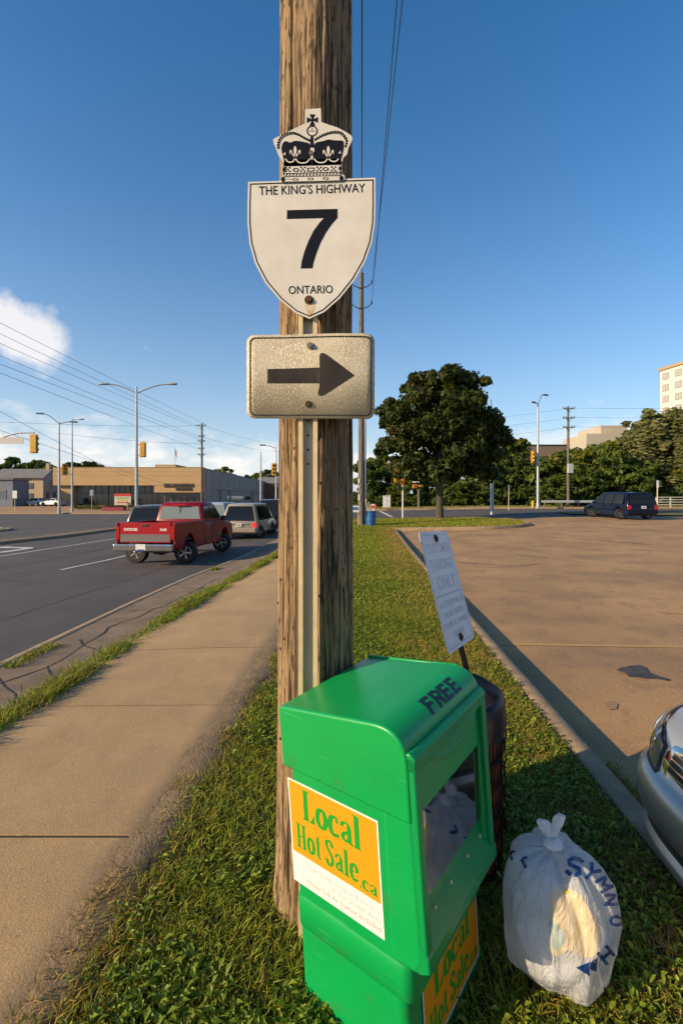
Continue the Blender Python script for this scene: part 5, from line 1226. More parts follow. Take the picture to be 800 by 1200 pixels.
signal('amber traffic signal on the street lamp by the guardrail', 624, 535.5, 48.2, 1.25, 215)
def ped_post(label, px, top, base, d, m, heads, r=.06):
    x = P2(px, d); z0 = gz(x, d); o = thing('signal_post', label, 'signal post', (x, d, z0)); h = Z2(top, d)-z0
    MB().tube([(0, 0, -.2), (0, 0, h)], r, 10).build('post', m, o)
    for hx, hy, wx, hz, c in heads:
        b = MB().box((P2(hx, d)-x, -.05, Z2(hy, d)-z0), (wx, .3, hz)).build('signal_head', c, o, smooth=0, bevel=.03)
        T = Matrix.Translation((P2(hx, d)-x, -.2, Z2(hy, d)-z0)) @ Matrix.Rotation(R_(90), 4, 'X'); MB().lathe([(min(wx, hz)*.42, 0), (min(wx, hz)*.42, .14), (min(wx, hz)*.36, .14), (min(wx, hz)*.36, .0)], 12, T, cap=False).build('visor', c, b)
    return o
M_sigd = mat('weathered signal amber', (.50, .20, .02), .6); M_wht = mat('white painted post', (.62, .62, .60), .6)
ped_post('white signal post with amber heads left of the maple trunk', 471.8, 566, 608, 33.6, M_wht, [(464.5, 563.0, .34, .30, M_sig), (471.5, 564.8, .26, .42, M_sigd), (467, 571, .22, .22, M_dark)])
ped_post('grey wooden signal post with amber heads across the cross street', 490.5, 570, 598, 50.8, M_wood2, [(486, 570, .55, .42, M_sigd), (492.5, 569.5, .5, .22, M_sig), (487, 565, .7, .14, M_wht)], .14)
# mast arm and street name board at the left edge
xm = P2(-95, 30); mast = thing('signal_mast', 'signal mast arm reaching in from the left edge with a pale street name board', 'signal mast', (xm, 30, gz(xm, 30)))
h0 = -mast.location.z
MB().tube([(0, 0, -.1), (0, 0, Z2(524, 30)+h0)], [.16, .11], 12).build('post', M_grey, mast)
MB().tube([(0, 0, Z2(526, 30)+h0), (P2(-30, 30)-xm, 0, Z2(517, 30)+h0), (P2(0, 30)-xm, 0, Z2(513.5, 30)+h0), (P2(10, 30)-xm, 0, Z2(510, 30)+h0), (P2(20, 30)-xm, 0, Z2(507.5, 30)+h0), (P2(40, 30)-xm, 0, Z2(506.8, 30)+h0)], [.09, .075, .065, .055, .05, .045], 8).build('mast_arm', M_grey, mast)
MB().box((P2(13, 30)-xm, -.08, Z2(516.3, 30)+h0), (1.75, .03, .42)).build('name_board', mat('pale board back', (.55, .50, .48), .6), mast, smooth=0)
for px in (4, 25): MB().tube([(P2(px, 30)-xm, -.05, Z2(506.5, 30)+h0), (P2(px, 30)-xm, -.05, Z2(513.5, 30)+h0)], .02, 5).build('board_hanger', M_grey, mast)
MB().tube([(0, 0, 0), (.0, 0, 0.02)], .001, 3)
# signal arms on the lamps
def bracket(parent, a, b, r=.04): L0 = parent.matrix_basis.translation; return MB().tube([Vector(a)-L0, Vector(b)-L0], r, 6).build('signal_bracket', M_grey, parent)
lamps = [o for o in bpy.data.objects if o.name.startswith('street_lamp')]
bracket(lamps[0], at(160, 521, 38), at(167, 521, 37.9)); bracket(lamps[0], at(160, 533, 38), at(167, 533, 37.9))
bracket(lamps[4], at(84, 556, 56), at(76, 552, 52.1)); bracket(lamps[2], at(323.5, 552, 62), at(309, 559, 62), .03); bracket(lamps[3], at(630, 535, 48.6), at(624.5, 535, 48.3))
# small roadside signs
def roadside(label, px, top, base, d, w, h, m, r=.03, name='road_sign'):
    x = P2(px, d); z0 = gz(x, d); o = thing(name, label, 'road sign', (x, d, z0)); H_ = Z2(top, d)-z0
    MB().tube([(0, 0, -.2), (0, 0, H_)], r, 6).build('post', M_galv, o); MB().box((0, -.04, H_-h/2), (w, .015, h)).build('sign_face', m, o, smooth=0); return o
M_whs = mat('white sign face', (.66, .66, .66), .5); M_bls = mat('blue sign face', (.06, .12, .32), .5)
roadside('small white sign on a post before the blue grey building', 17.5, 575, 596, 58, .55, .95, M_whs)
roadside('narrow grey sign on a post in front of the fire station bays', 107.5, 574, 598, 60, .45, .75, mat('grey sign back', (.25, .28, .33), .5))
roadside('small dark sign on a post between the sleeve pole and the guardrail lamp', 595.8, 568, 597, 45, .16, .7, mat('sign back', (.22, .22, .21), .5))
roadside('white sign on a post behind the navy minivan', 770, 563, 600, 46, .22, .75, M_whs, .05)
M_hyd = mat('hydrant yellow', (.62, .38, .02), .5)
xh = P2(624, 50.9); hy = thing('fire_hydrant', 'yellow fire hydrant at the foot of the street lamp by the guardrail', 'fire hydrant', (xh, 50.9, gz(xh, 50.9)))
MB().lathe([(.20, 0), (.20, .05), (.13, .06), (.13, .50), (.17, .52), (.17, .57), (.13, .60), (.08, .70), (.03, .74)], 14).build('barrel', M_hyd, hy)
for s in (-1, 1): MB().tube([(s*.1, 0, .42), (s*.21, 0, .42)], .06, 10).build('hose_outlet', M_hyd, hy)
MB().tube([(0, -.1, .36), (0, -.22, .36)], .075, 10).build('pump_outlet', M_hyd, hy)
xc = P2(453, 54); cb = thing('utility_cabinet', 'white utility cabinet across the cross street, left of the maple', 'utility cabinet', (xc, 54, gz(xc, 54)))
MB().box((0, 0, .72), (.82, .6, 1.32)).build('housing', M_whs, cb, smooth=0, bevel=.02); MB().box((0, 0, 1.41), (.9, .7, .07)).build('lid', M_whs, cb, smooth=0); MB().box((0, 0, .05), (1.0, .75, .12)).build('plinth', M_conc, cb, smooth=0); MB().box((.0, -.303, .72), (.03, .01, 1.2)).build('door_seam', M_grey, cb, smooth=0)
# blue barrel with a flag board and two sticks
db = 25.6; xb = P2(434.3, db); M_bar = mat('blue plastic barrel', (.015, .13, .33), .45, col2=(.012, .10, .26), nscale=6)
ba = thing('barrel', 'bright blue plastic barrel beside the second utility pole', 'barrel', (xb, db, gz(xb, db)))
MB().lathe([(.24, 0), (.27, .03), (.275, .25), (.29, .27), (.29, .30), (.275, .32), (.275, .52), (.29, .54), (.29, .57), (.275, .59), (.27, .80), (.28, .82), (.255, .82), (.25, .3), (.001, .3)], 28).build('drum', M_bar, ba)
fb = thing('flag_board', 'white board with a red maple leaf standing in the blue barrel', 'sign', (P2(436.6, db), db, gz(xb, db)+.45))
bw = .36; MB().box((0, 0, .58), (bw, .02, .36)).build('board', M_whs, fb, smooth=0); MB().box((0, .02, .2), (.03, .03, .5)).build('stick', M_wood2, fb, smooth=0)
M_rd = mat('flag red', (.55, .02, .02), .5)
for s in (-1, 1): MB().box((s*(bw/2-.035), -.012, .58), (.07, .004, .36)).build('red_bar', M_rd, fb, smooth=0)
leaf = [(0, .13), (.03, .08), (.06, .09), (.055, .03), (.11, .05), (.10, .02), (.13, .0), (.06, -.05), (.065, -.07), (.01, -.065), (.01, -.12), (-.01, -.12), (-.01, -.065), (-.065, -.07), (-.06, -.05), (-.13, 0), (-.10, .02), (-.11, .05), (-.055, .03), (-.06, .09), (-.03, .08)]
MB().prism(leaf, 0, .004, Matrix.Translation((0, -.011, .585)) @ RX).build('maple_leaf', M_rd, fb, smooth=0)
M_stick = mat('pale timber', (.62, .50, .32), .7)
for dx, lean, lb in ((-.16, -.20, 'pale timber stick leaning out of the blue barrel, the longer of two'), (-.05, -.17, 'pale timber stick leaning out of the blue barrel, nearer the flag board')):
    tag(MB().box((0, 0, .6 if dx < -.1 else .52), (.05, .04, 1.2 if dx < -.1 else 1.04), M=Matrix.Translation((xb+dx+.1, db-.02, gz(xb, db)+.31)) @ Matrix.Rotation(lean, 4, 'Y')).build('timber_stick', M_stick, smooth=0), lb, 'stick')
xs_ = P2(416, 25.2); bs = thing('yard_sign', 'small blue and white yard sign close to the second utility pole', 'yard sign', (xs_, 25.2, gz(xs_, 25.2)))
MB().box((0, 0, .95), (.42, .02, .36)).build('panel', M_whs, bs, smooth=0); MB().box((0, -.012, .97), (.36, .004, .16)).build('blue_field', M_bls, bs, smooth=0)
for s in (-.15, .15): MB().tube([(s, 0, -.1), (s, 0, .8)], .012, 5).build('stake', M_galv, bs)
# wires
M_wire = mat('overhead wire', (.05, .05, .055), .6)
def wire(label, a, b, sag, r=.014, n=26, group=None):
    A_, B_ = Vector(a), Vector(b); pts = [A_.lerp(B_, k/n)-Vector((0, 0, sag*4*(k/n)*(1-k/n))) for k in range(n+1)]
    o = MB().tube(pts, r, 5).build('overhead_wire', M_wire); tag(o, label, 'wire', group); return o
top2 = Z2(335, d2)
wire('overhead wire from the near pole, outer of the close pair', (.55+PX+.88, PY, 14.05), (x2+.60, d2-.15, Z2(331, d2)), .25, .013)
wire('overhead wire from the near pole, inner of the close pair', (.55+PX+.62, PY, 14.05), (x2+.58, d2-.15, Z2(355, d2)), .25, .013)
wire('slack overhead wire from the near pole to the top of the second pole', (PX+.20, PY, 13.4), (x2+.02, d2-.12, Z2(322, d2)), .15, .018)
wl0 = P2(236.5, 68)
for k, (y0, y1) in enumerate(((378, 497), (389, 499.5), (402, 505), (415, 511.5), (426, 517), (435, 526))):
    d_ = 22.0; s_ = (y1-y0)/235.0; px = -190
    wire('%s of the six wires descending to the pole by the fire station' % ('topmost', 'second from the top', 'third from the top', 'third from the bottom', 'second from the bottom', 'lowest')[k], at(px, y0+s_*px, d_), (wl0+(-.5 if k % 2 else .5), 67.8, Z2(y1, 68)), .12, .015, group='wires on the fire station side')
def pxwire(label, p0, d0, p1, d1, sag=.1, r=.016, group=None): wire(label, at(*p0, d0), at(*p1, d1), sag, r, group=group)
LW = 'wires on the fire station side'
pxwire('overhead wire passing over the mast arm toward the tan house', (-60, 450), 30, (150, 560), 90, .1, .018, LW)
pxwire('overhead wire passing just above the yellow signal at the left edge', (-60, 484), 30, (190, 566), 84, .1, .018, LW)
pxwire('thin overhead wire level with the heads of the double lamp', (-60, 491), 52, (236, 499), 68, .3, .016, LW)
pxwire('thin overhead wire above the roof of the fire station', (70, 508), 60, (236, 520), 68, .25, .016, LW)
pxwire('overhead wire from the fire station pole toward the lamp left of the wooden pole', (236, 498), 68, (330, 522), 120, .4, .016, LW)
pxwire('lower overhead wire from the fire station pole toward the lamp left of the wooden pole', (236, 512), 68, (330, 530), 120, .4, .016, LW)
RW = 'wires on the pole by the guardrail'
for k, y in enumerate((479, 490, 501)):
    nm = ('top', 'middle', 'lowest')[k]
    pxwire('%s overhead wire from the guardrail pole out past the apartment tower' % nm, (668, y-1), 51.8, (880, y-2), 54, .10, .012, RW)
    pxwire('%s overhead wire from the guardrail pole toward the maple' % nm, (664, y), 51.8, (560, y+12), 75, .10, .012, RW)
pxwire('low overhead wire crossing in front of the trees by the guardrail', (540, 538), 50, (880, 533), 54, .25, .02, RW)
pxwire('lowest overhead wire crossing in front of the willow', (660, 545), 52, (880, 541), 55, .25, .016, RW)

# ------------------------------------------------------------------ guardrail and bridge railing
gd = 51.3; xa, xz = P2(634, gd), P2(775, gd); z_ = lambda x: gz(x, gd)
gr = thing('guardrail', 'steel guardrail along the cross street behind the navy minivan', 'guardrail', (xa, gd, z_(xa)))
prf = [(0, .45), (-.04, .50), (0, .56), (0, .60), (-.04, .66), (0, .72), (.01, .72), (-.025, .66), (.01, .60), (.01, .56), (-.025, .5), (.01, .45)]
MB().loft([[(x-xa, q[0], z_(x)-z_(xa)+q[1]+.02) for q in prf] for x in np.linspace(xa, xz, 12)]).build('rail', mat('pale guardrail steel', (.55, .55, .53), .5, .3), gr, smooth=0)
x = xa+.4
while x < xz: MB().box((x-xa, .09, z_(x)-z_(xa)+.35), (.12, .16, .8)).build('rail_post', M_wood2, gr, smooth=0); x += 1.9
xb0, xb1 = P2(766, gd), P2(900, gd); brl = thing('bridge_railing', 'pale four rail bridge railing at the right edge behind the navy minivan', 'railing', (xb0, gd-.3, z_(xb0)))
M_brl = mat('pale railing paint', (.52, .48, .42), .6)
for k in range(4): MB().box(((xb1-xb0)/2, 0, .28+.27*k), (xb1-xb0, .06, .085)).build('rail', M_brl, brl, smooth=0)
x = 0.1
while x < xb1-xb0: MB().box((x, .05, .55), (.12, .12, 1.15)).build('railing_post', M_brl, brl, smooth=0); x += 1.55

# ------------------------------------------------------------------ buildings
def win_grid(parent, name, wins, m_frame, m_glass, M, depth=.12):
    """each window a frame with its pane; wins = (x, z, w, h) in the wall plane M (x along the wall, y out of it, z up)"""
    for x, z, w, h in wins:
        mb = MB(); t = .07
        for c, s in (((x, .01, z+h/2-t/2), (w, .10, t)), ((x, .01, z-h/2+t/2), (w, .10, t)), ((x-w/2+t/2, .01, z), (t, .10, h-2*t)), ((x+w/2-t/2, .01, z), (t, .10, h-2*t)), ((x, .01, z), (t*.7, .06, h-2*t))): mb.box(c, s, M=M)
        f = mb.build(name, m_frame, parent, smooth=0); MB().box((x, 0.0, z), (w-.1, .03, h-.1), M=M).build('pane', m_glass, f, smooth=0)
def parapet_walls(parent, name, m, x0, x1, y0, y1, z0, z1): return MB().box(((x0+x1)/2, (y0+y1)/2, (z0+z1)/2), (x1-x0, y1-y0, z1-z0)).build(name, m, parent, smooth=0)
M_fire = mat('tan stucco', (.50, .33, .165), .9, col2=(.46, .30, .15), nscale=.6); M_fire2 = mat('tan stucco dark band', (.34, .23, .12), .9); M_side = mat('grey block wall', (.34, .30, .27), .9, col2=(.29, .26, .235), nscale=.8)
M_bay = mat('dark bay glass', (.02, .022, .025), .08, spec=.7); M_frm = mat('dark window frame', (.035, .03, .028), .5); M_wgl = mat('window glass', (.10, .12, .14), .06, spec=.8)
FD = 84.0; fx0, fx1 = P2(66, FD), P2(238.5, FD); fz = gz(-30, FD); fzt = Z2(548.5, FD)
fs_ = thing('fire_station', 'low tan flat roofed fire station with dark glazed bays', 'building', (fx1, FD, fz)); H = fzt-fz; Wd = fx1-fx0
LX = lambda px: P2(px, FD)-fx1; LZ = lambda py: Z2(py, FD)-fz
MB().box((-Wd/2, .5+1.2, H/2+.0), (Wd-.3, 1.2, H-.6)).build('front_wall', M_side, fs_, smooth=0)
fas = MB().box((-Wd/2, .0, (H+LZ(569))/2), (Wd, 2.0, H-LZ(569))).build('fascia', M_fire, fs_, smooth=0, bevel=.03)
for py in (553, 557.5): MB().box((-Wd/2, -1.005, LZ(py)), (Wd-.02, .012, .05)).build('fascia_line', M_fire2, fas, smooth=0)
MB().box((-Wd/2, -.0, H+.06), (Wd+.1, 2.1, .12)).build('coping', M_fire2, fas, smooth=0)
tp = MB().box(((LX(183)+0)/2, .02, (LZ(569)+LZ(577))/2-.01), (-LX(183), 1.9, LZ(569)-LZ(577))).build('sign_panel', M_fire, fs_, smooth=0)
tM = Matrix(((1, 0, 0, 0), (0, 0, -1, -1.02), (0, 1, 0, 0), (0, 0, 0, 1)))
text_mesh('lettering', 'FIRE DEPARTMENT', .95, M_frm, tp, tM @ Matrix.Translation((LX(212), LZ(569.3), 0)), .05, .03, sx=.68)
text_mesh('lettering', 'HEADQUARTERS', .62, M_frm, tp, tM @ Matrix.Translation((LX(217.5), LZ(573.6), 0)), .05, .025, sx=.62)
MB().box(((LX(66)+LX(93))/2, .3, LZ(569)/2), (LX(93)-LX(66)-2.0, 1.2, LZ(569))).build('pier', M_fire, fs_, smooth=0)
for a, b in ((95, 124), (126, 150), (152, 183)):
    w = LX(b)-LX(a); bay = MB().box(((LX(a)+LX(b))/2, .9, LZ(569)/2), (w, .2, LZ(569))).build('bay_door', M_bay, fs_, smooth=0)
    for k in range(1, 4): MB().box((LX(a)+w*k/4, .78, LZ(569)/2), (.10, .08, LZ(569))).build('mullion', M_frm, bay, smooth=0)
    MB().box(((LX(a)+LX(b))/2, .78, LZ(569)*.62), (w, .08, .10)).build('transom', M_frm, bay, smooth=0)
MB().box(((LX(183)+LX(238.5))/2, .9, LZ(577)/2), (LX(238.5)-LX(183)-.2, .2, LZ(577))).build('front_glazing', M_bay, fs_, smooth=0)
for k in range(1, 7): MB().box((LX(183)+(LX(238)-LX(183))*k/7, .77, LZ(577)/2), (.10, .07, LZ(577))).build('mullion', M_fire2, fs_, smooth=0)
DY = 92.0
MB().box((-Wd/2, 1.0+DY/2+.8, (H-.1)/2), (Wd-.06, DY, H-.1)).build('side_wing', M_side, fs_, smooth=0)
MB().box((-Wd/2, DY/2+1, H+.0), (Wd-.3, DY-1, .2)).build('roof', mat('roof gravel', (.2, .19, .18), .9), fs_, smooth=0)
wm = Matrix(((0, -1, 0, 0), (1, 0, 0, 0), (0, 0, 1, 0), (0, 0, 0, 1)))
SMx = Matrix.Translation((-.02, 0, 0)) @ Matrix.Rotation(R_(90), 4, 'Z') @ Matrix.Diagonal((1, -1, 1, 1))
MB().box((.0, 30, 1.4), (.12, 26, .9)).build('side_window_band', M_bay, fs_, smooth=0)
for y in (12, 20, 46, 60, 74): MB().box((.0, y, 1.5), (.14, 2.2, 3.0)).build('side_door', M_frm, fs_, smooth=0)
MB().box((.02, 40, 3.1), (.16, 62, .16)).build('wall_pipe', M_frm, fs_, smooth=0)
for y in range(6, 90, 6): MB().box((-.02, y, H/2-.1), (.06, .08, H-.4)).build('wall_joint', mat('grey joint', (.24, .215, .19), .9), fs_, smooth=0)
MB().box(((LX(166)+LX(192))/2, 9, H+.55), (LX(192)-LX(166), 6, 1.1)).build('roof_plant_room', M_fire, fs_, smooth=0)
xf = P2(209, 88); fl_ = thing('flagpole', 'flagpole with a limp red flag on the fire station', 'flagpole', (xf, 86.2, fzt-.1)); MB().tube([(0, 0, 0), (0, 0, 4.3)], .035, 6).build('pole', M_grey, fl_)
mb = MB(); mb.loft([[(.03+.32*k/5, .03*math.sin(k*1.9+j*.6), 3.9-.4*j-.16*k) for k in range(6)] for j in range(4)], cap=False, closed=False); mb.build('flag', mat('flag cloth red', (.45, .05, .05), .8, col2=(.6, .45, .45), nscale=1.6), fl_)
# notice board, planter, hedge before the station
xn = P2(144, 62); nb = thing('notice_board', 'red topped notice board with coloured lines before the fire station', 'notice board', (xn, 62, gz(xn, 62)))
zb = Z2(592, 62)-nb.location.z; wb_, hb = 2.2, 1.55; MB().box((0, 0, zb+hb/2), (wb_, .2, hb)).build('panel', mat('cream board', (.60, .52, .40), .6), nb, smooth=0); MB().box((0, -.03, zb+hb-.16), (wb_+.04, .22, .34)).build('red_header', mat('board red', (.55, .03, .03), .5), nb, smooth=0)
for k, (c, w) in enumerate((((.10, .30, .10), 1.6), ((.55, .40, .05), 1.4), ((.45, .05, .04), 1.5))): MB().box((0, -.11, zb+hb*.62-.30*k), (w, .02, .14)).build('text_line', mat('board line %d' % k, c, .6), nb, smooth=0)
for s in (-.8, .8): MB().box((s, 0, zb/2-.1), (.12, .12, zb+.4)).build('post', M_wood2, nb, smooth=0)
xp = P2(134, 60); pb = thing('planter', 'long planter full of dark red flowers before the fire station', 'planter', (xp, 60, gz(xp, 60)))
MB().box((0, 0, .22), (2.8, .9, .44)).build('trough', mat('maroon trough', (.26, .02, .03), .6), pb, smooth=0, bevel=.03)
# tan gabled house, blue grey building
M_hw = mat('tan render', (.46, .35, .23), .9, col2=(.42, .32, .21), nscale=.5); M_roofg = mat('grey shingle roof', (.20, .20, .19), .9, col2=(.15, .15, .145), nscale=1.5); M_hg = mat('grey clapboard', (.24, .23, .24), .9); M_bg = mat('blue grey cladding', (.17, .19, .25), .8, col2=(.14, .16, .21), nscale=.5)
HD = 100.0; hz = gz(-70, HD); hx1 = P2(50.5, HD); hx0 = P2(-6, HD); he = Z2(559.5, HD)-hz; hr = Z2(548.5, HD)-hz
ho = thing('house', 'tan house with a grey gabled roof and chimney', 'house', (hx1, HD, hz)); W_ = hx1-hx0; D_ = 5.2; hl_ = 4.2
MB().box((-W_/2, D_/2, he/2), (W_, D_, he)).build('wall', M_hw, ho, smooth=0)
MB().prism([(-.6, he-.15), (-.6, he), (D_/2, hr), (D_+.6, he), (D_+.6, he-.15), (D_/2, hr-.2)], -W_-.4, .5, Matrix(((0, 0, 1, 0), (1, 0, 0, 0), (0, 1, 0, 0), (0, 0, 0, 1)))).build('roof', M_roofg, ho, smooth=0)
MB().prism([(0, he), (D_/2, hr-.2), (D_, he)], -.1, .02, Matrix(((0, 0, 1, 0), (1, 0, 0, 0), (0, 1, 0, 0), (0, 0, 0, 1)))).build('gable', M_hg, ho, smooth=0)
MB().box((.06, D_/2, he/2), (.1, D_-.1, he)).build('side_wall', M_hg, ho, smooth=0)
MB().box((-.5, D_/2, hr+.3), (.7, .7, 1.8)).build('chimney', M_hw, ho, smooth=0)
win_grid(ho, 'window', [(-2.6, 1.6, 1.0, 1.5), (-2.6, 4.0, 1.0, 1.3), (-5.2, 4.0, 1.0, 1.3)], M_frm, M_wgl, Matrix.Translation((0, -.04, 0)))
win_grid(ho, 'window', [(-1.3, 2.0, .9, 1.4), (-3.7, 2.0, .9, 1.4), (-2.6, 4.6, .9, 1.3)], M_frm, M_wgl, Matrix.Translation((.13, 0, 0)) @ Matrix.Rotation(R_(-90), 4, 'Z'))
BD = 78.0; bz = gz(-60, BD); bx1 = P2(15, BD); bh = Z2(562, BD)-bz
bg_ = thing('building', 'blue grey flat roofed building at the left edge', 'building', (bx1, BD, bz))
MB().box((-12, 2, bh/2), (24, 4, bh)).build('wall', M_bg, bg_, smooth=0); MB().box((-12, 2, bh+.1), (24.5, 4.6, .25)).build('roof_edge', M_roofg, bg_, smooth=0)
win_grid(bg_, 'window', [(-1.8, 2.0, 1.3, 1.6), (-3.6, 2.0, 1.3, 1.6), (-7.5, 2.0, 1.5, 1.6), (-10.5, 2.0, 1.5, 1.6)], mat('pale frame', (.35, .30, .24), .7), M_wgl, Matrix.Translation((0, -.04, 0)))
# apartment tower at the right edge, beige blocks behind the trees
M_apt = mat('pale apartment render', (.76, .69, .58), .9, col2=(.72, .65, .55), nscale=.3); M_ap2 = mat('tan cornice', (.42, .30, .18), .9)
ad = 120.0; a0 = Vector((P2(773.5, ad), ad)); a1 = Vector((P2(800, 113.8), 113.8)); u = (a1-a0).normalized(); ang = math.atan2(u.y, u.x)
az = gz(70, 100); ah = Z2(434, ad)-az
apt = thing('apartment_tower', 'pale apartment tower with rows of paired windows above the willow', 'apartment building', (a0.x, a0.y, az), ang)
AL = 26.0; AW = 18.0
MB().box((AL/2, AW/2, ah/2), (AL, AW, ah)).build('wall', M_apt, apt, smooth=0); MB().box((AL/2, AW/2, ah+.2), (AL+.7, AW+.7, .75)).build('cornice', M_ap2, apt, smooth=0)
fl = 2.95; wins = []
for k in range(10):
    z = ah-1.9-fl*k
    if z > 2: wins += [(1.55+3.55*j, z, 1.75, 1.7) for j in range(7)]
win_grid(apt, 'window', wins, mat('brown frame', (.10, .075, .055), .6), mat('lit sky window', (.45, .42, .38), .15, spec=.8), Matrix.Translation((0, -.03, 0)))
win_grid(apt, 'window', [(2.5+4.2*j, ah-1.9-fl*k, 1.75, 1.7) for k in range(6) for j in range(4)], MATS['brown frame'], M_wgl, Matrix.Translation((-.03, 0, 0)) @ Matrix.Rotation(R_(-90), 4, 'Z') @ Matrix.Diagonal((-1, 1, 1, 1)))
md = 150.0; mz = gz(80, 100); M_mid = mat('beige block render', (.50, .43, .33), .9, col2=(.46, .40, .31), nscale=.3)
mb_ = thing('apartment_block', 'stepped beige block rising behind the trees beside the willow', 'apartment building', (P2(687, md), md, mz))
lx = lambda px: P2(px, md)-P2(687, md); lz = lambda py: Z2(py, md)-mz
MB().box((lx(704), 8, lz(508)/2), (lx(721)-0, 16, lz(508))).build('lower_wing', M_mid, mb_, smooth=0)
MB().box((lx(724.5), 10, lz(497)/2), (lx(740)-lx(709), 15, lz(497))).build('tower_block', M_mid, mb_, smooth=0)
for px in (718, 733): MB().tube([(lx(px), 8, lz(497)), (lx(px), 8, lz(493.5))], .12, 5).build('roof_vent', M_mid, mb_)
dd = 120.0; ob = thing('brick_building', 'flat dark brown roofed building just visible over the trees right of the maple', 'building', (P2(612, dd), dd, gz(50, 100)))
hh_ = Z2(522, dd)-ob.location.z; MB().box((6, 6, hh_/2), (P2(664, dd)-P2(612, dd), 12, hh_)).build('wall', mat('brown brick', (.17, .12, .085), .9), ob, smooth=0); MB().box((6, 6, hh_+.1), (P2(664, dd)-P2(612, dd)+.4, 12.4, .3)).build('roof_edge', M_frm, ob, smooth=0)
# ------------------------------------------------------------------ trees
M_bark = mat('tree bark', (.10, .075, .05), .95, col2=(.06, .045, .03), nscale=6, stretch=(3, 3, .6), bump=.6, bscale=12)
def leafmat(name, c, c2, tl=.25):
    return mat(name, c, .55, col2=c2, nscale=.9, transl=tl, spec=.25, lo=.3, hi=.7)
M_maple = [leafmat('maple leaf dark', (.042, .064, .011), (.062, .082, .013)), leafmat('maple leaf bronze', (.08, .076, .018), (.10, .086, .02))]
M_lf = [leafmat('leaf green', (.085, .13, .015), (.13, .165, .02)), leafmat('leaf yellow green', (.17, .165, .016), (.20, .18, .02)), leafmat('leaf deep green', (.055, .09, .015), (.08, .115, .02))]
M_wil = [leafmat('willow leaf', (.10, .115, .03), (.13, .14, .04)), leafmat('willow leaf pale', (.16, .155, .05), (.18, .165, .055))]
def crown_mesh(name, clumps, per, leaf, mats, parent, seed, droop=0.0, aspect=1.0, mix=.3):
    """many small leaf faces spread through clumps (centre, radius)"""
    q = np.random.default_rng(seed); C = np.array([c[:3] for c in clumps]); Rr = np.array([c[3] for c in clumps])
    N = len(clumps)*per; ci = np.repeat(np.arange(len(clumps)), per)
    d = q.normal(size=(N, 3)); d /= np.linalg.norm(d, axis=1)[:, None]; rad = q.random(N)**.45
    p = C[ci]+d*(rad*Rr[ci])[:, None]*np.array([1, 1, .8]); p[:, 2] -= droop*q.random(N)**2*Rr[ci]*2.0
    nrm = d*.7+q.normal(size=(N, 3))*.55+np.array([0, 0, .35]); nrm /= np.linalg.norm(nrm, axis=1)[:, None]
    if droop: nrm[:, 2] *= .25; nrm /= np.linalg.norm(nrm, axis=1)[:, None]
    a = np.cross(nrm, q.normal(size=(N, 3)))
    if droop: a = np.cross(nrm, np.cross(np.array([0, 0, 1.0]), nrm)*1.0+q.normal(size=(N, 3))*.15)
    a /= np.linalg.norm(a, axis=1)[:, None]; b = np.cross(nrm, a)
    s = (leaf*np.exp(q.normal(size=N)*.38))[:, None]; a = a*s; b = b*s*aspect; bend = nrm*s*.25
    V = np.stack([p-b*.9, p+a*.48-b*.05+bend, p+b*.9, p-a*.48-b*.05+bend], 1).reshape(-1, 3)
    k = np.arange(N)[:, None]*4; mi = ((q.random(len(clumps))[ci]*.7+q.random(N)*.3) < mix).astype(int)
    return npmesh(name, V, [np.concatenate([k, k+1, k+2, k+3], 1)], mats, mi, parent)
def ell_clumps(n, c, r, rc, seed, shell=.55, squash=None):
    q = np.random.default_rng(seed); out = []
    while len(out) < n:
        d = q.normal(size=3); d /= np.linalg.norm(d); t = shell+(1-shell)*q.random()**.7; p = np.array(c)+d*np.array(r)*t
        out.append((*p, rc*(.6+.8*q.random())))
    return out
def trunk_mesh(parent, h, r, limbs, seed, lean=0, base=None):
    q = random.Random(seed); mb = MB(); pts = [(lean*t*t*h*.1+q.uniform(-.03, .03)*(t > 0), q.uniform(-.03, .03)*(t > 0), h*t-.1) for t in np.linspace(0, 1, 7)]
    mb.tube(pts, [r*1.35, r*1.05, r*.95, r*.85, r*.72, r*.55, r*.35], 10)
    for e, z0 in limbs:
        s = Vector((0, 0, z0)); e = Vector(e); m = s.lerp(e, .5)+Vector((q.uniform(-.2, .2), q.uniform(-.2, .2), .12*(e-s).length)); rr = r*.42
        mb.tube([s, s.lerp(m, .6), m, m.lerp(e, .6), e], [rr, rr*.8, rr*.6, rr*.4, rr*.15], 6)
    return mb.build('trunk', M_bark, parent, smooth=60)
# the maple on the island
dm = 31.5; xm_ = P2(515, dm); zm = gz(xm_, dm); mp_t = thing('maple_tree', 'dense dark round crowned maple on the grass island', 'tree', (xm_, dm, zm))
sc = dm/F
cl = []
for px, py, rx, ry, n, rc, sd in ((518, 500, 62, 52, 110, .85, 1), (520, 455, 40, 22, 46, .6, 2), (470, 505, 28, 34, 40, .6, 3), (570, 505, 26, 28, 34, .55, 4), (500, 545, 48, 22, 40, .7, 5), (555, 540, 30, 22, 24, .65, 6), (592, 515, 7, 10, 5, .35, 7), (526, 435, 8, 5, 4, .35, 8), (455, 480, 10, 16, 8, .45, 9), (545, 448, 26, 14, 14, .45, 10), (490, 450, 20, 14, 12, .45, 11), (450, 520, 9, 14, 7, .42, 12)):
    cl += ell_clumps(n, ((px-515)*sc, 0, Z2(py, dm)-zm), (rx*sc, min(rx*sc, 4.0), ry*sc), rc*.8, sd, .25)
crown_mesh('crown', cl, 190, .155, M_maple, mp_t, 5, mix=.28)
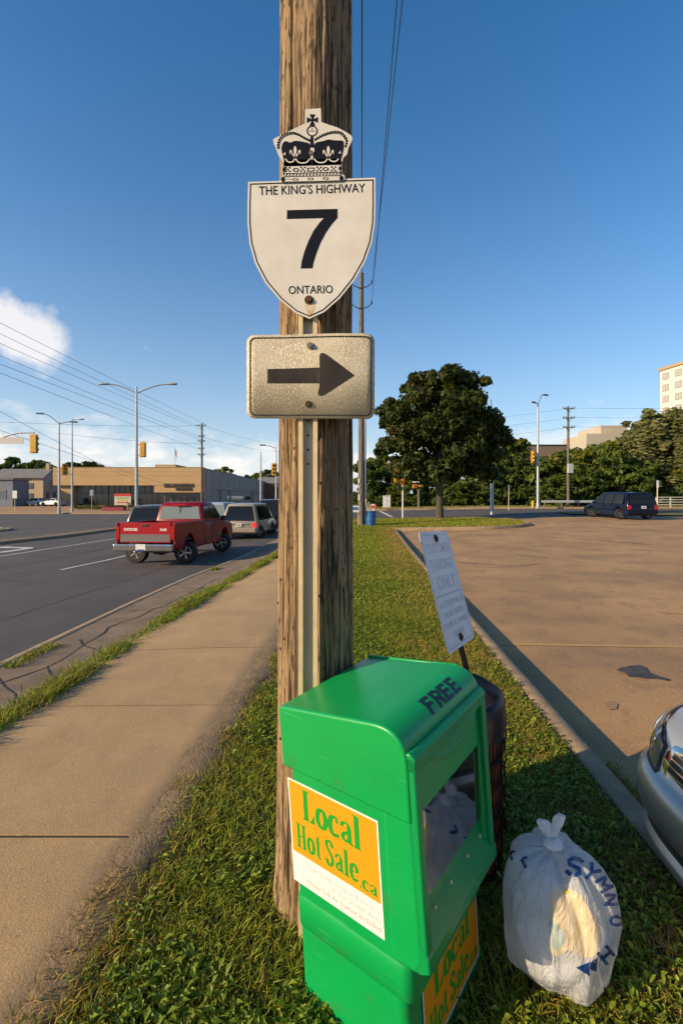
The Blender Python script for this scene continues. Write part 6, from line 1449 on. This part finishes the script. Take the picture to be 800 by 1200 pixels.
trunk_mesh(mp_t, 6.5, .22, [((1.8, .5, 6.0), 2.4), ((-1.9, -.3, 5.8), 2.5), ((.8, -1.6, 7.2), 3.0), ((-.7, 1.7, 7.5), 3.2), ((2.8, -.4, 4.6), 2.2), ((-2.6, .6, 4.4), 2.2)], 3)
# trees of the park behind the cross street; a few kinds, copied with turns and sizes
def make_tree(name, label, h, w, seed, mats, leaf=.26, per=90, n=70, group=None, droop=0, aspect=1.0, skirt=.12, mix=.35, tr=.16, ntop=.6):
    o = thing(name, label, 'tree', (0, 0, 0), 0, group); q = np.random.default_rng(seed); cl = []
    for k in range(n):
        t = q.random()**.9; z = h*(skirt+(1-skirt)*t); rr = w*math.sqrt(max(.02, 1-((t-.42)/.62)**2)); a = q.random()*6.283; u = q.random()**.35
        cl.append((rr*u*math.cos(a), rr*u*math.sin(a), z-h*.06, h*.085*(.6+.8*q.random())))
    crown_mesh('crown', cl, per, leaf, mats, o, seed+50, droop, aspect, mix)
    trunk_mesh(o, h*.72, tr, [((w*.5*math.cos(a), w*.5*math.sin(a), h*.6), h*.25) for a in (.3, 1.6, 2.9, 4.4, 5.5)], seed); return o
GP = 'trees of the wooded park across the street'
protos = [make_tree('park_tree', 'x', 9.0, 3.4, 11, [M_lf[0], M_lf[1]], group=GP), make_tree('park_tree', 'x', 8.5, 3.0, 12, [M_lf[2], M_lf[0]], group=GP, mix=.5),
          make_tree('park_tree', 'x', 10.0, 3.2, 13, [M_lf[1], M_lf[0]], group=GP, mix=.6), make_tree('park_tree', 'x', 7.0, 3.6, 14, [M_lf[0], M_lf[2]], group=GP, mix=.4)]
spots = [   # px, top py, d, kind, how it looks
    (432, 536, 60, 1, 'low deep green park tree showing just right of the second utility pole'), (447, 530, 66, 0, 'green park tree peeping out below the left edge of the maple'), (462, 545, 62, 3, 'broad park tree behind the white utility cabinet'),
    (485, 540, 70, 1, 'deep green park tree directly behind the amber signal posts'), (510, 540, 64, 2, 'yellow green park tree behind the maple trunk'), (536, 530, 70, 1, 'deep green park tree low behind the right half of the maple'),
    (560, 535, 62, 3, 'broad park tree behind the grey pole sleeve'), (585, 526, 66, 0, 'green park tree just right of the grey pole sleeve'), (601, 511, 70, 2, 'tall pointed yellow green tree beside the right edge of the maple'), (614, 530, 62, 3, 'broad park tree behind the hydrant and amber signal'),
    (634, 534, 66, 1, 'deep green park tree behind the guardrail street lamp'), (650, 529, 62, 0, 'green park tree left of the guardrail utility pole'), (668, 522, 72, 1, 'deep green tree topping the guardrail utility pole box'), (684, 524, 64, 2, 'yellow green park tree under the lower beige block'),
    (702, 518, 68, 0, 'green park tree in front of the stepped beige block'), (716, 512, 63, 2, 'tall yellow green tree just left of the willow'), (727, 527, 58, 3, 'broad low tree behind the roof of the navy minivan'), (690, 548, 56, 1, 'low deep green tree behind the guardrail'), (652, 556, 55, 3, 'low broad tree behind the guardrail post row'), (745, 545, 56, 1, 'low deep green tree under the willow, behind the minivan'), (795, 545, 58, 0, 'green tree under the willow at the right edge'),
    (570, 560, 56, 1, 'low deep green tree behind the small dark sign'), (475, 562, 57, 0, 'low green tree between the two amber signal posts'), (530, 560, 57, 3, 'low broad tree right of the maple trunk')]
H_ = [9.0, 8.5, 10.0, 7.0]
for k, (px, py, d, kd, lb) in enumerate(spots):
    x = P2(px, d); z = gz(x, d)-.05; s = (Z2(py, d)-z)/(H_[kd]*1.02); first = all(sp_[3] != kd for sp_ in spots[:k])
    sw = max(s, .72)*random.uniform(.9, 1.15)
    if first: t = protos[kd]; t.location = (x, d, z); t.rotation_euler = (0, 0, random.uniform(0, 6)); t['label'] = lb; t.scale = (sw, sw, s)
    else: t = copy_tree(protos[kd], (x, d, z), random.uniform(0, 6), lb, scale=(sw, sw, s))
# the willow at the right edge
dw = 60; xw = P2(785, dw); wt = thing('willow_tree', 'big drooping willow in front of the apartment tower at the right edge', 'tree', (xw, dw, gz(xw, dw)))
cl = []; zw = wt.location.z; sw = dw/F
for px, py, rx, ry, n, rc, sd in ((785, 520, 46, 36, 110, .95, 21), (752, 515, 18, 30, 34, .7, 22), (810, 505, 40, 34, 60, .9, 23), (770, 560, 44, 22, 50, .9, 24), (757, 492, 14, 12, 16, .5, 25), (830, 550, 40, 30, 40, .9, 26)):
    cl += ell_clumps(n, ((px-785)*sw, 0, Z2(py, dw)-zw), (rx*sw, 4.2, ry*sw), rc, sd, .3)
crown_mesh('crown', cl, 130, .20, M_wil, wt, 77, .7, 1.7, .35)
trunk_mesh(wt, 8, .35, [((3, 1, 8), 3), ((-3, 0, 8.2), 3), ((1, -2.5, 9), 3.5), ((-1.5, 2, 9.5), 3.5)], 8)
xu = [(x, 54.5+random.uniform(0, 14), g(x, 58)+random.uniform(.3, 1.6), random.uniform(.6, 1.15)) for x in np.arange(1.5, 52, .28)]
un = crown_mesh('undergrowth', xu, 46, .24, [M_lf[2], M_lf[0]], None, 95, mix=.35); tag(un, 'dark bushy undergrowth at the edge of the wooded park', 'undergrowth', kind='stuff')
# trees behind the houses and beyond the fire station
GL = 'trees behind the fire station and houses'
for k, (px, py, d, kd, lb) in enumerate(((4, 540, 130, 1, 'dark tree above the roof of the blue grey building at the left edge'), (24, 535, 134, 3, 'broad dark tree behind the roof of the tan house'), (44, 537, 132, 1, 'dark tree behind the chimney of the tan house'), (60, 545, 128, 0, 'green tree right of the tan house chimney'), (92, 541, 118, 3, 'dark tree left of centre above the fire station roof'), (107, 539, 120, 1, 'dark tree rising above the fire station roof'), (152, 548, 190, 0, 'distant treetop beside the roof plant room'), (262, 546, 195, 0, 'distant tree over the fire station side wing'), (277, 556, 205, 2, 'pale distant tree beyond the side wing'), (291, 555, 200, 1, 'distant dark tree beyond the end of the side wing'), (304, 553, 190, 0, 'distant green tree behind the plain thin pole'), (316, 549, 180, 1, 'distant dark tree left of the wooden pole'), (338, 552, 185, 2, 'distant tree hidden close behind the wooden pole'))):
    x = P2(px, d); z = gz(x, d)-.05; s = (Z2(py, d)-z)/(H_[kd]*1.02); c = copy_tree(protos[kd], (x, d, z), random.uniform(0, 6), lb, scale=(s*1.05, s*1.05, s)); c['group'] = GL; c.name = 'distant_tree'
xh_, dh = P2(318, 150), 150
h2 = thing('house', 'small red brick house far down the road by the wooden pole', 'house', (xh_, dh, gz(xh_, dh)))
MB().box((0, 3, 3), (9, 6, 6)).build('wall', mat('red brick', (.22, .09, .06), .9), h2, smooth=0); MB().prism([(-.4, 6), (3, 8.2), (6.4, 6)], -4.9, 4.9, Matrix(((0, 0, 1, 0), (1, 0, 0, 0), (0, 1, 0, 0), (0, 0, 0, 1)))).build('roof', M_roofg, h2, smooth=0)
# hedge and flowers by the station
M_flower = mat('dark red flowers', (.30, .015, .03), .7, col2=(.05, .08, .02), nscale=9)
xg = P2(112, 63); hg = thing('hedge', 'low clipped green hedge before the fire station bays', 'hedge', (xg, 63, gz(xg, 63)))
crown_mesh('foliage', [(x, random.uniform(-.3, .3), .35, .42) for x in np.arange(-3.0, 4.2, .3)], 60, .10, [M_lf[0], M_lf[1]], hg, 91)
fb_ = crown_mesh('flowers', [(x, random.uniform(-.2, .2), .55, .26) for x in np.arange(-1.25, 1.3, .22)], 70, .06, [M_flower, M_lf[0]], pb, 92, mix=.3)
xsh = P2(160, 64); sh = thing('shrub', 'reddish bush between the notice board and the fire station entrance', 'shrub', (xsh, 64, gz(xsh, 64)))
crown_mesh('foliage', ell_clumps(18, (0, 0, 1.0), (.9, .8, .9), .4, 5), 80, .12, [leafmat('reddish leaf', (.10, .05, .03), (.07, .07, .02)), M_lf[0]], sh, 93)

# ------------------------------------------------------------------ grass and weeds
M_g = [mat('grass blade', (.33, .36, .024), .6, spec=.3, transl=.3), mat('grass blade dark', (.14, .19, .02), .6, spec=.3, transl=.3), mat('grass blade yellow', (.34, .235, .04), .7, spec=.2, transl=.25), mat('dead grass', (.40, .27, .10), .8, spec=.1, transl=.2), mat('broad weed leaf', (.20, .27, .018), .45, spec=.4, transl=.3), mat('pale weed leaf', (.38, .42, .04), .5, spec=.4, transl=.3)]
def G_np(x, y):
    yy = np.clip(y, 0, 60); s = lambda t: np.clip(t, 0, 1)**2*(3-2*np.clip(t, 0, 1))
    r = .012*np.maximum(0, yy-15)+.018*np.clip(x-2, 0, 14)*s((y-5)/20)-.055*np.exp(-((x-.22)**2+(y-1.35)**2)/.09); l = np.interp(y, LPX, LPZ); w = np.where(y < 34, 2.4, 2.4+.5*(y-34)); t = s((-1.0-x)/w); return r*(1-t)+l*t
def blades(n, xs, ys, dry, h0, w0, seed, keep=None):
    q = np.random.default_rng(seed); x, y = xs(q, n), None
    y = ys(q, n); x = xs(q, n, y) ; m = np.ones(len(x), bool)
    if keep is not None: m = keep(x, y, q)
    x, y = x[m], y[m]; n = len(x); z = G_np(x, y)
    h = h0(x, y)*(.45+.9*q.random(n)); w = w0(x, y)*(.7+.6*q.random(n)); a = q.random(n)*6.283; le = h*(.4+1.1*q.random(n)); la = q.random(n)*6.283
    ca, sa = np.cos(a)*w/2, np.sin(a)*w/2; lx, ly = np.cos(la)*le, np.sin(la)*le
    P0 = np.stack([x-ca, y-sa, z-.01], 1); P1 = np.stack([x+ca, y+sa, z-.01], 1); P2_ = np.stack([x+ca*.8+lx*.35, y+sa*.8+ly*.35, z+h*.6], 1); P3 = np.stack([x-ca*.8+lx*.35, y-sa*.8+ly*.35, z+h*.6], 1); P4 = np.stack([x+lx, y+ly, z+h*.92], 1)
    V = np.stack([P0, P1, P2_, P3, P4], 1).reshape(-1, 3); k = np.arange(n)[:, None]*5
    d = dry(x, y)+q.normal(size=n)*.27; mi = np.where(d > .78, 3, np.where(d > .52, 2, np.where(q.random(n) < .45, 1, 0)))
    return V, np.concatenate([k, k+1, k+2, k+3], 1), np.concatenate([k+3, k+2, k+4], 1), mi
def weeds(n, xs, ys, size, seed, keep):
    """flat rosettes of broad leaves"""
    q = np.random.default_rng(seed); y = ys(q, n); x = xs(q, n, y); m = keep(x, y, q); x, y = x[m], y[m]; n = len(x); nl = 6
    x = np.repeat(x, nl)+q.normal(size=n*nl)*.012; y = np.repeat(y, nl)+q.normal(size=n*nl)*.012; N = n*nl; z = G_np(x, y)+.012+q.random(N)*.03
    a = np.tile(np.arange(nl)*6.283/nl, n)+q.random(N)*1.2; L = size*(.5+.9*q.random(N)); W = L*(.26+.16*q.random(N)); el = .15+.7*q.random(N)
    dx, dy, dz_ = np.cos(a)*np.cos(el), np.sin(a)*np.cos(el), np.sin(el); px_, py_ = -np.sin(a), np.cos(a)
    b = np.stack([x, y, z], 1); D = np.stack([dx, dy, dz_], 1); S_ = np.stack([px_, py_, np.zeros(N)], 1); U = np.array([0, 0, 1.0])
    p1 = b+D*(L*.45)[:, None]+S_*W[:, None]*.5+U*.006; p2 = b+D*(L*.45)[:, None]-S_*W[:, None]*.5+U*.006; p3 = b+D*(L*.98)[:, None]-U*(L*.22)[:, None]; mid = b+D*(L*.5)[:, None]-U*.002
    V = np.stack([b, p1, mid, p2, p3], 1).reshape(-1, 3); k = np.arange(N)[:, None]*5
    return V, np.concatenate([np.concatenate([k, k+1, k+2], 1), np.concatenate([k+1, k+4, k+2], 1), np.concatenate([k, k+2, k+3], 1), np.concatenate([k+3, k+2, k+4], 1)]), np.tile(np.where(q.random(N) < .22, 5, 4), 4)
def join_stuff(name, label, parts):
    V = []; Q = []; T = []; mq = []; mt = []; off = 0
    for pz in parts:
        if len(pz) == 4: v, f4, f3, mi = pz; Q.append(f4+off); T.append(f3+off); mq.append(mi); mt.append(mi)
        else: v, f3, mi = pz; T.append(f3+off); mt.append(mi)
        V.append(v); off += len(v)
    fs = ([np.concatenate(Q)] if Q else [])+[np.concatenate(T)]; mi = np.concatenate(mq+mt)
    o = npmesh(name, np.concatenate(V), fs, M_g, mi); tag(o, label, 'grass', kind='stuff'); return o
def lawn_dry(x, y):
    t = (x-(-1.10+.06*y))/((1.33+.054*y)-(-1.10+.06*y)); n = fbm(x*1.3, y*.8, 3, 4); n2 = fbm(x*.5+9, y*.25, 3, 14)
    return .16+.58*np.clip((.17-t)/.15, 0, 1)+.50*np.clip((t-.55)/.35, 0, 1)+(n-.5)*.75+(n2-.5)*.5+.15*np.clip((y-6)/8, 0, 1)*0
def lx_(q, n, y=None):
    if y is None: return np.zeros(n)
    t = q.random(n); return (-1.10+.06*y-.05)+t*(2.45-.006*y)
def clear(x, y):        # nothing grows under the pole, the box, the bin
    c = np.hypot(x-PX, y-PY) > .17; c &= np.hypot(x-bx, y-by) > .25; q_ = BR.inverted(); u = (x+.147)*q_[0][0]+(y-1.544)*q_[0][1]; v = (x+.147)*q_[1][0]+(y-1.544)*q_[1][1]; c &= ~((u > .03) & (u < .42) & (v > .03) & (v < .48)); return c
def edge_thin(x, y, q):
    t = (x-(-1.10+.06*y)); n = fbm(x*5, y*5, 3, 44); n2 = fbm(x*1.2, y*1.2, 2, 48); return clear(x, y) & (q.random(len(x)) < np.clip((t-.02+(n-.5)*.35+(n2-.5)*.3)/.22, .02, 1))
wy = lambda a, b: (lambda q, n: a+(b-a)*q.random(n))
P_ = [blades(82000, lx_, wy(.9, 3.2), lawn_dry, lambda x, y: .032+.018*fbm(x*3, y*3, 2, 7), lambda x, y: .0052+0*x, 1, edge_thin),
      blades(75000, lx_, wy(3.2, 7), lawn_dry, lambda x, y: .045+.02*fbm(x*3, y*3, 2, 7), lambda x, y: .007+0*x, 2, edge_thin),
      blades(45000, lx_, wy(7, 14), lawn_dry, lambda x, y: .055+0*x, lambda x, y: .013+0*x, 3, edge_thin),
      blades(36000, lx_, wy(14, 24), lawn_dry, lambda x, y: .065+0*x, lambda x, y: .026+0*x, 4, edge_thin)]
def weedk(x, y, q):
    n = fbm(x*1.7+3, y*1.7, 3, 24); t = (x-(-1.10+.06*y))/(2.43-.006*y); return clear(x, y) & (q.random(len(x)) < np.clip((n-.31)*5, 0, 1)*np.clip((t-.05)/.1, 0, 1)*np.clip(1.3-t*1.05, .05, 1))
P_ += [weeds(10500, lx_, wy(.95, 3.0), .036, 31, weedk), weeds(9500, lx_, wy(3.0, 6.5), .042, 32, weedk), weeds(2200, lx_, wy(6.5, 12), .06, 33, weedk)]
join_stuff('lawn_grass', 'patchy green and yellow grass with broad weeds between pavement and lot', P_)
# fringe of grass between pavement and the old boulevard asphalt
def fx_(q, n, y=None):
    if y is None: return np.zeros(n)
    return np.interp(y, [-8, 3.3, 6, 8.2, 11, 13.6, 31], [-2.6, -2.47, -2.46, -2.42, -2.2, -1.98, -.95])+q.normal(size=n)*(.045+.05*fbm(y*.9, y*0, 3, 61))-.01
def fkeep(x, y, q): return q.random(len(x)) < np.clip((fbm(y*1.4, y*0, 3, 66)-.25)*3.2, .15, 1)
fdry = lambda x, y: .18+(fbm(x*2, y*1.2, 3, 8)-.5)*.9
P_ = [blades(11000, fx_, wy(1.5, 7), fdry, lambda x, y: .06+.05*fbm(y*2, x*0, 2, 9), lambda x, y: .007+0*x, 5, fkeep), blades(9000, fx_, wy(7, 16), fdry, lambda x, y: .08+.08*fbm(y*1.2, x*0, 2, 9), lambda x, y: .013+0*x, 6, fkeep), blades(4000, fx_, wy(16, 30), fdry, lambda x, y: .09+0*x, lambda x, y: .02+0*x, 7, fkeep), weeds(420, fx_, wy(1.6, 9), .05, 34, fkeep)]
join_stuff('verge_grass', 'ragged strip of tall grass along the road side of the pavement', P_)
# tufts in the kerb joint and cracks
def tx_(q, n, y=None):
    if y is None: return np.zeros(n)
    return np.interp(y, [-8, 4.7, 7.9, 11.2, 14.4, 22.2, 34], [-3.5, -3.55, -3.68, -3.72, -3.6, -3.33, -2.7])+.17+np.abs(q.normal(size=n))*.07
def tkeep(x, y, q): return fbm(y*.8, y*0, 3, 91) > .62
P_ = [blades(9000, tx_, wy(3, 24), lambda x, y: .3+(fbm(x*2, y*2, 2, 8)-.5)*.6+0*x, lambda x, y: .05+.002*y, lambda x, y: .007+.0006*y, 9, tkeep)]
def cx_(q, n, y=None):
    if y is None: return np.zeros(n)
    return np.interp(y, [-6, 40], [1.33+.17-.324, 1.33+.17+.054*40])+np.abs(q.normal(size=n))*.05
join_stuff('kerb_weeds', 'small tufts of grass growing along the road kerb', P_)
def lot_edge(q, n, y=None):
    if y is None: return np.zeros(n)
    return 1.33+.054*y+.175+np.abs(q.normal(size=n))*.06
V_, q4, t3, mi_ = blades(900, lot_edge, wy(2.6, 3.05), lambda x, y: .55+0*x, lambda x, y: .05+0*x, lambda x, y: .005+0*x, 10); V_[:, 2] -= .13
o = npmesh('kerb_weeds', V_, [q4, t3], M_g, np.concatenate([mi_, mi_])); tag(o, 'small tuft of dry grass at the foot of the parking lot kerb', 'grass', kind='stuff')
# turf on the island and the verges
def isl_in(x, y, q):
    c = np.ones(len(x), bool); xs_, ys_ = [p[0] for p in ISL], [p[1] for p in ISL]; ins = np.zeros(len(x), bool); j = len(ISL)-1
    for i_ in range(len(ISL)):
        cond = ((ys_[i_] > y) != (ys_[j] > y)) & (x < (xs_[j]-xs_[i_])*(y-ys_[i_])/(ys_[j]-ys_[i_]+1e-9)+xs_[i_]); ins ^= cond; j = i_
    return ins
ux = lambda a, b: (lambda q, n, y=None: np.zeros(n) if y is None else a+(b-a)*q.random(n))
idry = lambda x, y: .34+(fbm(x*.6, y*.5, 3, 3)-.5)*.9
P_ = [blades(34000, ux(-.8, 10.8), wy(23.6, 32.4), idry, lambda x, y: .06+0*x, lambda x, y: .034+0*x, 11, isl_in)]
join_stuff('island_grass', 'short yellowish grass on the island under the maple', P_)
P_ = [blades(30000, ux(1, 45), wy(53.4, 62), lambda x, y: .1+(fbm(x*.3, y*.3, 3, 3)-.5)*.8, lambda x, y: .09+0*x, lambda x, y: .07+0*x, 12)]
join_stuff('park_grass', 'mown grass in front of the wooded park across the street', P_)
